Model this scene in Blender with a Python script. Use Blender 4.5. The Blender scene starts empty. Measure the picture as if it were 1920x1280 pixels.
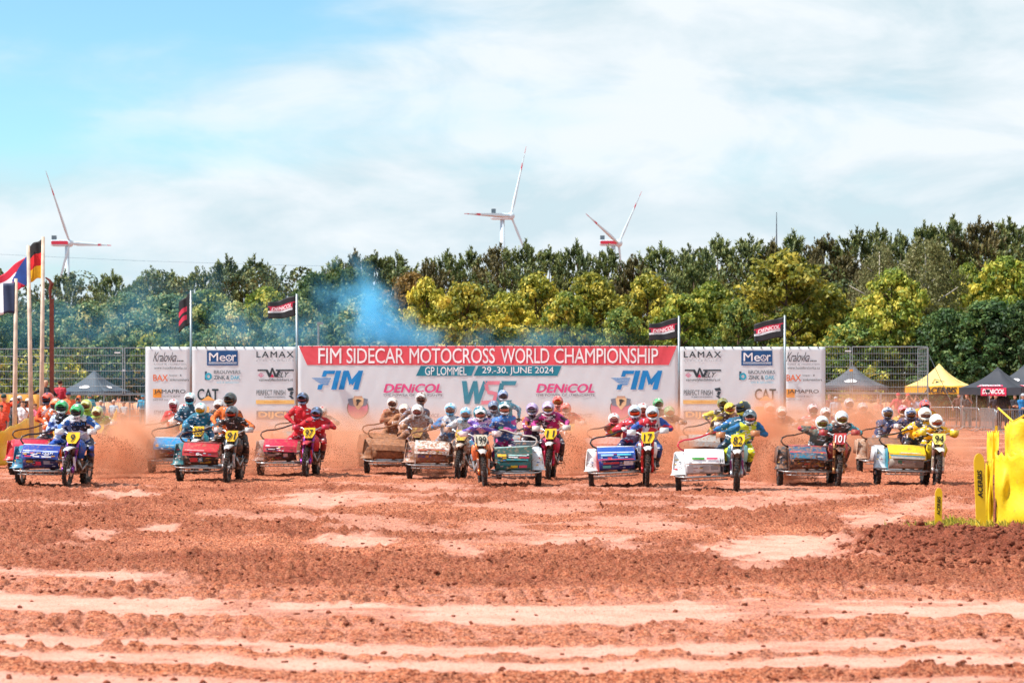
import bpy, math, random
import numpy as np
from mathutils import Vector, Matrix
from mathutils.bvhtree import BVHTree
R = math.radians
sc = bpy.context.scene
COL = sc.collection
# ------------------------------------------------------------------ camera
F, H, HZ = 4480.0, 2.2, 721.0          # focal length in pixels of the 1920 wide frame, eye height, horizon row
cam = bpy.data.cameras.new('camera')
camo = bpy.data.objects.new('camera', cam)
COL.objects.link(camo)
cam.lens = 84.0; cam.sensor_width = 36.0
camo.location = (0, 0, H); camo.rotation_euler = (R(90), 0, 0)
cam.shift_y = (HZ - 640.0) / 1920.0
cam.clip_start = 0.5; cam.clip_end = 9000
cam.dof.use_dof = True; cam.dof.focus_distance = 57.0; cam.dof.aperture_fstop = 3.4
sc.camera = camo
# ------------------------------------------------------------------ world, sun, exposure
SUN_EL, SUN_AZ = 54.0, -77.0           # azimuth: degrees from -Y (behind the camera), negative = from the left
sd = Vector((math.sin(R(SUN_AZ)) * math.cos(R(SUN_EL)), -math.cos(R(SUN_AZ)) * math.cos(R(SUN_EL)), math.sin(R(SUN_EL))))
world = bpy.data.worlds.new('World'); sc.world = world; world.use_nodes = True
nt = world.node_tree; nt.nodes.clear()
def N(nt, t, **k):
    n = nt.nodes.new(t)
    for a, v in k.items(): setattr(n, a, v)
    return n
out = N(nt, 'ShaderNodeOutputWorld'); bg = N(nt, 'ShaderNodeBackground'); bg.inputs[1].default_value = 0.12
sky = N(nt, 'ShaderNodeTexSky', sky_type='NISHITA', sun_disc=False)
sky.sun_elevation = R(SUN_EL); sky.sun_rotation = math.atan2(sd.x, sd.y)
sky.air_density = 1.0; sky.dust_density = 0.3; sky.ozone_density = 2.0
tc = N(nt, 'ShaderNodeTexCoord')
tint = N(nt, 'ShaderNodeMix', data_type='RGBA', blend_type='MULTIPLY'); tint.inputs[0].default_value = 1.0
nt.links.new(sky.outputs[0], tint.inputs[6]); tint.inputs[7].default_value = (0.68, 0.92, 0.93, 1)
def clouds(scale, zst, off, lo, hi, detail=7, rough=.52):
    mp = N(nt, 'ShaderNodeMapping'); mp.inputs['Scale'].default_value = (scale, scale, scale * zst); mp.inputs['Location'].default_value = off
    nz = N(nt, 'ShaderNodeTexNoise'); nz.inputs['Scale'].default_value = 1.0; nz.inputs['Detail'].default_value = detail; nz.inputs['Roughness'].default_value = rough
    nz.inputs['Distortion'].default_value = .35
    nt.links.new(tc.outputs['Generated'], mp.inputs[0]); nt.links.new(mp.outputs[0], nz.inputs[0])
    return nz
nz = clouds(2.6, 3.6, (7.3, 2.1, 4.4), 0, 1)
nz2 = clouds(11.0, 2.6, (1.7, 5.2, 9.4), 0, 1, 6, .55)
sep = N(nt, 'ShaderNodeSeparateXYZ'); nt.links.new(tc.outputs['Generated'], sep.inputs[0])
bx = N(nt, 'ShaderNodeMapRange'); bx.inputs[1].default_value = -.22; bx.inputs[2].default_value = .1; bx.inputs[3].default_value = -.07; bx.inputs[4].default_value = .13
nt.links.new(sep.outputs[0], bx.inputs[0])
bz = N(nt, 'ShaderNodeMapRange'); bz.inputs[1].default_value = .02; bz.inputs[2].default_value = .17; bz.inputs[3].default_value = .10; bz.inputs[4].default_value = -.04
nt.links.new(sep.outputs[2], bz.inputs[0])
def M_(op, a, b):
    m = N(nt, 'ShaderNodeMath', operation=op)
    for i, v in enumerate((a, b)):
        if isinstance(v, (int, float)): m.inputs[i].default_value = v
        else: nt.links.new(v, m.inputs[i])
    return m.outputs[0]
tot = M_('ADD', M_('ADD', M_('MULTIPLY', nz.outputs[0], .75), M_('MULTIPLY', nz2.outputs[0], .25)), M_('ADD', bx.outputs[0], bz.outputs[0]))
cr = N(nt, 'ShaderNodeMapRange', interpolation_type='SMOOTHSTEP'); cr.inputs[1].default_value = .33; cr.inputs[2].default_value = .58
nt.links.new(tot, cr.inputs[0])
cm = N(nt, 'ShaderNodeMix', data_type='RGBA'); nt.links.new(cr.outputs[0], cm.inputs[0]); nt.links.new(tint.outputs[2], cm.inputs[6])
shade = N(nt, 'ShaderNodeMix', data_type='RGBA')
sr = N(nt, 'ShaderNodeMapRange'); sr.inputs[1].default_value = .38; sr.inputs[2].default_value = .58; nt.links.new(nz2.outputs[0], sr.inputs[0])
nt.links.new(sr.outputs[0], shade.inputs[0])
shade.inputs[6].default_value = (3.5, 4.3, 4.7, 1); shade.inputs[7].default_value = (4.8, 5.15, 5.4, 1)
nt.links.new(shade.outputs[2], cm.inputs[7])
nt.links.new(cm.outputs[2], bg.inputs[0]); nt.links.new(bg.outputs[0], out.inputs[0])
sl = bpy.data.lights.new('sun', 'SUN'); sl.energy = 4.4; sl.angle = R(.55); sl.color = (1.0, .95, .88)
so = bpy.data.objects.new('sun', sl); COL.objects.link(so); so.rotation_euler = sd.to_track_quat('Z', 'Y').to_euler(); so.location = (-40, -20, 80)
sc.view_settings.view_transform = 'Standard'; sc.view_settings.look = 'None'; sc.view_settings.gamma = 1.0
sc.view_settings.exposure = 0.66; sc.view_settings.use_curve_mapping = False
sc.cycles.use_denoising = True; sc.cycles.volume_bounces = 3; sc.cycles.max_bounces = 6; sc.cycles.transparent_max_bounces = 16
sc.cycles.volume_step_rate = 1.5

# ------------------------------------------------------------------ helpers
def P(px, py, Y): return Vector(((px - 960.0) / F * Y, Y, H + (HZ - py) / F * Y))
def YG(py): return F * H / (py - HZ)
def hexc(h):
    c = [int(h[i:i+2], 16) / 255 for i in (0, 2, 4)]
    return tuple(x / 12.92 if x <= .04045 else ((x + .055) / 1.055) ** 2.4 for x in c)
def tag(o, label=None, cat=None, group=None, kind=None):
    if label: o['label'] = label
    if cat: o['category'] = cat
    if group: o['group'] = group
    if kind: o['kind'] = kind
    return o
def empty(name, loc=(0, 0, 0), rz=0, **k):
    o = bpy.data.objects.new(name, None); COL.objects.link(o); o.location = loc; o.rotation_euler = (0, 0, rz); o.empty_display_size = .2
    return tag(o, **k)
class MB:
    def __init__(s): s.v = []; s.f = []; s.m = []
    def add(s, vs, fs, mi=0):
        b = len(s.v); s.v += [tuple(v) for v in vs]; s.f += [tuple(i + b for i in f) for f in fs]; s.m += [mi] * len(fs); return s
    def box(s, c, d, rot=None, mi=0, taper=1.0):
        c = Vector(c); vs = []
        for z in (-.5, .5):
            t = taper if z > 0 else 1
            for x, y in ((-.5, -.5), (.5, -.5), (.5, .5), (-.5, .5)):
                v = Vector((x * d[0] * t, y * d[1] * t, z * d[2]))
                if rot is not None: v = rot @ v
                vs.append(c + v)
        return s.add(vs, [(0, 3, 2, 1), (4, 5, 6, 7), (0, 1, 5, 4), (1, 2, 6, 5), (2, 3, 7, 6), (3, 0, 4, 7)], mi)
    def tube(s, pts, r, n=8, mi=0, cap=True, closed=False):
        pts = [Vector(p) for p in pts]; k = len(pts); rs = r if isinstance(r, (list, tuple)) else [r] * k
        vs = []; fs = []; up = None
        for i, p in enumerate(pts):
            if closed: d = pts[(i + 1) % k] - pts[i - 1]
            else: d = pts[min(i + 1, k - 1)] - pts[max(i - 1, 0)]
            d = d.normalized() if d.length > 1e-9 else Vector((0, 0, 1))
            if up is None: up = Vector((0, 0, 1)) if abs(d.z) < .9 else Vector((1, 0, 0))
            a = up - d * up.dot(d); a = a.normalized() if a.length > 1e-6 else d.orthogonal().normalized(); up = a; b = d.cross(a)
            for j in range(n):
                t = 2 * math.pi * j / n; vs.append(p + (a * math.cos(t) + b * math.sin(t)) * rs[i])
        for i in range(k if closed else k - 1):
            i2 = (i + 1) % k
            for j in range(n): fs.append((i * n + j, i * n + (j + 1) % n, i2 * n + (j + 1) % n, i2 * n + j))
        if cap and not closed: fs.append(tuple(range(n))[::-1]); fs.append(tuple((k - 1) * n + j for j in range(n)))
        return s.add(vs, fs, mi)
    def disc(s, c, ax, r, w, n=24, mi=0, r2=0):
        c = Vector(c); ax = Vector(ax).normalized()
        return s.tube([c - ax * w / 2, c + ax * w / 2], r, n, mi)
    def sheet(s, rows, th=0.0, mi=0):
        """rows: list of lists of points; thickness th along the averaged normal"""
        rows = [[Vector(p) for p in r] for r in rows]; a = len(rows); b = len(rows[0])
        if th == 0:
            return s.add([p for r in rows for p in r], [(i * b + j, i * b + j + 1, (i + 1) * b + j + 1, (i + 1) * b + j) for i in range(a - 1) for j in range(b - 1)], mi)
        vs = []
        for i in range(a):
            for j in range(b):
                u = rows[min(i + 1, a - 1)][j] - rows[max(i - 1, 0)][j]; w = rows[i][min(j + 1, b - 1)] - rows[i][max(j - 1, 0)]
                nn = u.cross(w); nn = nn.normalized() if nn.length > 1e-12 else Vector((0, 0, 1)); vs.append((rows[i][j], nn))
        top = [p + nn * th / 2 for p, nn in vs]; bot = [p - nn * th / 2 for p, nn in vs]; n = a * b; fs = []
        for i in range(a - 1):
            for j in range(b - 1):
                q = (i * b + j, (i + 1) * b + j, (i + 1) * b + j + 1, i * b + j + 1); fs.append(q); fs.append(tuple(x + n for x in q[::-1]))
        rim = [j for j in range(b)] + [i * b + b - 1 for i in range(1, a)] + [(a - 1) * b + j for j in range(b - 2, -1, -1)] + [i * b for i in range(a - 2, 0, -1)]
        for k in range(len(rim)):
            p, q = rim[k], rim[(k + 1) % len(rim)]; fs.append((p, q, q + n, p + n))
        return s.add(top + bot, fs, mi)
    def ball(s, c, r, nu=10, nv=7, mi=0, rot=None):
        c = Vector(c); rr = r if isinstance(r, (tuple, list)) else (r, r, r); vs = []; fs = []
        for i in range(nv + 1):
            t = math.pi * i / nv
            for j in range(nu):
                p = 2 * math.pi * j / nu; v = Vector((rr[0] * math.sin(t) * math.cos(p), rr[1] * math.sin(t) * math.sin(p), rr[2] * math.cos(t)))
                if rot is not None: v = rot @ v
                vs.append(c + v)
        for i in range(nv):
            for j in range(nu): fs.append((i * nu + j, (i + 1) * nu + j, (i + 1) * nu + (j + 1) % nu, i * nu + (j + 1) % nu))
        return s.add(vs, fs, mi)
    def mesh(s, name, smooth=False):
        me = bpy.data.meshes.new(name); me.from_pydata(s.v, [], s.f)
        if any(s.m): me.polygons.foreach_set('material_index', s.m)
        if smooth: me.polygons.foreach_set('use_smooth', [True] * len(s.f))
        me.update(); return me
    def obj(s, name, mats, parent=None, smooth=False, **k):
        return link(name, s.mesh(name, smooth), mats, parent, **k)
def link(name, me, mats, parent=None, **k):
    o = bpy.data.objects.new(name, me); COL.objects.link(o)
    mats = mats if isinstance(mats, (list, tuple)) else [mats]
    if len(me.materials) == 0:
        for m in mats: me.materials.append(None)
    for i, m in enumerate(mats):
        o.material_slots[i].link = 'OBJECT'; o.material_slots[i].material = m
    if parent is not None: o.parent = parent
    return tag(o, **k)

_mats = {}
def mat(col, rough=.5, metal=0.0, var=.12, mud=0.0, vscale=6.0, bump=0.0, bscale=60.0, trans=0.0, mudcol='a5714f', name=None, alpha=1.0, coat=0.0):
    key = (col, rough, metal, var, mud, vscale, bump, bscale, trans, mudcol, name, alpha, coat)
    if key in _mats: return _mats[key]
    m = bpy.data.materials.new(name or 'paint_' + str(col)); m.use_nodes = True; n = m.node_tree; b = n.nodes['Principled BSDF']
    c = hexc(col) if isinstance(col, str) else col
    tcn = N(n, 'ShaderNodeTexCoord'); oi = N(n, 'ShaderNodeObjectInfo')
    add = N(n, 'ShaderNodeVectorMath', operation='ADD'); n.links.new(tcn.outputs['Object'], add.inputs[0]); n.links.new(oi.outputs['Random'], add.inputs[1])
    nz = N(n, 'ShaderNodeTexNoise'); nz.inputs['Scale'].default_value = vscale; nz.inputs['Detail'].default_value = 5; n.links.new(add.outputs[0], nz.inputs[0])
    mr = N(n, 'ShaderNodeMapRange'); mr.inputs[1].default_value = .3; mr.inputs[2].default_value = .7; mr.inputs[3].default_value = 1 - var; mr.inputs[4].default_value = 1 + var
    n.links.new(nz.outputs[0], mr.inputs[0])
    hs = N(n, 'ShaderNodeHueSaturation'); hs.inputs['Color'].default_value = (*c, 1); n.links.new(mr.outputs[0], hs.inputs['Value'])
    last = hs.outputs[0]
    if mud > 0:
        nm = N(n, 'ShaderNodeTexNoise'); nm.inputs['Scale'].default_value = 16; nm.inputs['Detail'].default_value = 8; nm.inputs['Roughness'].default_value = .68
        n.links.new(add.outputs[0], nm.inputs[0])
        m2 = N(n, 'ShaderNodeMapRange', interpolation_type='SMOOTHSTEP'); t = .68 - .4 * mud; m2.inputs[1].default_value = t - .10; m2.inputs[2].default_value = t + .16
        n.links.new(nm.outputs[0], m2.inputs[0])
        mx = N(n, 'ShaderNodeMix', data_type='RGBA'); n.links.new(m2.outputs[0], mx.inputs[0]); n.links.new(last, mx.inputs[6]); n2 = N(n, 'ShaderNodeTexNoise'); n2.inputs['Scale'].default_value = 12; n2.inputs['Detail'].default_value = 6; n2.inputs['Roughness'].default_value = .7; n.links.new(add.outputs[0], n2.inputs[0])
        r2 = N(n, 'ShaderNodeMapRange'); r2.inputs[1].default_value = .35; r2.inputs[2].default_value = .65; n.links.new(n2.outputs[0], r2.inputs[0])
        x2 = N(n, 'ShaderNodeMix', data_type='RGBA'); n.links.new(r2.outputs[0], x2.inputs[0]); mc = hexc(mudcol); x2.inputs[6].default_value = (mc[0] * .45, mc[1] * .40, mc[2] * .38, 1); x2.inputs[7].default_value = (mc[0] * 1.15, mc[1] * 1.1, mc[2] * 1.1, 1); n.links.new(x2.outputs[2], mx.inputs[7])
        last = mx.outputs[2]
        rr = N(n, 'ShaderNodeMapRange'); rr.inputs[3].default_value = rough; rr.inputs[4].default_value = .9; n.links.new(m2.outputs[0], rr.inputs[0]); n.links.new(rr.outputs[0], b.inputs['Roughness'])
        if metal > 0:
            r3 = N(n, 'ShaderNodeMapRange'); r3.inputs[3].default_value = metal; r3.inputs[4].default_value = 0; n.links.new(m2.outputs[0], r3.inputs[0]); n.links.new(r3.outputs[0], b.inputs['Metallic'])
    else:
        b.inputs['Roughness'].default_value = rough; b.inputs['Metallic'].default_value = metal
    n.links.new(last, b.inputs['Base Color'])
    if coat: b.inputs['Coat Weight'].default_value = coat
    if bump:
        bn = N(n, 'ShaderNodeTexNoise'); bn.inputs['Scale'].default_value = bscale; bn.inputs['Detail'].default_value = 4; n.links.new(tcn.outputs['Object'], bn.inputs[0])
        bp = N(n, 'ShaderNodeBump'); bp.inputs['Strength'].default_value = bump; bp.inputs['Distance'].default_value = .02; n.links.new(bn.outputs[0], bp.inputs['Height']); n.links.new(bp.outputs[0], b.inputs['Normal'])
    if trans:
        tr = N(n, 'ShaderNodeBsdfTranslucent'); n.links.new(last, tr.inputs[0]); mxs = N(n, 'ShaderNodeMixShader'); mxs.inputs[0].default_value = trans
        n.links.new(b.outputs[0], mxs.inputs[1]); n.links.new(tr.outputs[0], mxs.inputs[2]); n.links.new(mxs.outputs[0], n.nodes['Material Output'].inputs[0])
    if alpha < 1: b.inputs['Alpha'].default_value = alpha
    _mats[key] = m; return m
# lettering ---------------------------------------------------------
_txt = {}
def text_data(s, bold=.0, shear=0.0, font=None, spacing=1.0):
    key = (s, bold, shear, spacing)
    if key in _txt: return _txt[key]
    cu = bpy.data.curves.new('lettering', 'FONT'); cu.body = s; cu.shear = shear; cu.resolution_u = 3; cu.space_character = spacing
    ob = bpy.data.objects.new('lettering', cu); COL.objects.link(ob)
    bpy.context.view_layer.update()
    me = bpy.data.meshes.new_from_object(ob.evaluated_get(bpy.context.evaluated_depsgraph_get()))
    v = np.empty(len(me.vertices) * 3); me.vertices.foreach_get('co', v); v = v.reshape(-1, 3)
    fs = [tuple(p.vertices) for p in me.polygons]
    if bold > 0:
        n0 = len(v); vv = [v]; ff = list(fs)
        for q, (dx, dy) in enumerate(((bold, 0), (-bold, 0), (0, bold * .7), (0, -bold * .7))):
            w = v.copy(); w[:, 0] += dx; w[:, 1] += dy; w[:, 2] += .001 * (q + 1); vv.append(w); ff += [tuple(i + n0 * (q + 1) for i in f) for f in fs]
        v = np.concatenate(vv); fs = ff
    bpy.data.objects.remove(ob); bpy.data.curves.remove(cu); bpy.data.meshes.remove(me)
    v[:, :2] -= v[:, :2].min(0); v[:, :2] /= np.maximum(v[:, :2].max(0), 1e-6)
    _txt[key] = (v, fs); return _txt[key]
def text_on(s, fn, mats, parent, bold=.0, shear=0.0, spacing=1.0, name='lettering', **k):
    """fn maps (u,v) in 0..1 to a point on the surface"""
    v, fs = text_data(s, bold, shear, None, spacing)
    mb = MB(); mb.add([fn(a[0], a[1]) - Vector((0, a[2], 0)) for a in v], fs)
    return mb.obj(name, mats, parent, **k)
# noise -------------------------------------------------------------
def _h(ix, iy, seed):
    n = (ix.astype(np.int64) * 374761393 + iy.astype(np.int64) * 668265263 + seed * 974711) & 0xffffffff
    n = ((n ^ (n >> 13)) * 1274126177) & 0xffffffff
    return ((n ^ (n >> 16)) & 0xffff) / 65535.0
def vn(x, y, seed=0):
    ix = np.floor(x); iy = np.floor(y); fx = x - ix; fy = y - iy; fx = fx * fx * (3 - 2 * fx); fy = fy * fy * (3 - 2 * fy)
    a = _h(ix, iy, seed); b = _h(ix + 1, iy, seed); c = _h(ix, iy + 1, seed); d = _h(ix + 1, iy + 1, seed)
    return (a + (b - a) * fx) * (1 - fy) + (c + (d - c) * fx) * fy
def fbm(x, y, seed=0, o=4, g=.5):
    t = 0; a = 1; s = 0
    for i in range(o): t = t + a * vn(x * 2 ** i + 17.3 * i, y * 2 ** i + 9.1 * i, seed + i); s += a; a *= g
    return t / s
def sstep(a, b, x):
    t = np.clip((x - a) / (b - a), 0, 1); return t * t * (3 - 2 * t)
# ------------------------------------------------------------------ ground: one sheet of churned sand
def ground_z(x, Y):
    """height, packed (smooth pale sand) and damp (dark turned soil) at ground points"""
    x = np.asarray(x, float); Y = np.asarray(Y, float)
    near = np.clip(Y, 5, 400)
    py = HZ + F * H / near; px = 960 + F * x / near
    w = (fbm(x / 2.2, Y / 5.0, 5, 4) - .5)
    w2 = (fbm(x / .5, Y / 1.2, 15, 3) - .5)
    k = py - 30 * (px / 1920.0) - 12 * np.sin(px / 420.0)           # rows of the lanes, drifting down to the right
    kk = k + w * 26 + w2 * 14
    def band(a, b, s=5.0): return sstep(a - s, a + s, kk) * (1 - sstep(b - s, b + s, kk))
    lanes = band(1108, 1139, 3) + band(1180, 1201, 3) * .95 + band(1211, 1232, 4) + band(1256, 1320, 4) * .8
    lanes += band(1063, 1078) * (1 - sstep(250, 420, px))
    def blob(cx, cy, rx, ry, s=.35):
        d = np.sqrt(((px - cx) / rx) ** 2 + ((py - cy) / ry) ** 2) + w * 1.7 + w2 * 1.3 + (fbm(x / .35, Y / .35, 97, 3) - .5) * .9
        return 1 - sstep(1 - s, 1 + s, d)
    spots = 0
    for q_, b in enumerate(((1455, 1018, 130, 24), (660, 1010, 62, 10), (870, 1028, 60, 12), (990, 1008, 60, 8), (1090, 1006, 80, 11), (1168, 1026, 40, 9), (1425, 1060, 40, 9),
              (630, 932, 90, 12), (800, 912, 70, 6), (1120, 942, 120, 6), (1340, 950, 60, 5), (1560, 932, 90, 5), (1450, 936, 60, 4), (1640, 975, 70, 14), (1720, 955, 50, 16),
              (1050, 955, 70, 6), (240, 925, 60, 5), (170, 1000, 50, 8), (420, 960, 40, 6), (300, 990, 30, 5), (1240, 985, 60, 8), (1860, 1215, 90, 9))):
        spots = np.maximum(spots, blob(*b) * (1 if q_ == 0 else (.45, .8, .6)[q_ % 3]))
    far = sstep(60, 75, Y)
    drift = sstep(.58, .68, fbm(x / 2.0 + 3, Y / 2.2, 41, 5, .6)) * sstep(30, 36, Y) * .45
    lanes = lanes * (.35 + .65 * sstep(.30, .46, fbm(x / 1.3 + 9, Y / .8, 91, 4)))
    packed = np.clip(np.maximum(np.maximum(lanes, spots), drift), 0, 1)
    rough = 1 - packed
    # tread prints: slanting lugs in the lanes between the packed strips
    tread = (band(1078, 1108) + band(1139, 1180) + band(1201, 1211) * .6) * sstep(.24, .42, fbm(x / 1.6, Y / 1.4, 77, 3) + .08)
    vv = k / 8.0 + w * 2.6 + w2 * .8; row = np.floor(vv); fv = vv - row; uu = x / .27 + 3.1 * _h(row, row * 0, 8) + w * 3 + w2 * 1.5; fu = uu - np.floor(uu)
    lug = sstep(.1, .25, fu) * (1 - sstep(.78, .93, fu)) * sstep(0, .55, fv) * (1 - sstep(.86, 1.0, fv)) * (.6 + .8 * _h(np.floor(uu), row, 5))
    clod = np.abs(fbm(x / .15, Y / .17, 1, 4, .62) - .5) * 2
    clod2 = sstep(.5, .78, fbm(x / .075, Y / .085, 9, 3, .6)) * sstep(.35, .6, fbm(x / .6, Y / .5, 19, 2))
    big = fbm(x / .7, Y / .9, 23, 3) - .5
    turned = np.clip(sstep(.38, .62, fbm(x / 3.5, Y / 3.0, 31, 3)) + band(1030, 1092, 14) * .8, 0, 1)
    fore = sstep(1098, 1112, kk)
    turned = turned * (1 - .75 * fore); amp = .45 + .55 * turned
    z = rough * (amp * (.10 * (clod - .25) + .075 * clod2) * (1 - .5 * fore) + (.08 - .065 * fore) * big) * (1 - .5 * far) * (1 - .85 * np.clip(tread, 0, 1))
    z += np.clip(tread, 0, 1) * (.042 * lug * (.3 + 1.2 * sstep(.3, .7, fbm(x / .45, Y / .5, 111, 3))) - .015) + np.clip(tread, 0, 1) * .02 * (fbm(x / .08, Y / .1, 113, 3) - .5) + packed * .006 * (fbm(x / .3, Y / .5, 3, 3) - .5)
    z += .10 * (fbm(x / 9, Y / 9, 51, 2) - .5) * sstep(20, 30, Y)
    # ruts running away from the camera, and the crumbly line by the bottom edge
    rut = np.exp(-((kk - 1206) / 3.5) ** 2) + np.exp(-((kk - 1245) / 5.0) ** 2) * 1.3
    crumb = sstep(.35, .62, fbm(x / .28, Y / .2, 61, 3))
    z += rut * .06 * crumb
    for (a0, b0, a1, b1, wd) in ((520, 1060, 640, 905, .13), (905, 1040, 560, 1000, .1), (1290, 1040, 1460, 925, .12), (1560, 1050, 1750, 905, .14), (60, 1040, 240, 915, .12), (300, 1000, 700, 1040, .1), (1380, 1000, 1820, 1030, .12), (700, 950, 1100, 930, .12)):
        xa, ya = (a0 - 960) / F * YG(b0), YG(b0); xb, yb = (a1 - 960) / F * YG(b1), YG(b1)
        dx, dy = xb - xa, yb - ya; L2 = dx * dx + dy * dy; t = np.clip(((x - xa) * dx + (Y - ya) * dy) / L2, 0, 1)
        d = np.hypot(x - xa - t * dx, Y - ya - t * dy) + w * .6
        z += -.035 * np.exp(-(d / wd) ** 2) + .03 * np.exp(-((np.abs(d) - 2.2 * wd) / (.8 * wd)) ** 2) * (.5 + clod)
    # bank of dug soil at the right by the yellow fence
    bx, by = (1700 - 960) / F * 31.0, 31.0
    m1 = np.exp(-(((x - 6.6) / 1.7) ** 2 + ((Y - 31.6) / 2.2) ** 2) ** 1.0)
    bl = np.clip((x - 4.2) / 1.0, 0, 1) * sstep(28.0, 30.5, Y) * (1 - sstep(34, 36.5, Y))
    mound = .13 * m1 + .12 * bl
    rr = np.clip((x - (.195 * Y - .1)) / .5, 0, 1) * sstep(35, 38, Y) * (1 - sstep(60, 66, Y))
    mound = mound + .34 * rr * sstep(36, 40, Y)
    soil = np.clip(mound * 6, 0, 1)
    z += mound * (1 + 1.1 * (fbm(x / .35, Y / .35, 71, 4) - .5)) + soil * .12 * (fbm(x / .16, Y / .2, 73, 3) - .5)
    z = z * (1 - sstep(110, 160, Y) * .8)
    tr = np.clip(tread, 0, 1); 
    damp = (1 - .8 * tr) * np.clip(np.maximum(soil * .85, rough * (turned * .36 + .25 * sstep(.5, .75, fbm(x / 1.1, Y / 1.0, 81, 4)))), 0, 1)
    return z, np.maximum(packed, .30 * tr * (1 - lug)) * (1 - soil), damp, rough
def gz(x, Y): return float(ground_z(np.array([x]), np.array([Y]))[0][0])
ys = [12.0]
while ys[-1] < 62: ys.append(ys[-1] + .034 + .0013 * max(0, ys[-1] - 16))
while ys[-1] < 120: ys.append(ys[-1] + .09 + .004 * (ys[-1] - 62))
while ys[-1] < 3500: ys.append(ys[-1] * 1.12)
pre = [-60.0, -10.0, 2.0, 7.0, 10.0]
ys = np.array(pre + ys); nu = 540
u = np.concatenate([[-40, -12, -5, -3, -2.0, -1.5], np.linspace(-1.15, 1.15, nu), [1.5, 2.0, 3, 5, 12, 40]])
hw = np.maximum(ys, 12) * (960 / F)
X = u[None, :] * hw[:, None]; YY = np.repeat(ys[:, None], len(u), 1)
Z, packed, damp, rough = ground_z(X, YY)
edge = (np.abs(u)[None, :] > 1.3) | (YY < 11.5)
Z = np.where(edge, Z * .3 - .01, Z)
nr, nc = X.shape
me = bpy.data.meshes.new('ground'); nv = nr * nc
idx = np.arange(nv).reshape(nr, nc)
quads = np.stack([idx[:-1, :-1], idx[:-1, 1:], idx[1:, 1:], idx[1:, :-1]], -1).reshape(-1, 4)
def fill_mesh(me, co, quads, smooth=True):
    me.vertices.add(len(co)); me.vertices.foreach_set('co', np.ascontiguousarray(co, np.float32).ravel())
    k = quads.shape[1]
    me.loops.add(quads.size); me.loops.foreach_set('vertex_index', quads.astype(np.int32).ravel())
    me.polygons.add(len(quads)); me.polygons.foreach_set('loop_start', np.arange(0, quads.size, k, dtype=np.int32))
    me.polygons.foreach_set('loop_total', np.full(len(quads), k, np.int32))
    if smooth: me.polygons.foreach_set('use_smooth', np.ones(len(quads), bool))
    me.update(calc_edges=True)
fill_mesh(me, np.stack([X, YY, Z], -1).reshape(-1, 3), quads)
for nm, arr in (('packed', packed), ('damp', damp)):
    a = me.attributes.new(nm, 'FLOAT', 'POINT'); a.data.foreach_set('value', arr.astype(np.float32).ravel())
def ground_material():
    m = bpy.data.materials.new('sand_ground'); m.use_nodes = True; n = m.node_tree; b = n.nodes['Principled BSDF']; b.inputs['Roughness'].default_value = .92
    b.inputs['Specular IOR Level'].default_value = .2
    tcn = N(n, 'ShaderNodeNewGeometry'); vs_ = N(n, 'ShaderNodeVectorMath', operation='MULTIPLY'); n.links.new(tcn.outputs['Position'], vs_.inputs[0]); vs_.inputs[1].default_value = (.9, .3, 2.2)
    def noise(s, d=6, r=.6):
        q = N(n, 'ShaderNodeTexNoise'); q.inputs['Scale'].default_value = s; q.inputs['Detail'].default_value = d; q.inputs['Roughness'].default_value = r; n.links.new(vs_.outputs[0] if s > 30 else tcn.outputs['Position'], q.inputs[0]); return q.outputs[0]
    def mr(i, a, b_, c=0., d=1.):
        q = N(n, 'ShaderNodeMapRange'); q.inputs[1].default_value = a; q.inputs[2].default_value = b_; q.inputs[3].default_value = c; q.inputs[4].default_value = d; n.links.new(i, q.inputs[0]); return q.outputs[0]
    def mix(f, a, c):
        q = N(n, 'ShaderNodeMix', data_type='RGBA'); n.links.new(f, q.inputs[0])
        for i, v in ((6, a), (7, c)):
            if isinstance(v, tuple): q.inputs[i].default_value = (*v, 1)
            else: n.links.new(v, q.inputs[i])
        return q.outputs[2]
    ap = N(n, 'ShaderNodeAttribute', attribute_name='packed'); ad = N(n, 'ShaderNodeAttribute', attribute_name='damp')
    base = mix(mr(noise(1.3), .35, .65), GC['a'], GC['b'])
    base = mix(mr(noise(14, 5, .7), .42, .62), base, GC['c'])
    base = mix(mr(noise(38, 5, .75), .44, .54), GC['f'], base)
    base = mix(mr(noise(55, 4, .8), .54, .62), base, GC['g'])
    dmp = mix(mr(noise(5), .35, .65), GC['d'], GC['e'])
    dmp = mix(mr(noise(42, 5, .75), .45, .56), tuple(hexc('481e16')), dmp)
    dmp = mix(mr(noise(60, 4, .8), .56, .64), dmp, tuple(hexc('c47a5e')))
    c1 = mix(mr(ad.outputs['Fac'], 0, 1, 0, .95), base, dmp)
    pk = mix(mr(noise(2.2), .35, .7), GC['p'], GC['q'])
    spk = N(n, 'ShaderNodeMath', operation='MULTIPLY'); n.links.new(ap.outputs['Fac'], spk.inputs[0]); n.links.new(mr(noise(22, 4, .75), .36, .47), spk.inputs[1])
    c2 = mix(spk.outputs[0], c1, pk)
    n.links.new(c2, b.inputs['Base Color'])
    bp = N(n, 'ShaderNodeBump'); bp.inputs['Strength'].default_value = .9; bp.inputs['Distance'].default_value = .03; n.links.new(noise(34, 6, .7), bp.inputs['Height']); n.links.new(bp.outputs[0], b.inputs['Normal'])
    return m
GC = dict(a=hexc('c46e48'), b=hexc('a85438'), c=hexc('d68862'), d=hexc('7c3826'), e=hexc('984c34'), p=hexc('e2ab98'), q=hexc('d4927c'), f=hexc('5c2418'), g=hexc('e6a280'))
GROUND = ground_material()
ground = link('ground', me, GROUND, kind='structure', label='churned reddish sand of the race track with pale packed patches')
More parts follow.
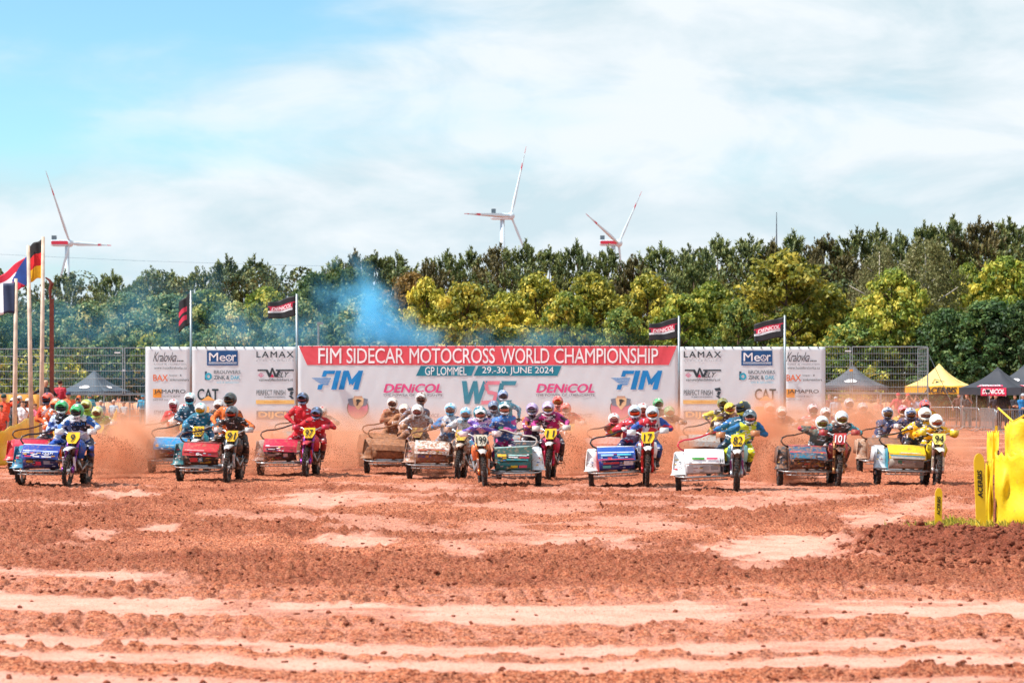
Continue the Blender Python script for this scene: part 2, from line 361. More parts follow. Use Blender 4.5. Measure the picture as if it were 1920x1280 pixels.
# loose clods
rng = np.random.default_rng(4)
def clods(n, name, label, ylo, yhi, xs=None, r0=.012, r1=.05):
    ico = [(0, 0, 1), (.89, 0, .45), (.28, .85, .45), (-.72, .53, .45), (-.72, -.53, .45), (.28, -.85, .45), (.72, .53, -.45), (-.28, .85, -.45), (-.89, 0, -.45), (-.28, -.85, -.45), (.72, -.53, -.45), (0, 0, -1)]
    fc = [(0, 1, 2), (0, 2, 3), (0, 3, 4), (0, 4, 5), (0, 5, 1), (1, 6, 2), (2, 7, 3), (3, 8, 4), (4, 9, 5), (5, 10, 1), (6, 7, 2), (7, 8, 3), (8, 9, 4), (9, 10, 5), (10, 6, 1), (11, 7, 6), (11, 8, 7), (11, 9, 8), (11, 10, 9), (11, 6, 10)]
    Yc = ylo + (yhi - ylo) * rng.random(n * 4) ** 1.2
    Xc = (rng.random(n * 4) * 2 - 1) * Yc * .225 if xs is None else xs[0] + (xs[1] - xs[0]) * rng.random(n * 4)
    z, p, d, r = ground_z(Xc, Yc)
    keep = rng.random(n * 4) < (.04 + .96 * (1 - p) * np.clip(.15 + d, 0, 1)); Xc, Yc, z = Xc[keep][:n], Yc[keep][:n], z[keep][:n]; n = len(Xc)
    rad = r0 + (r1 - r0) * rng.random(n) ** 3
    ico = np.array(ico); jit = 1 + (rng.random((n, 12, 1)) - .5) * 1.0
    sc3 = np.stack([1 + .5 * rng.random(n), 1 + .5 * rng.random(n), .6 + .4 * rng.random(n)], -1)[:, None, :]
    co = ico[None] * jit * sc3 * rad[:, None, None] + np.stack([Xc, Yc, z + rad * .3], -1)[:, None, :]
    f = np.array(fc)[None] + (np.arange(n) * 12)[:, None, None]
    m2 = bpy.data.meshes.new(name); fill_mesh(m2, co.reshape(-1, 3), f.reshape(-1, 3), False)
    for nm, v in (('packed', 0.), ('damp', .8)):
        a = m2.attributes.new(nm, 'FLOAT', 'POINT'); a.data.foreach_set('value', np.full(n * 12, v, np.float32))
    link(name, m2, GROUND, kind='stuff', label=label)
clods(10000, 'soil_clods', 'loose clods of turned soil scattered over the race track', 17.5, 56, None, .006, .025)
clods(1800, 'mound_clods', 'larger clods on the dug bank beside the yellow fence', 28.5, 36, (4.3, 8.2), .01, .05)
# ------------------------------------------------------------------ far things: wind turbines, mast, power line
WHITE = mat('c8dae4', .5, var=.03); TRED = mat('c8304a', .5, var=.05); TGREY = mat('5a707c', .6)
def turbine(tower_x, hub, tips, nac, label, stripe):
    Y = 1300.0; s = F / Y
    v1 = Vector((tips[0][0] - hub[0], hub[1] - tips[0][1])) / s; v2 = Vector((tips[1][0] - hub[0], hub[1] - tips[1][1])) / s
    B = (v2 + v1 / 2) * 2 / math.sqrt(3); p = v1.dot(B); q = v1.dot(v1) - B.dot(B)
    a2 = (-q + math.sqrt(q * q + 4 * p * p)) / 2; a = math.sqrt(max(a2, 1e-6)); b = -p / a
    A3 = Vector((v1.x, a, v1.y)); B3 = Vector((B.x, b, B.y)); Rr = A3.length; A3.normalize(); B3.normalize(); ax = A3.cross(B3)
    hb = P(hub[0], hub[1], Y); tb = P(tower_x, nac[3], Y); root = empty('wind_turbine', (tb.x, Y, 0), label=label, cat='wind turbine', group='wind turbines beyond the trees')
    o = Vector((tb.x, Y, 0))
    MB().tube([(0, 0, -2), (0, 0, tb.z * .5), (0, 0, tb.z + 1)], [2.2, 1.7, 1.15], 20).obj('tower', WHITE, root, True)
    x0, x1 = P(nac[0], 0, Y).x - o.x, P(nac[1], 0, Y).x - o.x; z0, z1 = P(0, nac[3], Y).z, P(0, nac[2], Y).z
    nb = MB(); prof = [(x0, .75), (x0 + 1, .95), ((x0 + x1) / 2, 1), (x1 - 2, .95), (x1, .8)]
    rows = []
    for x, k in prof: rows.append([Vector((x, 2.0 * k * sy, (z0 + z1) / 2 + (z1 - z0) / 2 * k * sz)) for sy, sz in ((-1, -.8), (-1, .8), (-.7, 1), (.7, 1), (1, .8), (1, -.8), (.7, -1), (-.7, -1), (-1, -.8))])
    nb.sheet(rows); nb.add(rows[0][:8], [tuple(range(8))]); nb.add(rows[-1][:8], [tuple(range(7, -1, -1))])
    na = nb.obj('nacelle', WHITE, root)
    if stripe: MB().box(((x0 + x1) / 2, -2.03, (z0 + z1) / 2 + .2), (x1 - x0 - .8, .12, (z1 - z0) * .55)).obj('red_band', TRED, na)
    MB().box((x0 + 1.6, 0, z1 + 1.3), (2.4, 2.2, 2.2)).obj('cooler_box', TGREY, na)
    MB().ball(hb - o, 2.1, 14, 10).obj('hub', WHITE, root, True)
    for i in range(3):
        t = i * 2 * math.pi / 3; d = A3 * math.cos(t) + B3 * math.sin(t); w = d.cross(ax).normalized()
        def sect(f):
            ch = 1.4 if f < .04 else (1.4 + (f - .04) * 6 if f < .2 else 2.3 * (1 - (f - .2) / .8) ** .9 + .22); th = max(.12, 1.5 * (1 - f) ** 1.5)
            c = hb - o + d * (Rr * f); return [c + w * ch * .5, c + ax * th * .5, c - w * ch * .5, c - ax * th * .5, c + w * ch * .5]
        bl = MB(); bl.sheet([sect(f) for f in (0, .04, .1, .2, .35, .5, .7, .84)]); blade = bl.obj('blade', WHITE, root, True)
        bl = MB(); bl.sheet([sect(f) for f in (.70, .80)]); 
        for fa, fb in ((.66, .76), (.9, 1.0)):
            k = MB(); k.sheet([[q0 + (q0 - (hb - o + d * (Rr * f))) * .04 for q0 in sect(f)] for f in (fa, (fa + fb) / 2, fb)]); k.obj('red_band', TRED, blade, True)
        k = MB(); k.sheet([sect(f) for f in (.84, .87, .9)]); k.obj('blade_tip', WHITE, blade, True)
turbine(942, (958, 405), ((987, 268), (873, 410)), (920, 961, 400, 412), 'tallest white wind turbine with one blade straight up, above the middle of the banner', False)
turbine(1150, (1160, 456), ((1209, 350), (1094, 410)), (1124, 1158, 450, 461), 'wind turbine with red nacelle band and V-shaped raised blades, right of the tallest one', True)
turbine(126, (131, 456), ((185, 452), (100, 327)), (96, 130, 450, 462), 'wind turbine with red nacelle band rising behind the national flags', True)
mp = P(1456, 398, 900); mr_ = empty('radio_mast', (mp.x, 900, 0), label='thin dark radio mast sticking up over the pines right of the turbines', cat='mast')
MB().tube([(0, 0, 0), (0, 0, mp.z * .8), (0, 0, mp.z)], [.5, .32, .12], 6).obj('mast_pole', mat('4a5a66'), mr_)
MB().tube([P(-60, 474, 300), P(130, 483, 300), P(260, 489, 300), P(560, 498, 300), P(900, 500, 300)], .016, 5).obj('power_line', mat('5b7a8c'), label='thin overhead power line crossing the sky by the left turbine', cat='cable')
# ------------------------------------------------------------------ trees
def leaf_material(name, cols, trans=.35, rough=.6):
    m = bpy.data.materials.new(name); m.use_nodes = True; n = m.node_tree; b = n.nodes['Principled BSDF']; b.inputs['Roughness'].default_value = rough
    a = N(n, 'ShaderNodeAttribute', attribute_name='shade'); oi = N(n, 'ShaderNodeObjectInfo'); tcn = N(n, 'ShaderNodeTexCoord')
    nz_ = N(n, 'ShaderNodeTexNoise'); nz_.inputs['Scale'].default_value = .7; nz_.inputs['Detail'].default_value = 3; n.links.new(tcn.outputs['Object'], nz_.inputs[0])
    ad = N(n, 'ShaderNodeMath', operation='ADD'); n.links.new(a.outputs['Fac'], ad.inputs[0]); 
    m1 = N(n, 'ShaderNodeMapRange'); m1.inputs[1].default_value = .35; m1.inputs[2].default_value = .65; m1.inputs[3].default_value = -.35; m1.inputs[4].default_value = .35; n.links.new(nz_.outputs[0], m1.inputs[0]); n.links.new(m1.outputs[0], ad.inputs[1])
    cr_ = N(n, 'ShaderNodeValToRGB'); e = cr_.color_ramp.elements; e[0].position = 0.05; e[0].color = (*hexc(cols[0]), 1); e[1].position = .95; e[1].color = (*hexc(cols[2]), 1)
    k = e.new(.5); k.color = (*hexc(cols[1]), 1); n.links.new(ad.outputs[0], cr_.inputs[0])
    hs = N(n, 'ShaderNodeHueSaturation'); n.links.new(cr_.outputs[0], hs.inputs['Color']); mv = N(n, 'ShaderNodeMapRange'); mv.inputs[3].default_value = .8; mv.inputs[4].default_value = 1.2; n.links.new(oi.outputs['Random'], mv.inputs[0]); n.links.new(mv.outputs[0], hs.inputs['Value'])
    n.links.new(hs.outputs[0], b.inputs['Base Color']); tr = N(n, 'ShaderNodeBsdfTranslucent'); n.links.new(hs.outputs[0], tr.inputs[0])
    mx = N(n, 'ShaderNodeMixShader'); mx.inputs[0].default_value = trans; n.links.new(b.outputs[0], mx.inputs[1]); n.links.new(tr.outputs[0], mx.inputs[2]); n.links.new(mx.outputs[0], n.nodes['Material Output'].inputs[0])
    return m
LM = dict(
    yellow=leaf_material('leaves_yellow_green', ('586820', 'a09c34', 'ecd458')),
    lime=leaf_material('leaves_lime', ('47601f', '8a9834', 'dccc58')),
    green=leaf_material('leaves_green', ('38562a', '708a3c', 'c4be58')),
    dark=leaf_material('leaves_dark_green', ('2c4626', '486834', '788a48')),
    teal=leaf_material('leaves_grey_green', ('3c5c3c', '74905c', 'd0c47c')),
    brown=leaf_material('leaves_coppery', ('54441f', '8a6c34', 'b58c48')),
    birch=leaf_material('leaves_olive_birch', ('55592f', '80804c', 'a8a070')),
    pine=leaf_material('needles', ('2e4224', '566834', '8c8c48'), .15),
    pine2=leaf_material('needles_brownish', ('3a3a20', '5a5530', '80703c'), .15))
BARK = mat('5a463a', .9, var=.3, vscale=3, name='bark'); BIRCHB = mat('b5aca0', .8, var=.4, vscale=2, name='birch_bark')
def quad_cloud(c, n, w, l, shade, rngl):
    """leaf quads: centres c, normals n, half width w, half length l"""
    k = len(c); t = rngl.normal(size=(k, 3)); a = np.cross(n, t); a /= np.linalg.norm(a, axis=1, keepdims=True) + 1e-9; b = np.cross(n, a)
    w = np.broadcast_to(w, (k,))[:, None]; l = np.broadcast_to(l, (k,))[:, None]
    co = np.stack([c - a * l, c - b * w + n * w * .3, c + a * l, c + b * w + n * w * .3], 1)
    return co, np.repeat(shade, 4)
def crown_mesh(kind, seed):
    r = np.random.default_rng(seed); me = bpy.data.meshes.new('crown')
    # unit crown: height 1 (0..1), radius ~.5
    if kind == 'broad':
        nc = 280; th = r.random(nc) * 2 * np.pi; zz = r.random(nc) ** .85
        prof = np.interp(zz, [0, .12, .35, .65, .88, 1], [.22, .40, .5, .43, .24, .06]) * (.55 + .65 * r.random(nc)); lob = 1 + .22 * np.sin(th * 3 + seed) + .12 * np.sin(th * 5 + seed * 2)
        rad = prof * lob * (.45 + .55 * r.random(nc) ** .5)
        cc = np.stack([rad * np.cos(th), rad * np.sin(th), zz * .95 + .02], 1); cs = .022 + .05 * r.random(nc)
        per = 50; k = nc * per; d = r.normal(size=(k, 3)); d /= np.linalg.norm(d, axis=1, keepdims=True); pass
        c = np.repeat(cc, per, 0) + d * np.repeat(cs, per)[:, None] * (.55 + .75 * r.random((k, 1))) * np.array([1.15, 1.15, .75])
        n = d * .7 + r.normal(size=(k, 3)) * .45; n[:, 2] += .25; n /= np.linalg.norm(n, axis=1, keepdims=True)
        co, sh = quad_cloud(c, n, .009 + .007 * r.random(k), .014 + .010 * r.random(k), np.clip(.5 + .2 * r.normal(size=k) + np.repeat(.22 * r.normal(size=nc), per), 0, 1), r)
    elif kind == 'birch':
        nc = 150; th = r.random(nc) * 2 * np.pi; zz = .1 + .9 * r.random(nc); prof = np.interp(zz, [0, .3, .7, 1], [.3, .46, .36, .1])
        rad = prof * (.4 + .6 * r.random(nc)); top = np.stack([rad * np.cos(th), rad * np.sin(th), zz], 1); per = 100; k = nc * per
        t = r.random(k) ; dr = np.repeat(.10 + .16 * r.random(nc), per)
        c = np.repeat(top, per, 0) + np.stack([r.normal(size=k) * .022, r.normal(size=k) * .022, -t * dr], 1)
        out_ = np.repeat(np.stack([np.cos(th), np.sin(th), 0 * th], 1), per, 0); c += out_ * (t * .03)[:, None]
        n = r.normal(size=(k, 3)) + out_ * .6; n /= np.linalg.norm(n, axis=1, keepdims=True)
        co, sh = quad_cloud(c, n, .005 + .003 * r.random(k), .009 + .005 * r.random(k), np.clip(.55 + .22 * r.normal(size=k), 0, 1), r)
    else:
        # pine: whorls of branches with up-turned brush tips; unit height 1, radius ~.5*.6
        cs, ds = [], []
        nb = 60
        for i in range(nb):
            z0 = .38 + .58 * (i / nb); L = np.interp(i / nb, [0, .3, .6, .85, 1], [.24, .34, .28, .15, .03]) * (.6 + .6 * r.random()); th = i * 2.4 + r.random()
            for j in range(int(5 + L * 30)):
                t = .3 + .7 * r.random(); sw = (r.random() - .5) * .55 * t
                x, y = L * t * math.cos(th + sw), L * t * math.sin(th + sw); z = z0 + .16 * L * t + .25 * L * t * t + r.normal() * .012
                cs.append((x, y, z)); d = np.array([math.cos(th + sw) * .55, math.sin(th + sw) * .55, .9 + .3 * r.random()]) + r.normal(size=3) * .2; ds.append(d / np.linalg.norm(d))
        for j in range(9): cs.append((r.normal() * .012, r.normal() * .012, .9 + .1 * j / 8)); ds.append(np.array([0, 0, 1.]))
        cs = np.array(cs); ds = np.array(ds); per = 20; k = len(cs) * per
        D = np.repeat(ds, per, 0); t = r.random((k, 1)); base = np.repeat(cs, per, 0) + D * (t * .05 - .01)
        side = r.normal(size=(k, 3)); side -= D * (side * D).sum(1, keepdims=True); side /= np.linalg.norm(side, axis=1, keepdims=True)
        nd = D * .75 + side * .65; nd /= np.linalg.norm(nd, axis=1, keepdims=True); ln = .018 + .012 * r.random((k, 1)); wd = np.cross(nd, side); wd /= np.linalg.norm(wd, axis=1, keepdims=True) + 1e-9
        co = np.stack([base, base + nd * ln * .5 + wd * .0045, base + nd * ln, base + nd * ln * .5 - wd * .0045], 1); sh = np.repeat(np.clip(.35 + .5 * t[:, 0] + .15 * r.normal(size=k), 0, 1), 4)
    fill_mesh(me, co.reshape(-1, 3), np.arange(co.shape[0] * 4).reshape(-1, 4), False)
    a = me.attributes.new('shade', 'FLOAT', 'POINT'); a.data.foreach_set('value', sh.astype(np.float32)); me.materials.append(None)
    return me
def trunk_mesh(kind, seed):
    rr = random.Random(seed); mb = MB(); r0 = .016 if kind != 'pine' else .011
    mb.tube([(0, 0, -.02), (.004, 0, .25), (-.006, .004, .55), (.004, 0, .97)], [r0 * 1.25, r0, r0 * .7, r0 * .15], 8)
    for i in range(12 if kind != 'pine' else 26):
        z = .25 + .6 * i / (12 if kind != 'pine' else 26); th = i * 2.4 + rr.random(); L = (.36 if kind != 'pine' else .26) * (1.1 - z) * (1 + .4 * rr.random())
        p0 = Vector((0, 0, z)); up = .6 if kind != 'pine' else .25
        p2 = p0 + Vector((math.cos(th) * L, math.sin(th) * L, L * up)); p1 = (p0 + p2) / 2 + Vector((0, 0, -.02 if kind == 'pine' else .01))
        mb.tube([p0, p1, p2], [r0 * .45, r0 * .3, r0 * .12], 5)
    me = mb.mesh('trunk', True); me.materials.append(None); return me
CR = {k: [crown_mesh(k, s) for s in ss] for k, ss in (('broad', (11, 12, 13, 14, 15)), ('birch', (21, 22)), ('pine', (31, 32, 33, 34)))}
TR = {k: [trunk_mesh(k, s) for s in (1, 2)] for k in CR}
MARKS = [(-60, 'at the far left edge'), (20, 'behind the French flag pole'), (62, 'behind the German flag pole'), (110, 'below the left wind turbine'), (160, 'over the left dark tent'), (215, 'over the left fence joint'),
         (262, 'above the left end of the banner'), (310, 'above the first handwritten logo'), (357, 'behind the first black flag'), (410, 'above the left blue Meor logo'), (465, 'between the Meor and LAMAX logos on the left'),
         (515, 'above the left LAMAX logo'), (557, 'behind the second black flag'), (600, 'behind the thin lamp post'), (645, 'in the blue smoke above the word FIM'), (695, 'at the core of the blue smoke'), (745, 'above the word SIDECAR'),
         (790, 'above the start of MOTOCROSS'), (840, 'above the middle of MOTOCROSS'), (890, 'above the end of MOTOCROSS'), (942, 'below the tallest wind turbine'), (1000, 'right of the tallest wind turbine tower'),
         (1050, 'above the start of CHAMPIONSHIP'), (1100, 'left of the V-bladed wind turbine'), (1150, 'below the V-bladed wind turbine'), (1195, 'right of the V-bladed wind turbine'), (1240, 'behind the third black flag'),
         (1290, 'above the right LAMAX logo'), (1335, 'right of the right LAMAX logo'), (1380, 'left of the fourth black flag'), (1430, 'behind the fourth black flag'), (1470, 'below the radio mast'), (1515, 'above the right end of the banner'),
         (1560, 'above the right dark tent'), (1605, 'above the right fence joint'), (1655, 'left of the birch'), (1700, 'above the right end of the mesh fence'), (1745, 'above the yellow tent'), (1790, 'right of the yellow tent peak'),
         (1835, 'left of the black tents'), (1880, 'above the black tents'), (1930, 'at the far right edge')]
used = {}
def mark(px, kind):
    i = min(range(len(MARKS)), key=lambda q: abs(MARKS[q][0] - px) + 1000 * ((q, kind) in used)); dup = (i, kind) in used; used[(i, kind)] = used.get((i, kind), 0) + 1; return MARKS[i][1] + (', set a little farther back' if dup else '')
tr_ = random.Random(8)
def tree(px, top, wpx, Y, kind, colr, label, group, cat='tree', base=.12):
    s = F / Y; h = H + (HZ - top) / s; w = wpx / s; x = (px - 960) / s
    name = {'broad': 'broadleaf_tree', 'birch': 'birch_tree', 'pine': 'pine_tree'}[kind]
    root = empty(name, (x, Y, -.1), tr_.random() * 6.28, label=label, cat=cat, group=group)
    c = link('crown', tr_.choice(CR[kind]), LM[colr], root); k = {'broad': .80, 'birch': .75, 'pine': .6}[kind]; w *= tr_.uniform(.9, 1.15)
    c.scale = (w / k, w / k, h * (1 - base)); c.location = (0, 0, h * base)
    t = link('trunk', tr_.choice(TR[kind]), BIRCHB if kind == 'birch' else BARK, root); t.scale = (h, h, h * .97)
ADJ = dict(yellow='sunlit yellow-green', lime='bright lime-green', green='mid-green', dark='dark green', teal='greyish green', brown='coppery brown-green', birch='airy olive')
for px, top, w, Y, colr in ((20, 590, 150, 150, 'dark'), (95, 560, 140, 158, 'teal'), (165, 565, 140, 152, 'teal'), (235, 545, 150, 160, 'teal'), (310, 548, 150, 154, 'teal'), (385, 540, 140, 160, 'green'), (440, 565, 130, 150, 'teal'),
        (497, 535, 140, 156, 'lime'), (560, 560, 130, 150, 'teal'), (598, 508, 140, 166, 'dark'), (655, 500, 140, 168, 'dark'), (690, 548, 170, 150, 'teal'), (775, 508, 150, 162, 'brown'), (800, 520, 100, 152, 'yellow'), (875, 527, 150, 150, 'yellow'),
        (945, 545, 130, 156, 'yellow'), (1005, 512, 150, 164, 'yellow'), (1060, 545, 120, 150, 'lime'), (1110, 508, 160, 160, 'yellow'), (1165, 575, 120, 149, 'green'), (1215, 512, 130, 162, 'yellow'), (1275, 548, 120, 152, 'lime'),
        (1335, 525, 140, 158, 'lime'), (1385, 560, 110, 150, 'green'), (1475, 470, 200, 156, 'yellow'), (1555, 530, 110, 160, 'lime'), (1600, 600, 140, 148, 'green'), (1672, 500, 160, 150, 'lime'), (1650, 450, 160, 170, 'birch'),
        (1815, 490, 130, 158, 'lime'), (1885, 478, 160, 152, 'lime'), (1850, 560, 170, 146, 'dark'), (1925, 560, 160, 145, 'dark'), (1775, 575, 130, 147, 'dark'), (-40, 560, 160, 155, 'green'), (1970, 480, 150, 156, 'green')):
    if colr == 'birch': tree(px, top, w, Y, 'birch', colr, 'tall airy olive birch seen over the yellow crown near the right tent', 'broadleaf trees behind the banner')
    else: tree(px, top, w, Y, 'broad', colr, f'{ADJ[colr]} broadleaf tree {mark(px, "b")}', 'broadleaf trees behind the banner')
tree(1735, 440, 170, 153, 'birch', 'birch', 'tall drooping olive-grey birch above the yellow tent', 'broadleaf trees behind the banner')
for px, top, w, colr in ((-10, 545, 90, 'pine'), (30, 560, 80, 'pine'), (70, 548, 80, 'pine'), (122, 520, 90, 'pine'), (165, 555, 70, 'pine'), (212, 506, 100, 'pine'), (262, 520, 80, 'pine'), (285, 503, 90, 'pine'), (325, 512, 80, 'pine'), (368, 502, 90, 'pine'), (424, 490, 100, 'pine'), (478, 488, 100, 'pine'),
        (512, 512, 70, 'pine'), (632, 486, 80, 'pine'), (668, 480, 90, 'pine2'), (704, 474, 100, 'pine'), (745, 474, 90, 'pine'), (800, 484, 80, 'pine2'), (838, 478, 90, 'pine'), (882, 476, 90, 'pine'), (932, 470, 100, 'pine2'), (984, 460, 90, 'pine'), (1030, 462, 110, 'pine'), (1082, 464, 90, 'pine'),
        (1142, 470, 80, 'pine'), (1188, 478, 80, 'pine2'), (1240, 458, 110, 'pine'), (1290, 462, 100, 'pine'), (1345, 455, 110, 'pine'), (1405, 446, 110, 'pine'), (1452, 455, 90, 'pine2'), (1486, 443, 90, 'pine'), (1545, 452, 100, 'pine2'), (1605, 437, 110, 'pine'), (1645, 427, 100, 'pine'), (1690, 440, 90, 'pine'), (1732, 421, 100, 'pine'),
        (1785, 416, 110, 'pine'), (1835, 420, 110, 'pine2'), (1885, 418, 120, 'pine'), (1935, 428, 110, 'pine')):
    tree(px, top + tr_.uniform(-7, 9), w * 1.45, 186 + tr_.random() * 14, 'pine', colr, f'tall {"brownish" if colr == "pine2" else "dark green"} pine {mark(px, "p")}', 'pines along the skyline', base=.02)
for px, top, w, colr, lab in ((1585, 480, 90, 'pine2', 'shorter brownish pine in the dark gap left of the yellow crown'), (1300, 500, 100, 'pine', 'shorter pine filling the skyline right of the third black flag'), (1540, 500, 90, 'pine2', 'shorter brownish pine right of the big yellow-green tree')):
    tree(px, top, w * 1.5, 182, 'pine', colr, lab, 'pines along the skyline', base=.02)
# undergrowth filling the wood's lower part
def undergrowth(name, label, x0, x1, Y, htop, colr, n, seed, depth=2.5, mn=.0):
    r = np.random.default_rng(seed); nc = max(8, n // 160); cx = x0 + (x1 - x0) * r.random(nc); cz = mn + (htop - mn) * r.random(nc) ** .8; cy = Y + depth * (r.random(nc) - .5) * 2
    per = n // nc; k = nc * per; d = r.normal(size=(k, 3)); d /= np.linalg.norm(d, axis=1, keepdims=True); rs = np.repeat(.5 + .6 * r.random(nc), per)[:, None]
    c = np.repeat(np.stack([cx, cy, cz], 1), per, 0) + d * rs * np.array([1.2, 1, .8]); n_ = d * .6 + r.normal(size=(k, 3)) * .5; n_ /= np.linalg.norm(n_, axis=1, keepdims=True)
    co, sh = quad_cloud(c, n_, .07 + .05 * r.random(k), .11 + .07 * r.random(k), np.clip(.5 + .25 * r.normal(size=k), 0, 1), r)
    me = bpy.data.meshes.new(name); fill_mesh(me, co.reshape(-1, 3), np.arange(k * 4).reshape(-1, 4), False); a = me.attributes.new('shade', 'FLOAT', 'POINT'); a.data.foreach_set('value', sh.astype(np.float32))
    link(name, me, LM[colr], kind='stuff', label=label)
undergrowth('undergrowth', 'dense leafy undergrowth filling the wood behind the banner', -38, 38, 152, 5.2, 'green', 26000, 3)
undergrowth('wood_interior', 'dark foliage deep inside the wood between the trunks', -48, 48, 178, 10.6, 'pine', 36000, 4, 4)
undergrowth('hedge', 'low green hedge behind the spectators at the far left', -34, -25, 139, 3.7, 'lime', 6000, 5, 1.2)
# ------------------------------------------------------------------ the long banner
YB = 113.7; SB = F / YB
METAL = mat('9aa4a8', .4, .8, var=.1, name='galvanised'); DMETAL = mat('5c6468', .5, .6, name='dull_steel'); BLACKC = mat('16181c', .6, name='black_cloth')
def banner_cloth():
    m = bpy.data.materials.new('banner_cloth'); m.use_nodes = True; n = m.node_tree; b = n.nodes['Principled BSDF']; b.inputs['Roughness'].default_value = .75
    g = N(n, 'ShaderNodeNewGeometry'); nz_ = N(n, 'ShaderNodeTexNoise'); nz_.inputs['Scale'].default_value = .5; nz_.inputs['Detail'].default_value = 3; n.links.new(g.outputs['Position'], nz_.inputs[0])
    c = N(n, 'ShaderNodeMix', data_type='RGBA'); n.links.new(nz_.outputs[0], c.inputs[0]); c.inputs[6].default_value = (.84, .89, .92, 1); c.inputs[7].default_value = (.87, .92, .94, 1); n.links.new(c.outputs[2], b.inputs['Base Color'])
    tr = N(n, 'ShaderNodeBsdfTranslucent'); n.links.new(c.outputs[2], tr.inputs[0]); mx = N(n, 'ShaderNodeMixShader'); mx.inputs[0].default_value = .45; n.links.new(b.outputs[0], mx.inputs[1]); n.links.new(tr.outputs[0], mx.inputs[2]); n.links.new(mx.outputs[0], n.nodes['Material Output'].inputs[0])
    return m
CLOTH = banner_cloth()
def wave(x, z): return .35 * wave_(x, z)
def wave_(x, z): return .05 * math.sin(x * 1.7 + z * .6) * (1 - abs(z - 2) / 4) + .035 * math.sin(x * 4.3 + z * 2.1) + .03 * math.sin(z * 1.9 + x * .7) + .02 * math.sin(x * 9.0 - z * 4)
class Banner:
    def __init__(s, x0, x1, label, y0=650, y1=811, name='banner_section'):
        s.root = empty(name, (P((x0 + x1) / 2, 0, YB).x, YB, 0), label=label, cat='banner', group='sections of the long white banner'); s.x0, s.x1, s.y0, s.y1 = x0, x1, y0, y1; s.ox = s.root.location.x
        nx = max(6, int((x1 - x0) / 8)); nzz = 24; mb = MB(); rows = []
        for i in range(nzz + 1):
            py = y0 + (y1 - y0) * i / nzz; rows.append([s.pt(x0 + (x1 - x0) * j / nx, py, 0) for j in range(nx + 1)])
        mb.sheet(rows, .012); mb.obj('cloth', CLOTH, s.root, True)
        e = MB()
        for k in range(int((x1 - x0) / 18)): 
            p = s.pt(x0 + 9 + k * 18, y0 + 1.4, .015); e.disc(p, (0, 1, 0), .035, .02, 8)
        e.obj('eyelets', DMETAL, s.root, kind='stuff')
    def pt(s, px, py, off=.0):
        p = P(px, py, YB); return Vector((p.x - s.ox, wave(p.x, p.z) * .7 - off, p.z))
    def text(s, t, x0, x1, y0, y1, col, bold=.0, shear=0.0, name='lettering', spacing=1.0, off=.022):
        def f(u, v):
            return s.pt(x0 + (x1 - x0) * u, y1 + (y0 - y1) * v, off)
        v, fs = text_data(t, bold, shear, None, spacing)
        text_on(t, f, mat(col, .7, var=.03), s.root, bold, shear, spacing, name)
    def poly(s, pts, col, name='printed_shape', off=.02, seg=1):
        # pts: quads as (tl,tr,br,bl); subdivided so it follows the cloth
        mb = MB()
        for q in (pts if isinstance(pts[0][0], (tuple, list)) else [pts]):
            if len(q) != 4: 
                mb.add([s.pt(x, y, off) for x, y in q], [tuple(range(len(q)))]); continue
            n = max(1, int(abs(q[1][0] - q[0][0]) / 8)); rows = []
            for i in range(4):
                v = i / 3; l = (q[0][0] + (q[3][0] - q[0][0]) * v, q[0][1] + (q[3][1] - q[0][1]) * v); r = (q[1][0] + (q[2][0] - q[1][0]) * v, q[1][1] + (q[2][1] - q[1][1]) * v)
                rows.append([s.pt(l[0] + (r[0] - l[0]) * j / n, l[1] + (r[1] - l[1]) * j / n, off) for j in range(n + 1)])
            mb.sheet(rows)
        return mb.obj(name, mat(col, .7, var=.03), s.root)
    def rect(s, x0, y0, x1, y1, col, **k): return s.poly(((x0, y0), (x1, y0), (x1, y1), (x0, y1)), col, **k)
    def ring(s, cx, cy, rx, ry, w, col, n=20, name='printed_ring', off=.022):
        mb = MB(); vs = []; fs = []
        for i in range(n):
            t = 2 * math.pi * i / n
            vs += [s.pt(cx + math.cos(t) * rx, cy + math.sin(t) * ry, off), s.pt(cx + math.cos(t) * (rx - w), cy + math.sin(t) * (ry - w), off)]; j = (i + 1) % n; fs.append((2 * i, 2 * i + 1, 2 * j + 1, 2 * j))
        mb.add(vs, fs).obj(name, mat(col, .7, var=.03), s.root)
    def disc(s, cx, cy, rx, ry, col, n=20, name='printed_disc', off=.021):
        mb = MB(); mb.add([s.pt(cx, cy, off)] + [s.pt(cx + math.cos(2 * math.pi * i / n) * rx, cy + math.sin(2 * math.pi * i / n) * ry, off) for i in range(n)], [(0, 1 + i, 1 + (i + 1) % n) for i in range(n)])
        mb.obj(name, mat(col, .7, var=.03), s.root)
BK, NV, TQ, OR = '2c3840', '1c4f86', '2aa8cc', 'e8713c'
def col_kral(b, dx):
    X_ = lambda v: v + dx
    b.text('Kralovka', X_(287), X_(331), 660, 678, '4a4a52', .0, .45, spacing=.9); b.text('....', X_(332), X_(344), 675, 678, '333333', .03)
    b.text('hotel & restaurant', X_(289), X_(350), 681, 684, '8a8f94'); b.text('www.hotelkralovka.cz', X_(289), X_(350), 687, 692, '5d6468')
    b.text('BAX', X_(287.5), X_(315), 702, 714, OR, .015); b.text('koper- &', X_(318), X_(341), 701.5, 706, BK, .0); b.text('zinkmeesters', X_(318), X_(354), 709, 714, BK, .0)
    b.rect(X_(287), 729, X_(303), 745, 'f0a040', name='orange_square'); b.text('JAMAPRO', X_(289), X_(348), 730, 739, '25323a', .008, off=.03)
    b.text('ramen & deuren', X_(306), X_(338), 741, 744, '6f6a66'); b.text('0495 557 350', X_(287), X_(315), 748, 751, '74787c')
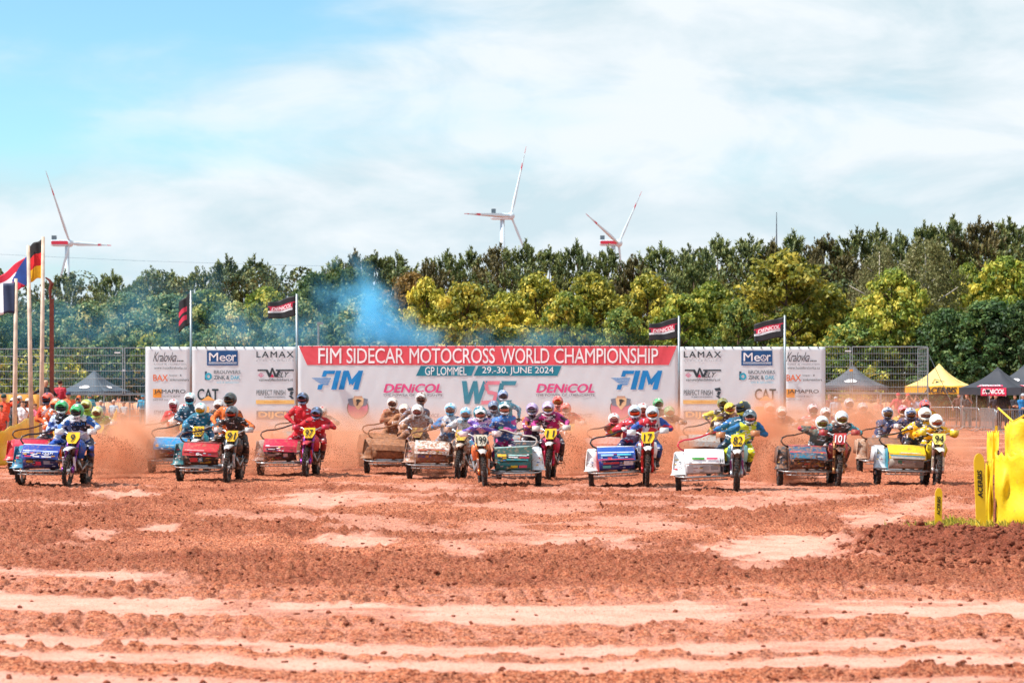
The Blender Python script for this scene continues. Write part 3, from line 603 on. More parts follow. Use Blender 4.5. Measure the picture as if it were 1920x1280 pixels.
def col_meor(b, dx, cx):
    X_ = lambda v: v + dx
    b.rect(X_(388), 657, X_(446), 685, '16528a', name='blue_field'); b.text('Me', X_(392), X_(423), 661, 677, 'f2f4f6', .008, off=.03); b.text('r', X_(436), X_(443), 665, 677, 'f2f4f6', .008, off=.03)
    b.ring(X_(429.5), 671, 6, 6, 1.5, 'f2f4f6', off=.03); b.poly([[(X_(429), 665), (X_(430), 665), (X_(430), 671.5), (X_(429), 671.5)], [(X_(429), 671), (X_(430), 671), (X_(434.5), 675), (X_(433.5), 675.5)], [(X_(429), 671), (X_(430), 671), (X_(425.5), 675.5), (X_(424.5), 675)]], 'f2f4f6', name='star', off=.031)
    b.rect(X_(391), 679, X_(444), 680.3, 'e8edf2', off=.03, name='white_line'); b.rect(X_(391), 682, X_(444), 683, '9fb6cc', off=.03, name='white_line')
    b.rect(X_(384), 696, X_(388), 712, '3a5a70', name='b_stem'); b.ring(X_(391), 705.5, 6.5, 6.8, 3.6, '2aa8c4'); 
    b.text('BROUWERS', X_(401), X_(451), 694, 700.5, '66737c', .01); b.text('ZINK &', X_(401), X_(430), 704, 711, '4a5a64', .015); b.text('DAK', X_(433), X_(450), 704, 711, '22b0d0', .01); b.text('zink & dakwerken', X_(406), X_(448), 715, 718, '6cc8e0')
    b.text('CAT', X_(cx), X_(cx + 40), 728.5, 750, '22393f', .025); b.poly(((X_(cx + 20.5), 741.5), (X_(cx + 20.6), 741.5), (X_(cx + 34), 750.5), (X_(cx + 7), 750.5)), 'f0b060', name='yellow_triangle', off=.03)
    b.rect(X_(cx + 1), 762, X_(cx + 22), 778, 'f4c060', name='yellow_field')
def col_lamax(b, dx):
    X_ = lambda v: v + dx
    b.text('LAMAX', X_(481), X_(551), 658.5, 670, BK, .012, spacing=1.25); b.text('ELECTRONICS', X_(481), X_(551), 674.5, 677.5, 'a4abb0', spacing=1.6)
    b.poly([[(X_(483), 692.5), (X_(501), 692.5), (X_(501), 695.5), (X_(483), 695.5)], [(X_(517), 692.5), (X_(551), 692.5), (X_(551), 695.5), (X_(517), 695.5)]], BK, name='black_bars')
    b.poly([[(X_(497), 692.5), (X_(502), 692.5), (X_(509), 707), (X_(504), 707)], [(X_(509), 689.5), (X_(512), 689.5), (X_(508), 707), (X_(503.5), 707)], [(X_(509), 689.5), (X_(512), 689.5), (X_(520), 707), (X_(515), 707)], [(X_(522), 692.5), (X_(527), 692.5), (X_(520), 707), (X_(515.5), 707)]], BK, name='letter_w', off=.027)
    b.poly(((X_(510.5), 700.5), (X_(510.7), 700.5), (X_(514), 707), (X_(507), 707)), 'd8305c', name='red_triangle', off=.031)
    b.text('ELY', X_(519), X_(542), 697.5, 707, BK, .015, .4); b.ring(X_(489.5), 703, 6, 4, 1.0, 'd8407c', 4); b.text('RK', X_(486), X_(493), 701, 705.5, 'd8407c')
    b.text('vanwelyleidekkers.nl', X_(485), X_(549), 709, 716, BK, .0)
    b.text('PERFECT FINISH', X_(481), X_(535), 731, 740.5, '283840', .0, spacing=.95); b.text('RUBBERVERWIJDERING', X_(496), X_(535), 742.5, 746.5, '4c5c66')
    b.poly([[(X_(538), 728), (X_(549), 726), (X_(551), 732), (X_(541), 733)], [(X_(545), 733), (X_(551), 734), (X_(548), 741), (X_(543), 739)], [(X_(541), 742), (X_(546), 740), (X_(551), 747), (X_(548), 748)]], '34444e', name='figure_logo')
    b.rect(X_(480), 749.5, X_(552), 757, 'f4c878', name='orange_strip'); b.text('www.perfectfinish.nl', X_(495), X_(535), 751.5, 755, 'c08038', off=.03)
    b.rect(X_(481), 770, X_(552), 786.5, '7c8088', name='grey_field'); b.text('DIJCK', X_(484.5), X_(549), 771.5, 785, 'f4c890', .035, off=.03)
b1 = Banner(273, 357, 'leftmost banner section with the handwritten logo and the words BAX and JAMAPRO'); col_kral(b1, 0); b1.text('STERTVELD', 289, 322, 769, 776, '75797c')
b2 = Banner(359, 556, 'left banner section with the blue Meor sign, CAT and LAMAX'); col_meor(b2, 0, 370); col_lamax(b2, 0)
b3 = Banner(558, 1272, 'long middle banner section reading FIM SIDECAR MOTOCROSS WORLD CHAMPIONSHIP', 648)
b3.poly(((560, 648.5), (1269, 648.5), (1254, 684), (576, 684)), 'e2525e', name='red_strip')
for w_, a, c in (('FIM', 597, 640), ('SIDECAR', 650, 758), ('MOTOCROSS', 768, 928), ('WORLD', 939, 1030), ('CHAMPIONSHIP', 1039, 1234)): b3.text(w_, a, c, 652.5, 681, 'f6f8fa', .004, spacing=.95, off=.03)
b3.poly([[(789, 685.8), (892, 685.8), (884, 704.5), (780, 704.5)], [(897, 685.8), (1053, 685.8), (1045, 704.5), (888, 704.5)]], '1b8299', name='teal_strip')
b3.text('GP LOMMEL', 797, 875, 687.6, 703, 'f4f8fa', .0, spacing=.95, off=.03); b3.text('29.-30. JUNE 2024', 904, 1038, 687.6, 703, 'f4f8fa', .0, spacing=.95, off=.03)
for dx in (0, 561):
    q = lambda a: [(x + dx, y) for x, y in a]
    b3.poly([q([(607, 694.5), (629, 694.5), (627, 701), (604.5, 701)]), q([(605, 701), (613, 701), (611, 706), (603, 706)]), q([(597, 721), (606, 721), (603, 730), (595, 730)]),
             q([(630, 694.5), (640, 694.5), (631, 730), (621, 730)]), q([(644, 694.5), (653, 694.5), (645, 730), (635, 730)]), q([(648, 694.5), (654, 694.5), (661, 716), (655, 722)]), q([(673, 694.5), (680, 694.5), (661, 722), (655, 716)]), q([(672, 694.5), (681, 694.5), (672, 730), (662, 730)])], '0f86cc', name='fim_logo')
    b3.poly([q([(584 + 5 * k, 708.5 + 3.6 * k), (621 - k * 1.5, 708.5 + 3.6 * k), (620 - k * 1.5, 710.5 + 3.6 * k), (589 + 5 * k, 710.5 + 3.6 * k)]) for k in range(4)], '0f86cc', name='wing_lines')
for dx in (0, 286):
    b3.text('DENiCOL', 719 + dx, 829 + dx, 719, 736, 'e04c88', .035, .25); b3.text('THE POWER OF LUBRICANTS', 718 + dx, 829 + dx, 738.5, 742.5, '8a8890', .01)
def poly3(b, quads, col, nm): b.poly(quads, col, name=nm)
poly3(b3, [[(866, 714), (875, 714), (880, 752), (871, 757)], [(887, 714), (894, 714), (880, 757), (872, 757)], [(887, 714), (895, 714), (899, 752), (890, 757)], [(906, 714), (914, 714), (899, 757), (891, 757)]], '3f8ea4', 'letter_w')
poly3(b3, [[(908, 714), (938, 714), (936, 721), (912, 721)], [(908, 720), (915, 720), (917, 734), (910, 731)], [(912, 730), (932, 735), (934, 742), (914, 738)], [(927, 737), (934, 740), (930, 756), (923, 752)], [(903, 751), (926, 750), (924, 757), (902, 758)]], 'e48a9c', 'letter_s')
poly3(b3, [[(940, 714), (969, 714), (966, 722), (942, 722)], [(937, 718), (946, 718), (938, 750), (930, 752)], [(932, 750), (960, 750), (957, 758), (934, 758)]], '3f8ea4', 'letter_c')
for dx in (0, 493):
    b3.disc(671 + dx, 765, 19, 19.5, 'd87c96', name='round_badge', off=.019); b3.ring(671 + dx, 765, 20.5, 21, 1.6, '7c6a60')
    for q_ in ([(652 + dx, 748), (665 + dx, 745), (665 + dx, 762), (655 + dx, 760)], [(678 + dx, 745), (690 + dx, 748), (687 + dx, 760), (678 + dx, 762)]): b3.poly([q_], '7d8696', name='badge_wing', off=.024)
    b3.poly([[(661 + dx, 746), (682 + dx, 746), (681 + dx, 758), (663 + dx, 758)], [(663 + dx, 758), (681 + dx, 758), (672 + dx, 768), (671 + dx, 768)]], 'e8c498', name='badge_shield', off=.028)
    b3.poly([[(668 + dx, 748), (674 + dx, 748), (675 + dx, 754), (668 + dx, 753)], [(669 + dx, 753), (674 + dx, 753), (671 + dx, 760), (668 + dx, 761)], [(674 + dx, 749), (678 + dx, 750), (677 + dx, 752), (674 + dx, 752)]], '3c3836', name='heraldic_beast', off=.033)
    b3.poly([[(664 + dx, 742), (679 + dx, 742), (680 + dx, 746), (663 + dx, 746)]], 'c8a088', name='badge_crown', off=.027)
for dx in (0, 286): b3.text('SERVICE', 792 + dx, 824 + dx, 775, 782, 'a2a6ae', .02, .2)
b4 = Banner(1274, 1469, 'right banner section with LAMAX, the blue Meor sign and CAT'); col_lamax(b4, 801); col_meor(b4, 1002, 1415 - 1002)
b5 = Banner(1471, 1547, 'rightmost banner section with the handwritten logo and an orange BAX'); col_kral(b5, 1187); b5.text('STERTVELD', 1475, 1506, 769, 776, 'a08c8c')
# ------------------------------------------------------------------ flag poles before the banner
def cloth_flag(name, pole_p, w, h, mats, bands, droop, root, phase=0, nx=14, nz_=10, side=-1, lean=.35):
    """hangs from pole_p (top corner); bands(u,v)->material index"""
    mb = MB(); rows = []
    for i in range(nz_ + 1):
        v = i / nz_; r = []
        for j in range(nx + 1):
            u = j / nx; x = side * w * u * (1 - .1 * math.sin(u * 3)); y = .14 * w * math.sin(u * 7 + phase + v * 1.5) * u ** .6
            z = -h * v * (1 - .12 * u) - droop * u - .05 * h * math.sin(u * 6 + phase + v * 2) * u
            r.append(Vector(pole_p) + Vector((x, y + lean * w * u, z)))
        rows.append(r)
    k = len(mb.v); b = nx + 1
    mb.v += [tuple(p) for r in rows for p in r]
    for i in range(nz_):
        for j in range(nx): mb.f.append((i * b + j, i * b + j + 1, (i + 1) * b + j + 1, (i + 1) * b + j)); mb.m.append(bands((j + .5) / nx, (i + .5) / nz_))
    o = mb.obj(name, mats, root, True); s_ = o.modifiers.new('thick', 'SOLIDIFY'); s_.thickness = .008; return rows
for px, py, f0, lab in ((358, 545, 40, 'first thin pole from the left with a limp black flag before the banner'), (556.5, 551, 45, 'pole with a flying black flag at the left end of the red strip'), (1273, 592, 45, 'pole with a black flag at the right end of the red strip'), (1471.5, 591, 45, 'rightmost pole with a black flag before the banner')):
    b = P(px, 0, 112.6); t = P(px, py, 112.6); root = empty('flag_pole', (b.x, b.y, 0), label=lab, cat='flagpole', group='flagpoles with black flags along the banner')
    MB().tube([(0, 0, -.1), (0, 0, t.z)], [.065, .05], 10).obj('pole', METAL, root, True)
    fr = empty('flag', (b.x, b.y, 0), label=lab.replace('pole with a', 'flag, a').split(' before')[0].replace('first thin pole from the left with a limp black flag', 'limp black flag with red print') if 0 else {358: 'limp black flag with red print hanging straight down its pole', 556.5: 'black flag with red white lettering flying beside the word FIM', 1273: 'black flag with red lettering flying above the end of the red strip', 1471.5: 'rightmost black flag with red lettering, above the CAT sign'}[px], cat='flag', group='black flags along the banner')
    def bands(u, v, px=px): 
        if px == 358: return 1 if (.35 < v < .5 or .62 < v < .78) and u > .3 else 0
        return 2 if .25 < v < .31 or .64 < v < .69 else (1 if .31 <= v < .56 and .12 < u < .95 else (3 if .56 <= v <= .64 and .1 < u else 0))
    dims = (.55, 1.5) if px == 358 else (1.35, .95)
    rows = cloth_flag('flag_cloth', (-.06, -.02, t.z - .08), dims[0], dims[1], [BLACKC, mat('c02848', .7), mat('b02040', .7), mat('c8ccd0', .7)], bands, .3 if px != 358 else .5, fr, px, 18, 18)
    if px != 358:
        n0, n1 = len(rows) - 1, len(rows[0]) - 1
        def onflag(u, v):
            a = (.14 + .76 * (1 - u)) * n1; c = (.34 + .20 * (1 - v)) * n0; i, j = int(c), int(a); fy, fx = c - i, a - j
            p = rows[i][j].lerp(rows[i][j + 1], fx).lerp(rows[i + 1][j].lerp(rows[i + 1][j + 1], fx), fy); return p + Vector((0, -.02, 0))
        text_on('DENiCOL', onflag, mat('f0d8dc', .7), fr, .04, .2)
p = P(597, 0, 118); root = empty('lamp_post', (p.x, 118, 0), label='short pale post with a small head standing in the blue smoke behind the banner', cat='post')
MB().tube([(0, 0, 0), (0, 0, P(0, 606, 118).z)], .05, 8).obj('pole', METAL, root); MB().box((.08, 0, P(0, 606, 118).z), (.3, .2, .12)).obj('lamp_head', METAL, root)
# ------------------------------------------------------------------ national flags at the left, on wooden poles
WOOD = mat('cfb9a6', .8, var=.25, vscale=4, name='pale_wood'); YP = 70.0
def wood_pole(pb, pt_, py_top, lab, py_b=862, Y=YP):
    a = P(pb, py_b, Y); t = P(pt_, py_top, Y); root = empty('flag_pole', (a.x, Y, 0), label=lab, cat='flagpole', group='wooden poles with national flags')
    MB().tube([(0, 0, -.1), (t.x - a.x, 0, t.z)], [.075, .05], 9).obj('pole', WOOD, root, True); return t, root
t1, _ = wood_pole(27, 30, 522, 'leftmost short wooden pole carrying the dark blue and white flag')
f1 = empty('flag', (t1.x, YP, 0), label='dark blue and white tricolour hanging from the leftmost pole', cat='flag')
cloth_flag('flag_cloth', (-.03, -.05, t1.z - .1), .62, .92, [mat('1c2c4c', .7), mat('dfe2e8', .7), mat('b8263a', .7)], lambda u, v: 0 if u < .62 else 1, .12, f1, 1.0)
t2, _ = wood_pole(60, 53, 460, 'middle wooden pole carrying the red white and blue flag')
f2 = empty('flag', (t2.x, YP, 0), label='flying flag with a blue wedge and red and white stripes', cat='flag')
cloth_flag('flag_cloth', (-.03, .05, t2.z - .3), .95, .85, [mat('1c4490', .7), mat('c81e3c', .7), mat('e6e4ea', .7)], lambda u, v: 0 if u < .55 * (1 - abs(v - .5) * 2) + .05 else (1 if v < .3 or v > .55 else 2), .55, f2, 2.2, 22, 22)
t3, _ = wood_pole(77, 81, 444, 'right wooden pole carrying the black red and gold flag')
f3 = empty('flag', (t3.x, YP, 0), label='black red and gold German flag with its corner blown up', cat='flag')
cloth_flag('flag_cloth', (-.03, .0, t3.z - .05), .42, 1.15, [mat('141416', .7), mat('d01820', .7), mat('f2b818', .7)], lambda u, v: 0 if v < .33 else (1 if v < .66 else 2), .22, f3, .6, 14, 18)
for q, tp in ((t1, 30), (t2, 53), (t3, 81)): pass
RUST = mat('6a3024', .75, .2, var=.25, name='rusty_steel')
a = P(97, 0, 96); rp = empty('rusty_post', (a.x, 96, 0), label='tall rusty brown steel post with a bent bracket beside the German flag', cat='post')
MB().box((0, 0, P(0, 560, 96).z / 2), (.16, .12, P(0, 560, 96).z)).obj('post', RUST, rp)
zt = P(0, 560, 96).z; MB().tube([(-.05, 0, zt), (-.07, 0, zt + .35), (0, 0, zt + .6), (-.1, 0, zt + .75), (-.25, 0, zt + .85)], [.05, .06, .09, .05, .03], 8).obj('bracket', RUST, rp)
# ------------------------------------------------------------------ mesh site fence panels
def mesh_panel(px0, px1, py0, py1, Y, lab, grp, Y1=None, bars=True, posts=(0, 1), step=.115):
    a, b = P(px0, py0, Y), P(px1, py0, Y1 or Y); ztop = (H + (HZ - py0) / F * Y); zb = H + (HZ - py1) / F * Y
    root = empty('mesh_fence_panel', (a.x, a.y, 0), label=lab, cat='fence panel', group=grp); d = Vector((b.x - a.x, b.y - a.y, 0)); L = d.length; d.normalize()
    for e in posts: q = d * (L * e); MB().tube([q + Vector((0, 0, zb)), q + Vector((0, 0, ztop))], .028, 8).obj('post', METAL, root)
    MB().tube([Vector((0, 0, ztop)), d * L + Vector((0, 0, ztop))], .024, 6).obj('top_rail', METAL, root)
    MB().tube([Vector((0, 0, zb)), d * L + Vector((0, 0, zb))], .024, 6).obj('bottom_rail', METAL, root)
    n = max(2, int(L / step)); w1 = MB().tube([(0, 0, zb), (0, 0, ztop)], .006, 4).mesh('wire'); w1.materials.append(None)
    for i in range(1, n): o = link('wire', w1, METAL, root); o.location = d * (L * i / n)
    k = max(2, int((ztop - zb) / .32)); w2 = MB().tube([(0, 0, 0), d * L], .012, 4).mesh('cross_wire'); w2.materials.append(None)
    for i in range(1, k): o = link('cross_wire', w2, METAL, root); o.location = (0, -.01, zb + (ztop - zb) * i / k)
    return root
g = 'mesh site fence panels beside the banner'
mesh_panel(-12, 78, 654, 738, YB + 1, 'upper mesh fence panel behind the national flag poles', g)
mesh_panel(80, 230, 652, 738, YB + 1, 'upper mesh fence panel above the left dark tent', g)
mesh_panel(234, 273, 652, 738, YB + 1, 'narrow upper mesh fence panel touching the left end of the banner', g)
mesh_panel(1547, 1594, 650, 738, YB + 1, 'narrow upper mesh fence panel touching the right end of the banner', g)
mesh_panel(1598, 1739, 650, 738, YB + 1, 'wide upper mesh fence panel above the right dark tent', g)
mesh_panel(1740, 1721, 652, 738, YB + 1, 'end mesh fence panel turned away at the right end of the fence', g, YB + 4.4, step=.5)
g = 'lower mesh fence panels beside the banner'
mesh_panel(100, 272, 740, 806, YB + 1, 'lower mesh fence panel in front of the left dark tent', g)
mesh_panel(1547, 1650, 736, 806, YB + 1, 'lower mesh fence panel under the right dark tent', g)
mesh_panel(1652, 1740, 737, 806, YB + 1, 'lower mesh fence panel before the photographers in red', g)
for px in (232, 1596): 
    a = P(px, 0, YB + .9); MB().box((a.x, a.y, P(0, 690, YB).z - .1), (.16, .05, .1)).obj('fence_clamp', mat('f0a030' if px > 999 else 'b8c0c4'), label='clamp joining two tall fence panels ' + ('right of the banner' if px > 999 else 'left of the banner'), cat='clamp')
p = P(1590, 658, YB + .8); MB().box(p, (.28, .02, .06)).obj('notice', mat('e8ecec'), label='small white notice on the fence just right of the banner', cat='sign')
p = P(220, 661, YB + .8); MB().box(p, (.28, .02, .06)).obj('notice', mat('e8ecec'), label='small white notice on the fence left of the banner', cat='sign')
# guy wire
MB().tube([P(1742, 665, YB), P(1790, 768, YB - 6)], .018, 5).obj('guy_rope', mat('2c3034'), label='dark guy rope running down from the end of the tall fence', cat='rope')
# ------------------------------------------------------------------ tents
def tent(cx, peak, eave, val, x0, x1, Y, roof, lab, grp, rz=.5, legs_to=0, valance=None, peakcol=None, name='canopy_tent'):
    s = F / Y; c = P(cx, 0, Y); W = (x1 - x0) / s / (math.cos(rz) + abs(math.sin(rz))); root = empty(name, (c.x + ((x0 + x1) / 2 - cx) / s, Y, 0), rz, label=lab, cat='tent', group=grp)
    zp, ze, zv = H + (HZ - peak) / s, H + (HZ - eave) / s, H + (HZ - val) / s; h = W / 2; rm = mat(roof, .7, var=.06); vm = mat(valance or roof, .7, var=.06)
    for k in range(4):
        rows = []
        for i in range(9):
            t = i / 8; zz = ze + (zp - ze) * (.55 * t + .45 * t ** 2.6); r = h * (1 - t) + .05
            rows.append([Vector((r * u, -r, zz - .10 * (1 - u * u) * (1 - t) * t * 2)) for u in (-1, -.5, 0, .5, 1)])
        rot = Matrix.Rotation(k * math.pi / 2, 3, 'Z'); rows = [[rot @ p for p in r] for r in rows]
        MB().sheet(rows, .01).obj('roof_panel', rm, root, True)
        MB().sheet([[rot @ Vector((u * (h + .05), -h - .06, z + .02 * math.sin(u * 9))) for u in (-1, -.6, -.2, .2, .6, 1)] for z in (ze + .02, zv)], .01).obj('valance', vm, root)
        p = rot @ Vector((h - .03, -h + .03, 0)); MB().box((p.x, p.y, ze / 2), (.05, .05, ze)).obj('leg', METAL, root)
    MB().ball((0, 0, zp), .06).obj('peak_cap', rm, root); return root, h, zp, ze, zv
def roof_pt(h, zp, ze, k, u, t, off=.03):
    zz = ze + (zp - ze) * (.55 * t + .45 * t ** 2.6); r = h * (1 - t) + .05
    return Matrix.Rotation(k * math.pi / 2, 3, 'Z') @ Vector((r * u, -r - off, zz + off - .10 * (1 - u * u) * (1 - t) * t * 2))
def roof_logo(T, k, cu, ct, ru, rt, m, ring=0, n=20):
    root, h, zp, ze, zv = T; mb = MB(); q = [roof_pt(h, zp, ze, k, cu + ru * math.cos(2 * math.pi * i / n) / (1 - ct), ct + rt * math.sin(2 * math.pi * i / n)) for i in range(n)]
    if ring:
        q2 = [roof_pt(h, zp, ze, k, cu + (ru - ring) * math.cos(2 * math.pi * i / n) / (1 - ct), ct + (rt - ring * .8) * math.sin(2 * math.pi * i / n), .035) for i in range(n)]
        mb.add(q + q2, [(i, (i + 1) % n, n + (i + 1) % n, n + i) for i in range(n)])
    else: mb.add([roof_pt(h, zp, ze, k, cu, ct)] + q, [(0, 1 + i, 1 + (i + 1) % n) for i in range(n)])
    mb.obj('roof_print', m, root)
WP = mat('f0e8e8', .7); BKP = mat('1c1c20', .7)
G = 'pop-up canopy tents by the track'
T = tent(176, 696, 734, 740, 114, 240, 128, '46525e', 'dark grey canopy tent with white oval print behind the left fence', G, -.35); roof_logo(T, 0, -.05, .38, .2, .1, WP); roof_logo(T, 1, -.1, .38, .15, .09, WP)
T = tent(1592, 686, 724, 731, 1530, 1668, 128, '5a5a60', 'dark grey canopy tent with white oval print right of the banner', G, -.3); roof_logo(T, 0, .05, .42, .2, .1, WP)
T = tent(1764, 684, 724, 738, 1694, 1828, 122, 'f0cc78', 'yellow canopy tent marked ACERBIS', G, -.34, valance='f0b020')
roof_logo(T, 0, .05, .38, .26, .17, BKP, .045, 3); roof_logo(T, 1, -.05, .38, .22, .17, BKP, .045, 3); roof_logo(T, 0, .05, .36, .08, .06, BKP, 0, 3); roof_logo(T, 1, -.05, .36, .08, .06, BKP, 0, 3)
def on_val(T, u0, u1, a, b, k=0):
    root, h, zp, ze, zv = T; rot = Matrix.Rotation(k * math.pi / 2, 3, 'Z'); return lambda u, v: rot @ Vector(((u0 + (u1 - u0) * u) * h, -h - .09, zv + (ze - zv) * (a + (b - a) * v)))
text_on('ACERBIS', on_val(T, -.35, .80, .10, .9), BKP, T[0], .05, .25)
T = tent(1865, 690, 727, 740, 1796, 1946, 117, '34363e', 'black canopy tent with red print near the spectators', G, -.45)
for k, (u0, u1) in ((0, (-.5, .45)), (1, (-.4, .5))):
    root, h, zp, ze, zv = T
    mb = MB(); mb.sheet([[roof_pt(h, zp, ze, k, u, t, .03) for u in np.linspace(u0, u1, 7)] for t in (.10, .26)]); mb.obj('roof_print', mat('d8305a', .7), root)
    text_on('DENiCOL', lambda u, v, k=k, u0=u0, u1=u1: roof_pt(h, zp, ze, k, u0 + .05 + (u1 - u0 - .1) * u, .12 + .12 * v, .05), WP, root, .04, .2)
mb = MB(); r_ = on_val(T, -.3, .55, -.1, 1.05); mb.sheet([[r_(u, v) for u in (0, .5, 1)] for v in (0, 1)]); mb.obj('valance_print', mat('d82850', .7), T[0]); r2 = on_val(T, -.25, .5, .15, .85); text_on('DENiCOL', lambda u, v: r2(u, v) + Vector((0, -.02, 0)), WP, T[0], .05, .2)
T = tent(1912, 686, 722, 737, 1850, 1990, 131, '3c4048', 'farther black canopy tent with white oval, behind the red-printed one', G, -.5); roof_logo(T, 0, -.25, .42, .17, .1, WP); 
# ------------------------------------------------------------------ steel crowd barriers, right
def barrier(x0, x1, Y0, Y1, lab, top=1.1):
    a, b = P(x0, 0, Y0), P(x1, 0, Y1); root = empty('crowd_barrier', (a.x, a.y, 0), label=lab, cat='barrier', group='steel crowd barriers on the right'); d = Vector((b.x - a.x, b.y - a.y, 0)); L = d.length; d.normalize(); nrm = Vector((-d.y, d.x, 0))
    q = lambda t, z: d * t + Vector((0, 0, z))
    MB().tube([q(0, .12), q(0, top - .15), q(.04, top - .04), q(.15, top), q(L - .15, top), q(L - .04, top - .04), q(L, top - .15), q(L, .12)], .022, 8).obj('frame_tube', METAL, root, True)
    MB().tube([q(0, .2), q(L, .2)], .017, 6).obj('lower_rail', METAL, root)
    bm = MB().tube([(0, 0, .2), (0, 0, top)], .009, 5).mesh('upright_bar'); bm.materials.append(None); n = int(L / .13)
    for i in range(1, n): o = link('upright_bar', bm, METAL, root); o.location = d * (L * i / n)
    for t in (.25, L - .25): MB().tube([q(t, .2) , q(t, .1) - nrm * .15, q(t, .02) - nrm * .32], .017, 6).tube([q(t, .2), q(t, .1) + nrm * .15, q(t, .02) + nrm * .32], .017, 6).obj('foot', METAL, root)
barrier(1716, 1801, 118, 116, 'crowd barrier under the yellow tent'); barrier(1803, 1836, 115, 113, 'narrow turned crowd barrier under the first black tent'); barrier(1838, 1866, 112, 108, 'crowd barrier in front of the tripod'); barrier(1868, 1925, 105, 106, 'crowd barrier nearest the yellow fence, before the man in blue')
# far yellow and orange edging strips behind the spectators
def strip(name, pts, z0, z1, col, lab, th=.03, n=24):
    mb = MB(); rows = []
    for z in (z1, z0):
        r = []
        for i in range(n + 1):
            t = i / n * (len(pts) - 1); k = min(int(t), len(pts) - 2); p = Vector(pts[k]).lerp(Vector(pts[k + 1]), t - k); r.append(Vector((p.x, p.y + .06 * math.sin(i * 1.3), z + .04 * math.sin(i * 2.1) * (z > z0 + .1))))
        rows.append(r)
    return mb.sheet(rows, th).obj(name, mat(col, .7, var=.12, vscale=1.5), label=lab, cat='barrier', smooth=True)
YEL = 'e6c00a'
strip('yellow_barrier', [P(1690, 0, 150), P(1990, 0, 148)], .15, 1.35, 'e8bc28', 'long low yellow barrier sheet far behind the tents on the right')
strip('orange_barrier', [P(-40, 0, 121), P(76, 0, 123)], .3, 1.75, 'e6a24a', 'orange-yellow barrier sheet behind the group of photographers')
strip('orange_barrier', [P(120, 0, 133), P(273, 0, 133)], .2, 1.2, 'e2a07c', 'pale orange barrier sheet below the left dark tent')
strip('orange_barrier', [P(1547, 0, 133), P(1694, 0, 133)], .2, 1.2, 'e2a07c', 'pale orange barrier sheet below the right dark tent')
# tripod, under the black tent
a = P(1852, 0, 114); root = empty('tripod', (a.x, a.y, 0), label='tall black tripod standing behind the crowd barriers', cat='tripod')
MB().tube([(0, 0, .7), (0, 0, 1.9)], .02, 6).obj('column', BLACKC, root)
for k in range(3): MB().tube([(0, 0, .95), (.38 * math.cos(k * 2.1), .38 * math.sin(k * 2.1), 0)], .016, 6).obj('leg', BLACKC, root)
MB().box((0, 0, 1.9), (.16, .22, .14)).obj('head', BLACKC, root)
# ------------------------------------------------------------------ yellow padded fence on the right, and stakes
def yellow_sheet(base, z0s, z1s, lab, seed=0, name='yellow_barrier', grp='yellow barrier sheets at the right edge', nv=14, fold=.05, col=YEL):
    """base: list of ground points along the sheet; z0s/z1s: lower and upper edge heights above them"""
    n = 30; rows = []; rr = random.Random(seed); ph = [rr.random() * 6 for _ in range(4)]
    for i in range(nv + 1):
        v = i / nv; r = []
        for j in range(n + 1):
            t = j / n * (len(base) - 1); k = min(int(t), len(base) - 2); f = t - k; p = Vector(base[k]).lerp(Vector(base[k + 1]), f)
            a0 = z0s[k] * (1 - f) + z0s[k + 1] * f; a1 = z1s[k] * (1 - f) + z1s[k + 1] * f
            sag = .055 * math.sin(math.pi * ((j / n * 5) % 1)) if v < .15 else 0
            off = fold * (math.sin(j * .5 + ph[0] + v * 3) * .5 + math.sin(j * .23 + ph[1] - v * 5) + .6 * math.sin(v * 9 + ph[2] + j * .12)) * (.3 + math.sin(math.pi * v))
            r.append(Vector((p.x + off * .3, p.y + off, p.z + a1 + (a0 - a1) * v - sag)))
        rows.append(r)
    root = empty(name, tuple(base[0]), label=lab, cat='barrier', group=grp); o = Vector(base[0])
    MB().sheet([[q - o for q in r] for r in rows], .012).obj('sheet', mat(col, .6, var=.10, vscale=2.5, bump=.9, bscale=5, mud=.12, mudcol='b08a48'), root, True); return root, o
def gp(px, Y): x = (px - 960) / F * Y; return Vector((x, Y, gz(x, Y)))
yellow_sheet([gp(1848, 35.4), gp(1862, 35.3)], (.03, .04), (1.02, 1.08), 'narrow yellow sheet at the left end of the near fence, beside the big stake', 1, fold=.03)
R1, o1 = yellow_sheet([gp(1866, 35.2), gp(1895, 34.8), gp(1990, 34.0)], (.03, .06, .1), (1.17, 1.12, 1.22), 'wide yellow sheet filling the right edge of the view', 2, fold=.055)
yellow_sheet([gp(1884, 41.5), gp(1896, 41.0), gp(1990, 40.5)], (.3, .3, .3), (1.15, 1.32, 1.42), 'folded yellow padding behind the wide yellow sheet, strapped at its top', 3, fold=.06)
yellow_sheet([gp(1898, 38.0), gp(1990, 37.5)], (.1, .1), (1.0, 1.25), 'second layer of yellow padding right behind the wide sheet', 9, fold=.05, col='f0c010')
yellow_sheet([gp(1851, 48.0), gp(1873, 46.5)], (.2, .1), (1.05, .85), 'small far yellow sheet with torn top on the bank, left of the padding', 4, fold=.05)
for px, Y, h, lab in ((1846, 35.45, 1.06, 'thin dark stake at the left edge of the near yellow fence'), (1864.5, 35.25, 1.2, 'thin dark stake between the narrow and the wide yellow sheets')):
    p = gp(px, Y); MB().tube([(p.x - .0, p.y - .03, p.z - .1), (p.x + .05, p.y - .03, p.z + h)], .012, 6).obj('fence_stake', mat('5a3020', .8), label=lab, cat='stake', group='dark stakes of the yellow fence')
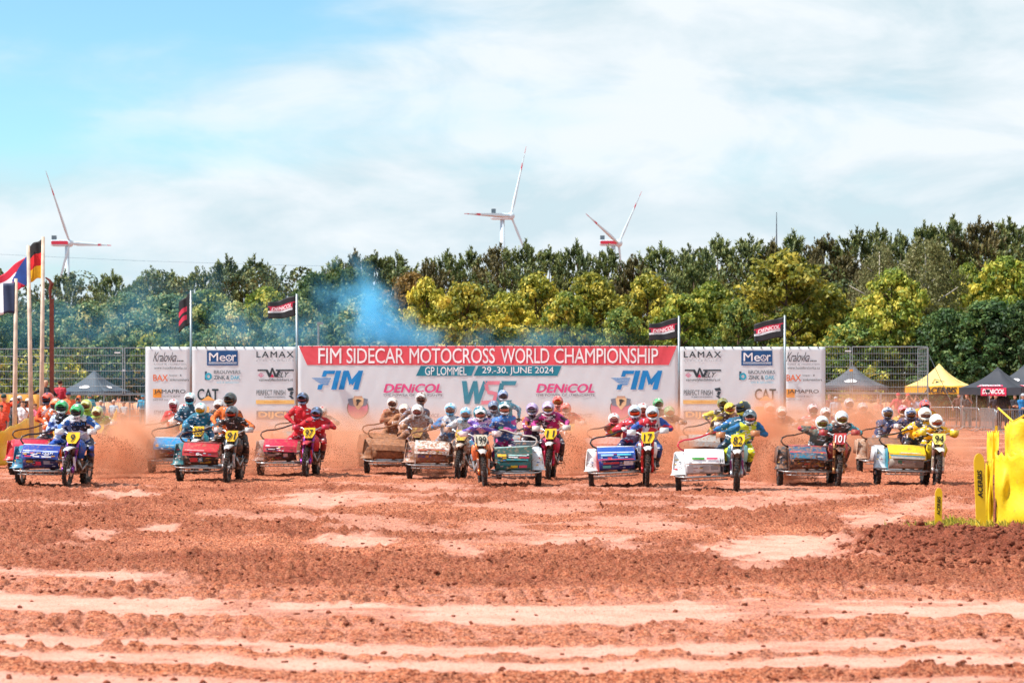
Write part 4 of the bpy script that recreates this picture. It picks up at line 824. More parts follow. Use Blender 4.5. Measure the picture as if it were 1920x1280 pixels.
for px, Y, hh, w, lab in ((1759, 34.6, .58, .105, 'shorter yellow ACERBIS marker stake standing on the soil bank'), (1840, 33.9, 1.06, .15, 'taller yellow ACERBIS marker stake next to the yellow fence')):
    p = gp(px, Y); root = empty('marker_stake', tuple(p), .06, label=lab, cat='stake', group='yellow marker stakes'); mb = MB(); pts = []
    for i in range(9): t = i / 8; pts.append((w / 2 * math.cos(t * math.pi), hh - w * .9 + w * .9 * math.sin(t * math.pi)))
    out_ = [(w / 2 * .92, -.12)] + pts + [(-w / 2 * .92, -.12)]; n = len(out_)
    mb.add([(x, -.012, z) for x, z in out_] + [(x, .012, z) for x, z in out_], [tuple(range(n)), tuple(range(2 * n - 1, n - 1, -1))] + [(i, i + n, (i + 1) % n + n, (i + 1) % n) for i in range(n)])
    k = mb.obj('blade', mat('f6c60c', .45, var=.05), root); k.rotation_euler = (0, 0, 0)
    root.rotation_euler = (0, R(-2 if px > 1800 else 1), .05)
    z0, z1 = (.40, .78) if px > 1800 else (.18, .46)
    z0, z1 = z0 * hh / (1.0 if px > 1800 else .58), z1 * hh / (1.0 if px > 1800 else .58)
    text_on('ACERBIS', lambda u, v: Vector((w * .24 - w * .48 * v, -.017, z0 + (z1 - z0) * u)) + Vector((0, 0, 0)), mat('241c08', .6), root, .05, .2)
for i, (px, Y) in enumerate(((1868, 52), (1864, 47))):
    p = gp(px, Y); MB().box((p.x, p.y, p.z + .5), (.09, .04, 1.0), taper=.55).obj('marker_stake', mat('f4c010', .5), label=('distant small yellow stake behind the torn yellow sheet', 'yellow stake sticking up left of the folded padding')[i], cat='stake', group='yellow marker stakes')
MB().tube([gp(1872, 60) + Vector((0, 0, 1.25)), gp(1900, 50) + Vector((0, 0, 1.2)), gp(1930, 42) + Vector((0, 0, 1.3))], .025, 5).obj('yellow_strap', mat('f0d010', .6), label='thin yellow strap running along the top of the padding', cat='strap')
# left yellow sheet by the photographers
yellow_sheet([gp(-60, 62), gp(8, 64), gp(56, 74), gp(80, 80)], (0.05, .05, .05, .05), (1.0, 1.03, 1.2, 1.1), 'yellow barrier sheet at the left edge behind the blue outfit', 5, grp='yellow barrier sheets on the left', fold=.06, col='f4b818')
yellow_sheet([gp(203, 84), gp(219, 86)], (.1, .1), (.72, 1.35), 'slanting yellow sheet end standing behind the lime riders', 6, grp='yellow barrier sheets on the left', fold=.04, col='f0bc20')
# grass tufts on the bank
def grass(n, cx, cy, rx, ry, lab):
    r = np.random.default_rng(7); x = cx + rx * r.normal(size=n); y = cy + ry * r.normal(size=n); z = ground_z(x, y)[0]; hgt = .05 + .09 * r.random(n); th = r.random(n) * 6.28; w = .004 + .003 * r.random(n); lx, ly = r.normal(size=n) * .04, r.normal(size=n) * .04
    co = np.stack([np.stack([x - w * np.cos(th), y - w * np.sin(th), z - .01], 1), np.stack([x + w * np.cos(th), y + w * np.sin(th), z - .01], 1), np.stack([x + lx * .4 + w, y + ly * .4, z + hgt * .6], 1), np.stack([x + lx, y + ly, z + hgt], 1)], 1)
    me = bpy.data.meshes.new('grass'); fill_mesh(me, co.reshape(-1, 3), np.arange(n * 4).reshape(-1, 4), False); a = me.attributes.new('shade', 'FLOAT', 'POINT'); a.data.foreach_set('value', np.repeat(r.random(n), 4).astype(np.float32)); link('grass', me, LM['yellow'], kind='stuff', label=lab)
grass(2600, 6.55, 34.7, .35, .5, 'sparse yellow-green grass on the bank between the two marker stakes')
# ------------------------------------------------------------------ people: one continuous body mesh each
def vnorm(v): return v / max(np.linalg.norm(v), 1e-9)
def ik(a, b, l1, l2, pole):
    a, b, pole = np.array(a, float), np.array(b, float), np.array(pole, float); d = b - a; L = np.linalg.norm(d); L2 = min(L, (l1 + l2) * .995); u = d / L
    x = (l1 * l1 - l2 * l2 + L2 * L2) / (2 * L2); h = math.sqrt(max(l1 * l1 - x * x, 0)); p = pole - u * pole.dot(u)
    return a + u * x + vnorm(p) * h
HEAD, CHEST, SLEEVE, FORE, GLOVE, PANTS, SHIN, BOOT = range(8)
def capsule(p0, p1, r0, r1, flat=(1, 1)):
    """closed tapered capsule"""
    p0, p1 = Vector(p0), Vector(p1); d = p1 - p0; L = max(d.length, 1e-4); d = d / L; a = d.orthogonal().normalized(); b = d.cross(a); n = 12; prof = []
    for i in range(1, 4): t = i / 3 * math.pi / 2; prof.append((-math.cos(t) * r0, math.sin(t) * r0))
    for i in range(3): t = i / 3 * math.pi / 2; prof.append((L + math.sin(t) * r1, math.cos(t) * r1))
    vs = [p0 - d * r0]; fs = []
    for s, r in prof: vs += [p0 + d * s + (a * math.cos(2 * math.pi * j / n) + b * math.sin(2 * math.pi * j / n)) * r for j in range(n)]
    vs.append(p1 + d * r1); k = len(prof); last = len(vs) - 1
    for j in range(n): fs.append((0, 1 + (j + 1) % n, 1 + j)); fs.append((last, 1 + (k - 1) * n + j, 1 + (k - 1) * n + (j + 1) % n))
    for i in range(k - 1):
        for j in range(n): fs.append((1 + i * n + j, 1 + i * n + (j + 1) % n, 1 + (i + 1) * n + (j + 1) % n, 1 + (i + 1) * n + j))
    return vs, fs
def body_mesh(J, voxel, loose=1.0, bare=False, seed=0):
    """J: joints dict. Builds capsules, fuses them into one skin, adds fingers."""
    A = {k: np.array(v, float) for k, v in J.items()}; caps = []
    def c(p, q, r0, r1, reg): caps.append((np.array(p, float), np.array(q, float), r0, r1, reg))
    side = vnorm(A['shR'] - A['shL']); up = vnorm(A['neck'] - A['pel']); fwd = np.cross(side, up)
    hipR, hipL = A['hipR'], A['hipL']; ch = (A['shR'] + A['shL']) / 2; mid = A['pel'] * .45 + ch * .55; low = A['pel'] * .75 + ch * .25
    c(hipR, hipL, .118, .118, PANTS); c(A['pel'], low, .125, .125, PANTS)
    for s_ in (-1, 1):
        ft = 1.0 if bare else 1.1; c(low + side * .05 * s_, mid + side * .065 * s_, .12 * ft, .125 * loose * ft, CHEST); c(mid + side * .065 * s_, ch + side * .09 * s_ - up * .04, .125 * loose * ft, .118 * ft, CHEST)
    c(A['shR'] - side * .03, A['shL'] + side * .03, .078 * ft, .078 * ft, CHEST); c(ch - up * .02, A['neck'], .095, .072, CHEST)
    c(A['neck'], A['head'] - up * .02, .06, .058, HEAD); c(A['head'] + up * .03, A['head'] - up * .045 + fwd * .015, .088, .074, HEAD)
    for s_ in 'RL':
        sh, el, ha = A['sh' + s_], A['el' + s_], A['ha' + s_]; fat = 1.0 if bare else 1.22; c(sh, el, .068 * loose * fat, .052 * loose * fat, SLEEVE); c(el, ha, .052 * (fat if not bare else .85), .034 * fat, FORE)
        hd = vnorm(ha - el); c(ha, ha + hd * .05, .036 * fat, .034 * fat, GLOVE)
        hp, kn, an = A['hip' + s_], A['kn' + s_], A['an' + s_]; c(hp, kn, .098 * ft, .070 * ft, PANTS); m_ = kn * .55 + an * .45; c(kn, m_, .074, .078 if not bare else .062, PANTS if bare else SHIN); c(m_, an, .078 if not bare else .062, .066 if not bare else .045, PANTS if bare else BOOT)
        tf = vnorm(A['toe' + s_] - an); heel = an - tf * .05 + np.array([0, 0, -.04]); c(heel, A['toe' + s_], .048 if bare else .058, .042 if bare else .052, BOOT); c(an, heel, .052, .05, BOOT)
    mb = MB()
    for p, q, r0, r1, reg in caps: vs, fs = capsule(p, q, r0, r1); mb.add(vs, fs)
    me = mb.mesh('tmp'); o = bpy.data.objects.new('tmp', me); COL.objects.link(o); m = o.modifiers.new('r', 'REMESH'); m.mode = 'VOXEL'; m.voxel_size = voxel; m.use_smooth_shade = True
    s2 = o.modifiers.new('s', 'SMOOTH'); s2.iterations = 3; s2.factor = .5
    dg = bpy.context.evaluated_depsgraph_get(); me2 = bpy.data.meshes.new_from_object(o.evaluated_get(dg)); bpy.data.objects.remove(o); bpy.data.meshes.remove(me)
    n = len(me2.vertices); co = np.empty(n * 3); me2.vertices.foreach_get('co', co); co = co.reshape(-1, 3); no = np.empty(n * 3); me2.vertices.foreach_get('normal', no); no = no.reshape(-1, 3)
    best = np.full(n, 9.0); reg = np.zeros(n, int)
    for p, q, r0, r1, g in caps:
        d = q - p; L2 = max(d.dot(d), 1e-9); t = np.clip((co - p) @ d / L2, 0, 1); dist = np.linalg.norm(co - (p + t[:, None] * d), axis=1) - (r0 + (r1 - r0) * t)
        w = dist < best; best = np.where(w, dist, best); reg = np.where(w, g, reg)
    fold = (fbm(co[:, 0] * 9 + co[:, 2] * 5 + seed, co[:, 2] * 17 + co[:, 1] * 6, seed, 3) - .5) * .030
    cloth = np.isin(reg, [CHEST, SLEEVE, PANTS, FORE] if not bare else [CHEST, SLEEVE, PANTS]); co = co + no * (fold * cloth)[:, None]
    nf = len(me2.polygons); lv = np.empty(len(me2.loops), np.int32); me2.loops.foreach_get('vertex_index', lv); ls = np.empty(nf, np.int32); me2.polygons.foreach_get('loop_start', ls)
    freg = reg[lv[ls]]; faces = [tuple(p.vertices) for p in me2.polygons]; bpy.data.meshes.remove(me2)
    out = MB(); out.v = [tuple(v) for v in co]; out.f = faces; out.m = freg.tolist()
    # fingers: four and a thumb on each hand, rooted in the palm and curled round the grip
    for s_ in 'RL':
        ha, el = A['ha' + s_], A['el' + s_]; hd = vnorm(ha - el); gr = A.get('grip' + s_); ax = vnorm(gr) if gr is not None else vnorm(np.cross(hd, [0, 1, .2])); ax = vnorm(ax - hd * ax.dot(hd)); dn = np.cross(hd, ax)
        if dn[2] > 0: dn = -dn
        palm = ha + hd * .055
        for i, (o_, ln) in enumerate(((-.030, .9), (-.010, 1.0), (.011, .95), (.031, .78))):
            b = palm + ax * o_; p1 = b + hd * .036 * ln; p2 = p1 + (hd * .25 + dn * .9) * .032 * ln; p3 = p2 + (-hd * .75 + dn * .4) * .026 * ln
            out.tube([b - hd * .01, p1, p2, p3], [.0115, .0112, .0105, .009], 6, GLOVE)
        th = palm - ax * .03 - hd * .02; out.tube([th, th + (-ax * .4 + dn * .7 + hd * .3) * .035, th + (-ax * .1 + dn * 1.2 + hd * .75) * .045], [.0135, .0125, .010], 6, GLOVE)
    if bare:   # a bare head: nose, ears, mouth, eyes
        h = A['head'] - up * .02; hd = fwd * 1.0
        out.tube([h + hd * .082 + up * .035, h + hd * .105 - up * .0, h + hd * .085 - up * .008], [.008, .015, .012], 6, HEAD)
        for s_ in (-1, 1): out.ball(h + side * s_ * .085 - up * .0, (.012, .02, .03), 6, 5, HEAD); out.ball(h + hd * .078 + side * .032 * s_ + up * .03, .011, 6, 5, BOOT)
        out.ball(h + hd * .082 - up * .045, (.026, .012, .008), 6, 4, FORE)
    me = out.mesh('person_body', True); return me
def printed(col, c2, c3, rough, mud, scale):
    """race clothing: panels of a second colour and small patches of print"""
    key = ('kit', col, c2, c3, rough, mud, scale)
    if key in _mats: return _mats[key]
    m = mat(col, rough, var=.1, mud=mud, bump=.25, bscale=18).copy(); n = m.node_tree; hs = [x for x in n.nodes if x.bl_idname == 'ShaderNodeHueSaturation'][0]; tcn = [x for x in n.nodes if x.bl_idname == 'ShaderNodeTexCoord'][0]; oi = [x for x in n.nodes if x.bl_idname == 'ShaderNodeObjectInfo'][0]
    ad = N(n, 'ShaderNodeVectorMath', operation='MULTIPLY_ADD'); n.links.new(oi.outputs['Random'], ad.inputs[0]); ad.inputs[1].default_value = (7, 3, 5); n.links.new(tcn.outputs['Object'], ad.inputs[2])
    last = None
    for sc_, lo, cc, strech in ((scale, .55, c2, (1, .3, 1.5)), (scale * 3.2, .60, c3, (1, .2, 2.4))):
        mp_ = N(n, 'ShaderNodeVectorMath', operation='MULTIPLY'); mp_.inputs[1].default_value = strech; n.links.new(ad.outputs[0], mp_.inputs[0])
        q = N(n, 'ShaderNodeTexVoronoi'); q.inputs['Scale'].default_value = sc_; n.links.new(mp_.outputs[0], q.inputs['Vector']); sp = N(n, 'ShaderNodeSeparateColor'); n.links.new(q.outputs['Color'], sp.inputs[0])
        g = N(n, 'ShaderNodeMath', operation='GREATER_THAN'); n.links.new(sp.outputs[0], g.inputs[0]); g.inputs[1].default_value = lo if cc == c2 else .90
        x = N(n, 'ShaderNodeMix', data_type='RGBA'); n.links.new(g.outputs[0], x.inputs[0]); x.inputs[7].default_value = (*hexc(cc), 1)
        if last is None: x.inputs[6].default_value = (*hexc(col), 1)
        else: n.links.new(last, x.inputs[6])
        last = x.outputs[2]
    n.links.new(last, hs.inputs['Color']); _mats[key] = m; return m
def kit(cols, mud=0.0, plain=False):
    if not plain:
        sk, ch_, sl_, fo, gl_, pa, shn, bo = cols; dk = '1c1e26'
        P_ = printed
        return [mat(sk, .6), P_(ch_, sl_ if sl_ != ch_ else dk, 'e4e4e8', .75, mud * .7, 6), P_(sl_, fo if fo != sl_ else ch_, 'e4e4e8' if ch_ < 'a' else dk, .75, mud * .7, 7), P_(fo, sl_, dk, .75, mud * .8, 8),
                mat(gl_, .6, mud=mud * .9, bump=.25), P_(pa, shn if shn != pa else dk, 'e0e0e4', .7, mud, 6), P_(shn, pa, dk, .6, mud * 1.2, 9), P_(bo, dk, '8c8c8c', .5, mud * 1.3, 9)]
    return [mat(c, r, var=.1, mud=mud * k, bump=.25, bscale=18) for c, r, k in zip(cols, (.6, .75, .75, .75, .6, .7, .6, .5), (0, .7, .7, .8, .9, 1, 1.2, 1.4))]
# ------------------------------------------------------------------ helmets
def helmet_meshes():
    nu, nv = 28, 18; vs = []; fs = []; grid = {}
    def pt(i, j, off=0.0):
        th = math.pi * i / nv; ph = 2 * math.pi * j / nu; x, y, z = math.sin(th) * math.sin(ph), -math.sin(th) * math.cos(ph), math.cos(th)
        r = Vector((x * (.127 + off), y * (.150 + off), z * (.137 + off)))
        if z < -.1 and y < 0: f = min(1, (-.1 - z) * 2.6) * max(0, -y) ** 1.5; r.y -= .075 * f; r.x *= 1 - .28 * f; r.z += .012 * f     # chin bar
        if z < -.55: r.z = max(r.z, -.135)
        return r
    shell = MB(); open_ = set()
    for i in range(nv):
        for j in range(nu):
            ang = (2 * math.pi * (j + .5) / nu + math.pi) % (2 * math.pi) - math.pi; z = math.cos(math.pi * (i + .5) / nv)
            if abs(ang) < 1.0 and -.34 < z < .30: open_.add((i, j))
            if z < -.93: open_.add((i, j))
    k = {}
    def vid(i, j):
        j %= nu
        if (i, j) not in k: k[(i, j)] = len(shell.v); shell.v.append(tuple(pt(i, j)))
        return k[(i, j)]
    for i in range(nv):
        for j in range(nu):
            if (i, j) in open_: continue
            shell.f.append((vid(i, j), vid(i + 1, j), vid(i + 1, j + 1), vid(i, j + 1))); shell.m.append(1 if (i in (5, 6) and j % 7 in (2, 3)) or (i < 3 and j % 9 < 4) or (i >= 11 and (j < 4 or j >= nu - 4)) else 0)
    sm = shell.mesh('helmet', True)
    peak = MB(); rows = []
    for a in range(5):
        t = a / 4; rows.append([Vector((u * (.10 - .012 * t), -.080 - .150 * t, .112 + .012 * t - .045 * abs(u) ** 2 * (1 + .3 * t))) for u in (-1, -.7, -.35, 0, .35, .7, 1)])
    peak.sheet(rows, .006); pm = peak.mesh('peak', True)
    def band(z0, z1, a0, off, th, nx=11):
        rows = []
        for z in (z0, (z0 + z1) / 2, z1):
            r = []
            for i in range(nx): an = -a0 + 2 * a0 * i / (nx - 1); r.append(Vector((math.sin(an) * (.118 + off), -math.cos(an) * (.140 + off) , z)))
            rows.append(r)
        mb = MB(); mb.sheet(rows, th); return mb
    gf = band(-.052, .048, .98, -.004, .012).mesh('goggle_frame', True); gl = band(-.033, .033, .78, .006, .004).mesh('goggle_lens', True)
    vent = MB(); vent.box((0, -.222, -.075), (.045, .012, .022)); [vent.box((s * .05, -.205, -.078), (.018, .02, .018)) for s in (-1, 1)]; vm = vent.mesh('chin_vent')
    for m in (pm, gf, gl, vm): m.materials.append(None)
    sm.materials.append(None); sm.materials.append(None)
    return sm, pm, gf, gl, vm
HM = helmet_meshes()
BLKR = mat('1a1b1e', .6, var=.1, name='black_rubber')
def helmet(person, pos, yaw, pitch, roll, c1, c2, cp, cf, cl, mud=0.0):
    h = link('helmet', HM[0], [mat(c1, .3, mud=mud, coat=.5), mat(c2, .3, mud=mud, coat=.5)], person); h.location = pos; h.rotation_euler = (pitch, roll, yaw)
    h.scale = (1.18, 1.16, 1.15)
    s = h.modifiers.new('t', 'SOLIDIFY'); s.thickness = .008; s.offset = -1
    link('peak', HM[1], mat(cp, .35, mud=mud), h); link('goggle_frame', HM[2], mat(cf, .5, mud=mud * .6), h); link('goggle_lens', HM[3], mat(cl, .12, .6, mud=mud * .5, name='lens'), h); link('chin_vent', HM[4], BLKR, h)
# ------------------------------------------------------------------ outfit (motorcycle with sidecar); local frame: front wheel contact at the origin, heading -Y
def knobby(r, w, knobs=34):
    mb = MB(); n = 40; mb.tube([(0, math.cos(2 * math.pi * i / n) * (r - .055), math.sin(2 * math.pi * i / n) * (r - .055)) for i in range(n)], w * .46, 10, closed=True)
    rr = r - .055 + w * .46
    for i in range(knobs):
        t = 2 * math.pi * i / knobs; rot = Matrix.Rotation(t, 3, 'X')
        for j, x in enumerate((-.36, 0, .36) if i % 2 else (-.2, .2)):
            rad = rr - (.018 if abs(x) > .3 else .004); mb.box(rot @ Vector((x * w, 0, rad)), (w * .2, .026, .034), rot)
    return mb.mesh('tyre')
def wheel_meshes(r, w):
    ty = knobby(r, w); rim = MB(); n = 28
    rr = r - .085 - w * .1
    rim.tube([(0, math.cos(2 * math.pi * i / n) * rr, math.sin(2 * math.pi * i / n) * rr) for i in range(n)], .016, 6, closed=True)
    sp = MB()
    for i in range(14): t = 2 * math.pi * i / 14; sp.tube([(.03 * (-1) ** i, math.cos(t) * .04, math.sin(t) * .04), (0, math.cos(t + .25) * rr, math.sin(t + .25) * rr)], .0035, 4)
    hub = MB(); hub.disc((0, 0, 0), (1, 0, 0), .045, .11, 14); hub.disc((.07, 0, 0), (1, 0, 0), .12, .005, 20)
    return [ty, rim.mesh('rim'), sp.mesh('spokes'), hub.mesh('hub')]
WF, WR, WS = wheel_meshes(.35, .105), wheel_meshes(.33, .15), wheel_meshes(.29, .12)
TYRE = mat('201c1a', .85, var=.3, mud=.3, mudcol='6a4434', name='tyre'); RIMM = mat('2a2c30', .4, .7, mud=.3); STEEL = mat('9a9c9e', .35, .9, mud=.35, name='steel'); ALU = mat('c4c6c8', .3, .9, mud=.25, name='aluminium'); ENG = mat('45423f', .5, .6, mud=.5, name='engine'); DARKP = mat('1c1d20', .5, mud=.35, name='dark_plastic')
for m in WF + WR + WS: m.materials.append(None)
LEAN = math.tan(R(4.5))
class Kit: pass
def proto(m):
    """part meshes for a machine with its sidecar on side m (+1: towards -X)"""
    def X(p): p = Vector(p); return Vector((p.x * m, p.y, p.z))
    def B(p): p = X(p); p.x += p.z * LEAN * m; return p         # points of the leaning motorcycle
    K = {}
    def put(name, mb, smooth=False, mats=1):
        me = mb.mesh(name, smooth)
        for _ in range(mats): me.materials.append(None)
        K.setdefault(name, []).append(me)
    for s in (-1, 1):
        t = MB(); t.tube([B((s * .105, .0, .33)), B((s * .105, .13, .70))], [.030, .027], 10); t.tube([B((s * .105, .12, .68)), B((s * .105, .25, 1.06))], [.033, .033], 10); t.box(B((s * .105, -.02, .36)), (.05, .07, .12)); put('fork_leg', t, True)
        t = MB(); t.sheet([[B((s * x, y, z)) for y, z in ((-.03, .33), (.06, .34))] + [B((s * x, y + .02, z)) for y, z in ((.09, .34),)] for x, z_ in ((.13, 0), (.145, 0))][::-1], .004); put('fork_guard', MB().box(B((s * .12, .02, .50)), (.04, .03, .30), Matrix.Rotation(.33, 3, 'X')), False)
        h = MB(); h.sheet([[B((s * (.26 + .19 * u), .36 - .10 * math.sin(u * math.pi) - .03, 1.12 + .12 * v)) for u in (0, .25, .5, .75, 1)] for v in (0, .5, 1)], .008); put('hand_guard', h, True)
        g = MB(); g.tube([B((s * .30, .42, 1.17)), B((s * .43, .46, 1.165))], .020, 8); put('grip', g, True)
        r_ = MB(); r_.sheet([[B((s * .10, .30, .96)), B((s * .19, .38, .94)), B((s * .17, .66, .90))], [B((s * .11, .32, .80)), B((s * .22, .42, .78)), B((s * .17, .68, .80))], [B((s * .10, .36, .62)), B((s * .19, .46, .60)), B((s * .13, .66, .66))]], .012); put('radiator_shroud', r_, True)
        f = MB(); f.box(B((s * .20, .98, .36)), (.12, .06, .03)); put('footpeg', f)
    t = MB(); t.box(B((0, .22, 1.03)), (.27, .09, .035)); t.box(B((0, .16, .83)), (.27, .09, .035)); t.tube([B((0, .19, .82)), B((0, .25, 1.05))], .03, 8); put('triple_clamp', t)
    hb = MB(); hb.tube([B((-.43, .46, 1.165)), B((-.22, .38, 1.17)), B((-.10, .28, 1.09)), B((.10, .28, 1.09)), B((.22, .38, 1.17)), B((.43, .46, 1.165))], .014, 8); hb.tube([B((-.17, .33, 1.14)), B((.17, .33, 1.14))], .010, 6); put('handlebar', hb, True)
    ff = MB(); rows = []
    for y, z, w in ((.50, .72, .07), (.34, .815, .095), (.15, .86, .10), (-.05, .865, .095), (-.22, .835, .08), (-.34, .79, .05)): rows.append([B((u * w, y, z - .028 * abs(u) ** 2)) for u in (-1, -.5, 0, .5, 1)])
    ff.sheet(rows, .008); put('front_fender', ff, True)
    np_ = MB(); o_ = [(-.135, 1.17), (-.145, 1.04), (-.085, .93), (.085, .93), (.145, 1.04), (.135, 1.17)]
    yy = lambda z: .10 + (z - .93) * .35
    np_.add([B((x, yy(z), z)) for x, z in o_] + [B((x, yy(z) + .015, z)) for x, z in o_], [tuple(range(6)), tuple(range(11, 5, -1))] + [(i, i + 6, (i + 1) % 6 + 6, (i + 1) % 6) for i in range(6)]); put('number_plate', np_)
    fr = MB()
    for s in (-.09, .09): fr.tube([B((s * .3, .28, .95)), B((s, .42, .62)), B((s, .50, .30)), B((s, 1.15, .30)), B((s, 1.10, .78)), B((s * .5, .34, .94))], .020, 6)
    put('frame', fr)
    e = MB(); e.box(B((0, .72, .42)), (.26, .42, .26)); e.box(B((0, .60, .63)), (.16, .20, .22), Matrix.Rotation(-.15, 3, 'X')); e.box(B((0, .60, .76)), (.14, .16, .10)); e.disc(B((.15, .78, .42)), (1, 0, 0), .10, .06, 14); e.disc(B((-.15, .78, .42)), (1, 0, 0), .08, .06, 14)
    for k in range(4): e.box(B((0, .60, .56 + k * .045)), (.19, .23, .012))
    put('engine', e)
    x = MB(); x.tube([B((.03, .50, .66)), B((.12, .38, .52)), B((.17, .46, .36)), B((.17, .80, .50)), B((.17, 1.25, .68))], [.024, .026, .028, .03, .05], 8); put('exhaust_pipe', x, True)
    tk = MB(); tk.ball(B((0, .60, .93)), (.14, .26, .09), 12, 8); put('fuel_tank', tk, True)
    st = MB(); st.box(B((0, 1.10, .93)), (.17, .62, .08), Matrix.Rotation(.04, 3, 'X')); put('seat', st)
    rf = MB(); rf.sheet([[B((u * w, y, z - .02 * u * u)) for u in (-1, 0, 1)] for y, z, w in ((1.3, .90, .10), (1.55, .93, .10), (1.80, .96, .08))], .01); put('rear_fender', rf, True)
    # sidecar
    nose = MB(); rows = []
    for y, z in ((.95, .86), (.45, .905), (.26, .90), (.10, .77), (.03, .74), (.0, .61)): rows.append([X((-1.03 + .81 * u + .03 * (1 - z), y + .05 * (2 * u - 1) ** 2, z - .03 * (u) + .012 * math.sin(u * math.pi))) for u in (0, .15, .3, .5, .7, .85, 1)])
    nose.sheet(rows, .014); put('nose_panel', nose, False)
    low = MB(); low.sheet([[X((-1.0 + .76 * u, y + .04 * (2 * u - 1) ** 2, z)) for u in (0, .25, .5, .75, 1)] for y, z in ((.09, .598), (.12, .52), (.16, .44), (.22, .395))], .012); put('lower_panel', low, True)
    lip = MB(); lip.tube([X((-1.03 + .81 * u + .03 * (1 - .9), .25 + .05 * (2 * u - 1) ** 2, .905 - .03 * u + .0)) for u in (0, .25, .5, .75, 1)], .014, 6); put('nose_lip', lip, True)
    sw = MB(); sw.box(X((-1.02, .72, .60)), (.02, 1.0, .46)); put('side_wall', sw)
    pf = MB(); pf.box(X((-.62, 1.0, .335)), (.80, 1.45, .04)); put('platform', pf)
    bb = MB(); bb.tube([X((-1.25, .30, .37)), X((-1.15, .04, .345)), X((-.95, .0, .335)), X((-.25, .02, .325)), X((-.16, .12, .33))], .017, 8)
    bb.tube([X((-1.1, .12, .27)), X((-.95, .06, .265)), X((-.28, .08, .262)), X((-.16, .3, .27))], .014, 6)
    for k in range(7): bb.box(X((-1.0 + k * .12, .04, .30)), (.012, .03, .06))
    put('bumper_bar', bb, True)
    fd = MB(); rows = []
    for y, z, w0, w1 in ((1.15, .82, -1.22, -1.02), (.92, .88, -1.22, -1.02), (.66, .87, -1.23, -1.02), (.47, .80, -1.25, -1.02), (.38, .66, -1.28, -1.02), (.35, .50, -1.30, -1.02), (.33, .42, -1.31, -1.02), (.24, .395, -1.34, -1.0)):
        rows.append([X((w0 + (w1 - w0) * u, y + .05 * (2 * u - 1) ** 2, z)) for u in (0, .2, .5, .8, 1)])
    fd.sheet(rows, .012); put('wheel_fender', fd, True)
    fs_ = MB(); fs_.sheet([[X((-1.235 - .06 * (1 - (z - .42) / .46) , y, z)) for y in (.36, .55, .75, .98, 1.15)] for z in (.86, .70, .52)], .01); put('fender_side', fs_, True)
    ar = MB(); ar.tube([X((-1.02, .62, .33)), X((-1.24, .62, .31))], .022, 6); ar.box(X((-1.07, .62, .34)), (.08, .22, .10)); put('wheel_arm', ar)
    for pa, pb in (((-.26, .10, .55), (-.08, .42, .60)), ((-.26, 1.3, .45), (-.06, 1.2, .55)), ((-.30, .2, .36), (-.05, .5, .32))): put('sidecar_strut', MB().tube([X(pa), B(pb)], .022, 6))
    gb = MB(); path = [(-1.0, .55, .86), (-1.12, .52, .93), (-1.165, .53, 1.0), (-1.14, .55, 1.07), (-1.03, .62, 1.115), (-.85, .72, 1.13), (-.68, .82, 1.17), (-.50, .92, 1.235), (-.36, .97, 1.26)]
    gb.tube([X(p) for p in path], .019, 10); put('grab_bar', gb, True)
    K['_B'] = B; K['_X'] = X; return K
PR = {1: proto(1), -1: proto(-1)}
def add_wheel(root, ms, loc, rot, name, rimm):
    t = link(name, ms[0], TYRE, root); t.location = loc; t.rotation_euler = rot
    link('rim', ms[1], rimm, t); link('spokes', ms[2], STEEL, t); link('hub', ms[3], ALU, t)
def local_to(rigM, px, py, Yw): return rigM.inverted() @ P(px, py, Yw)
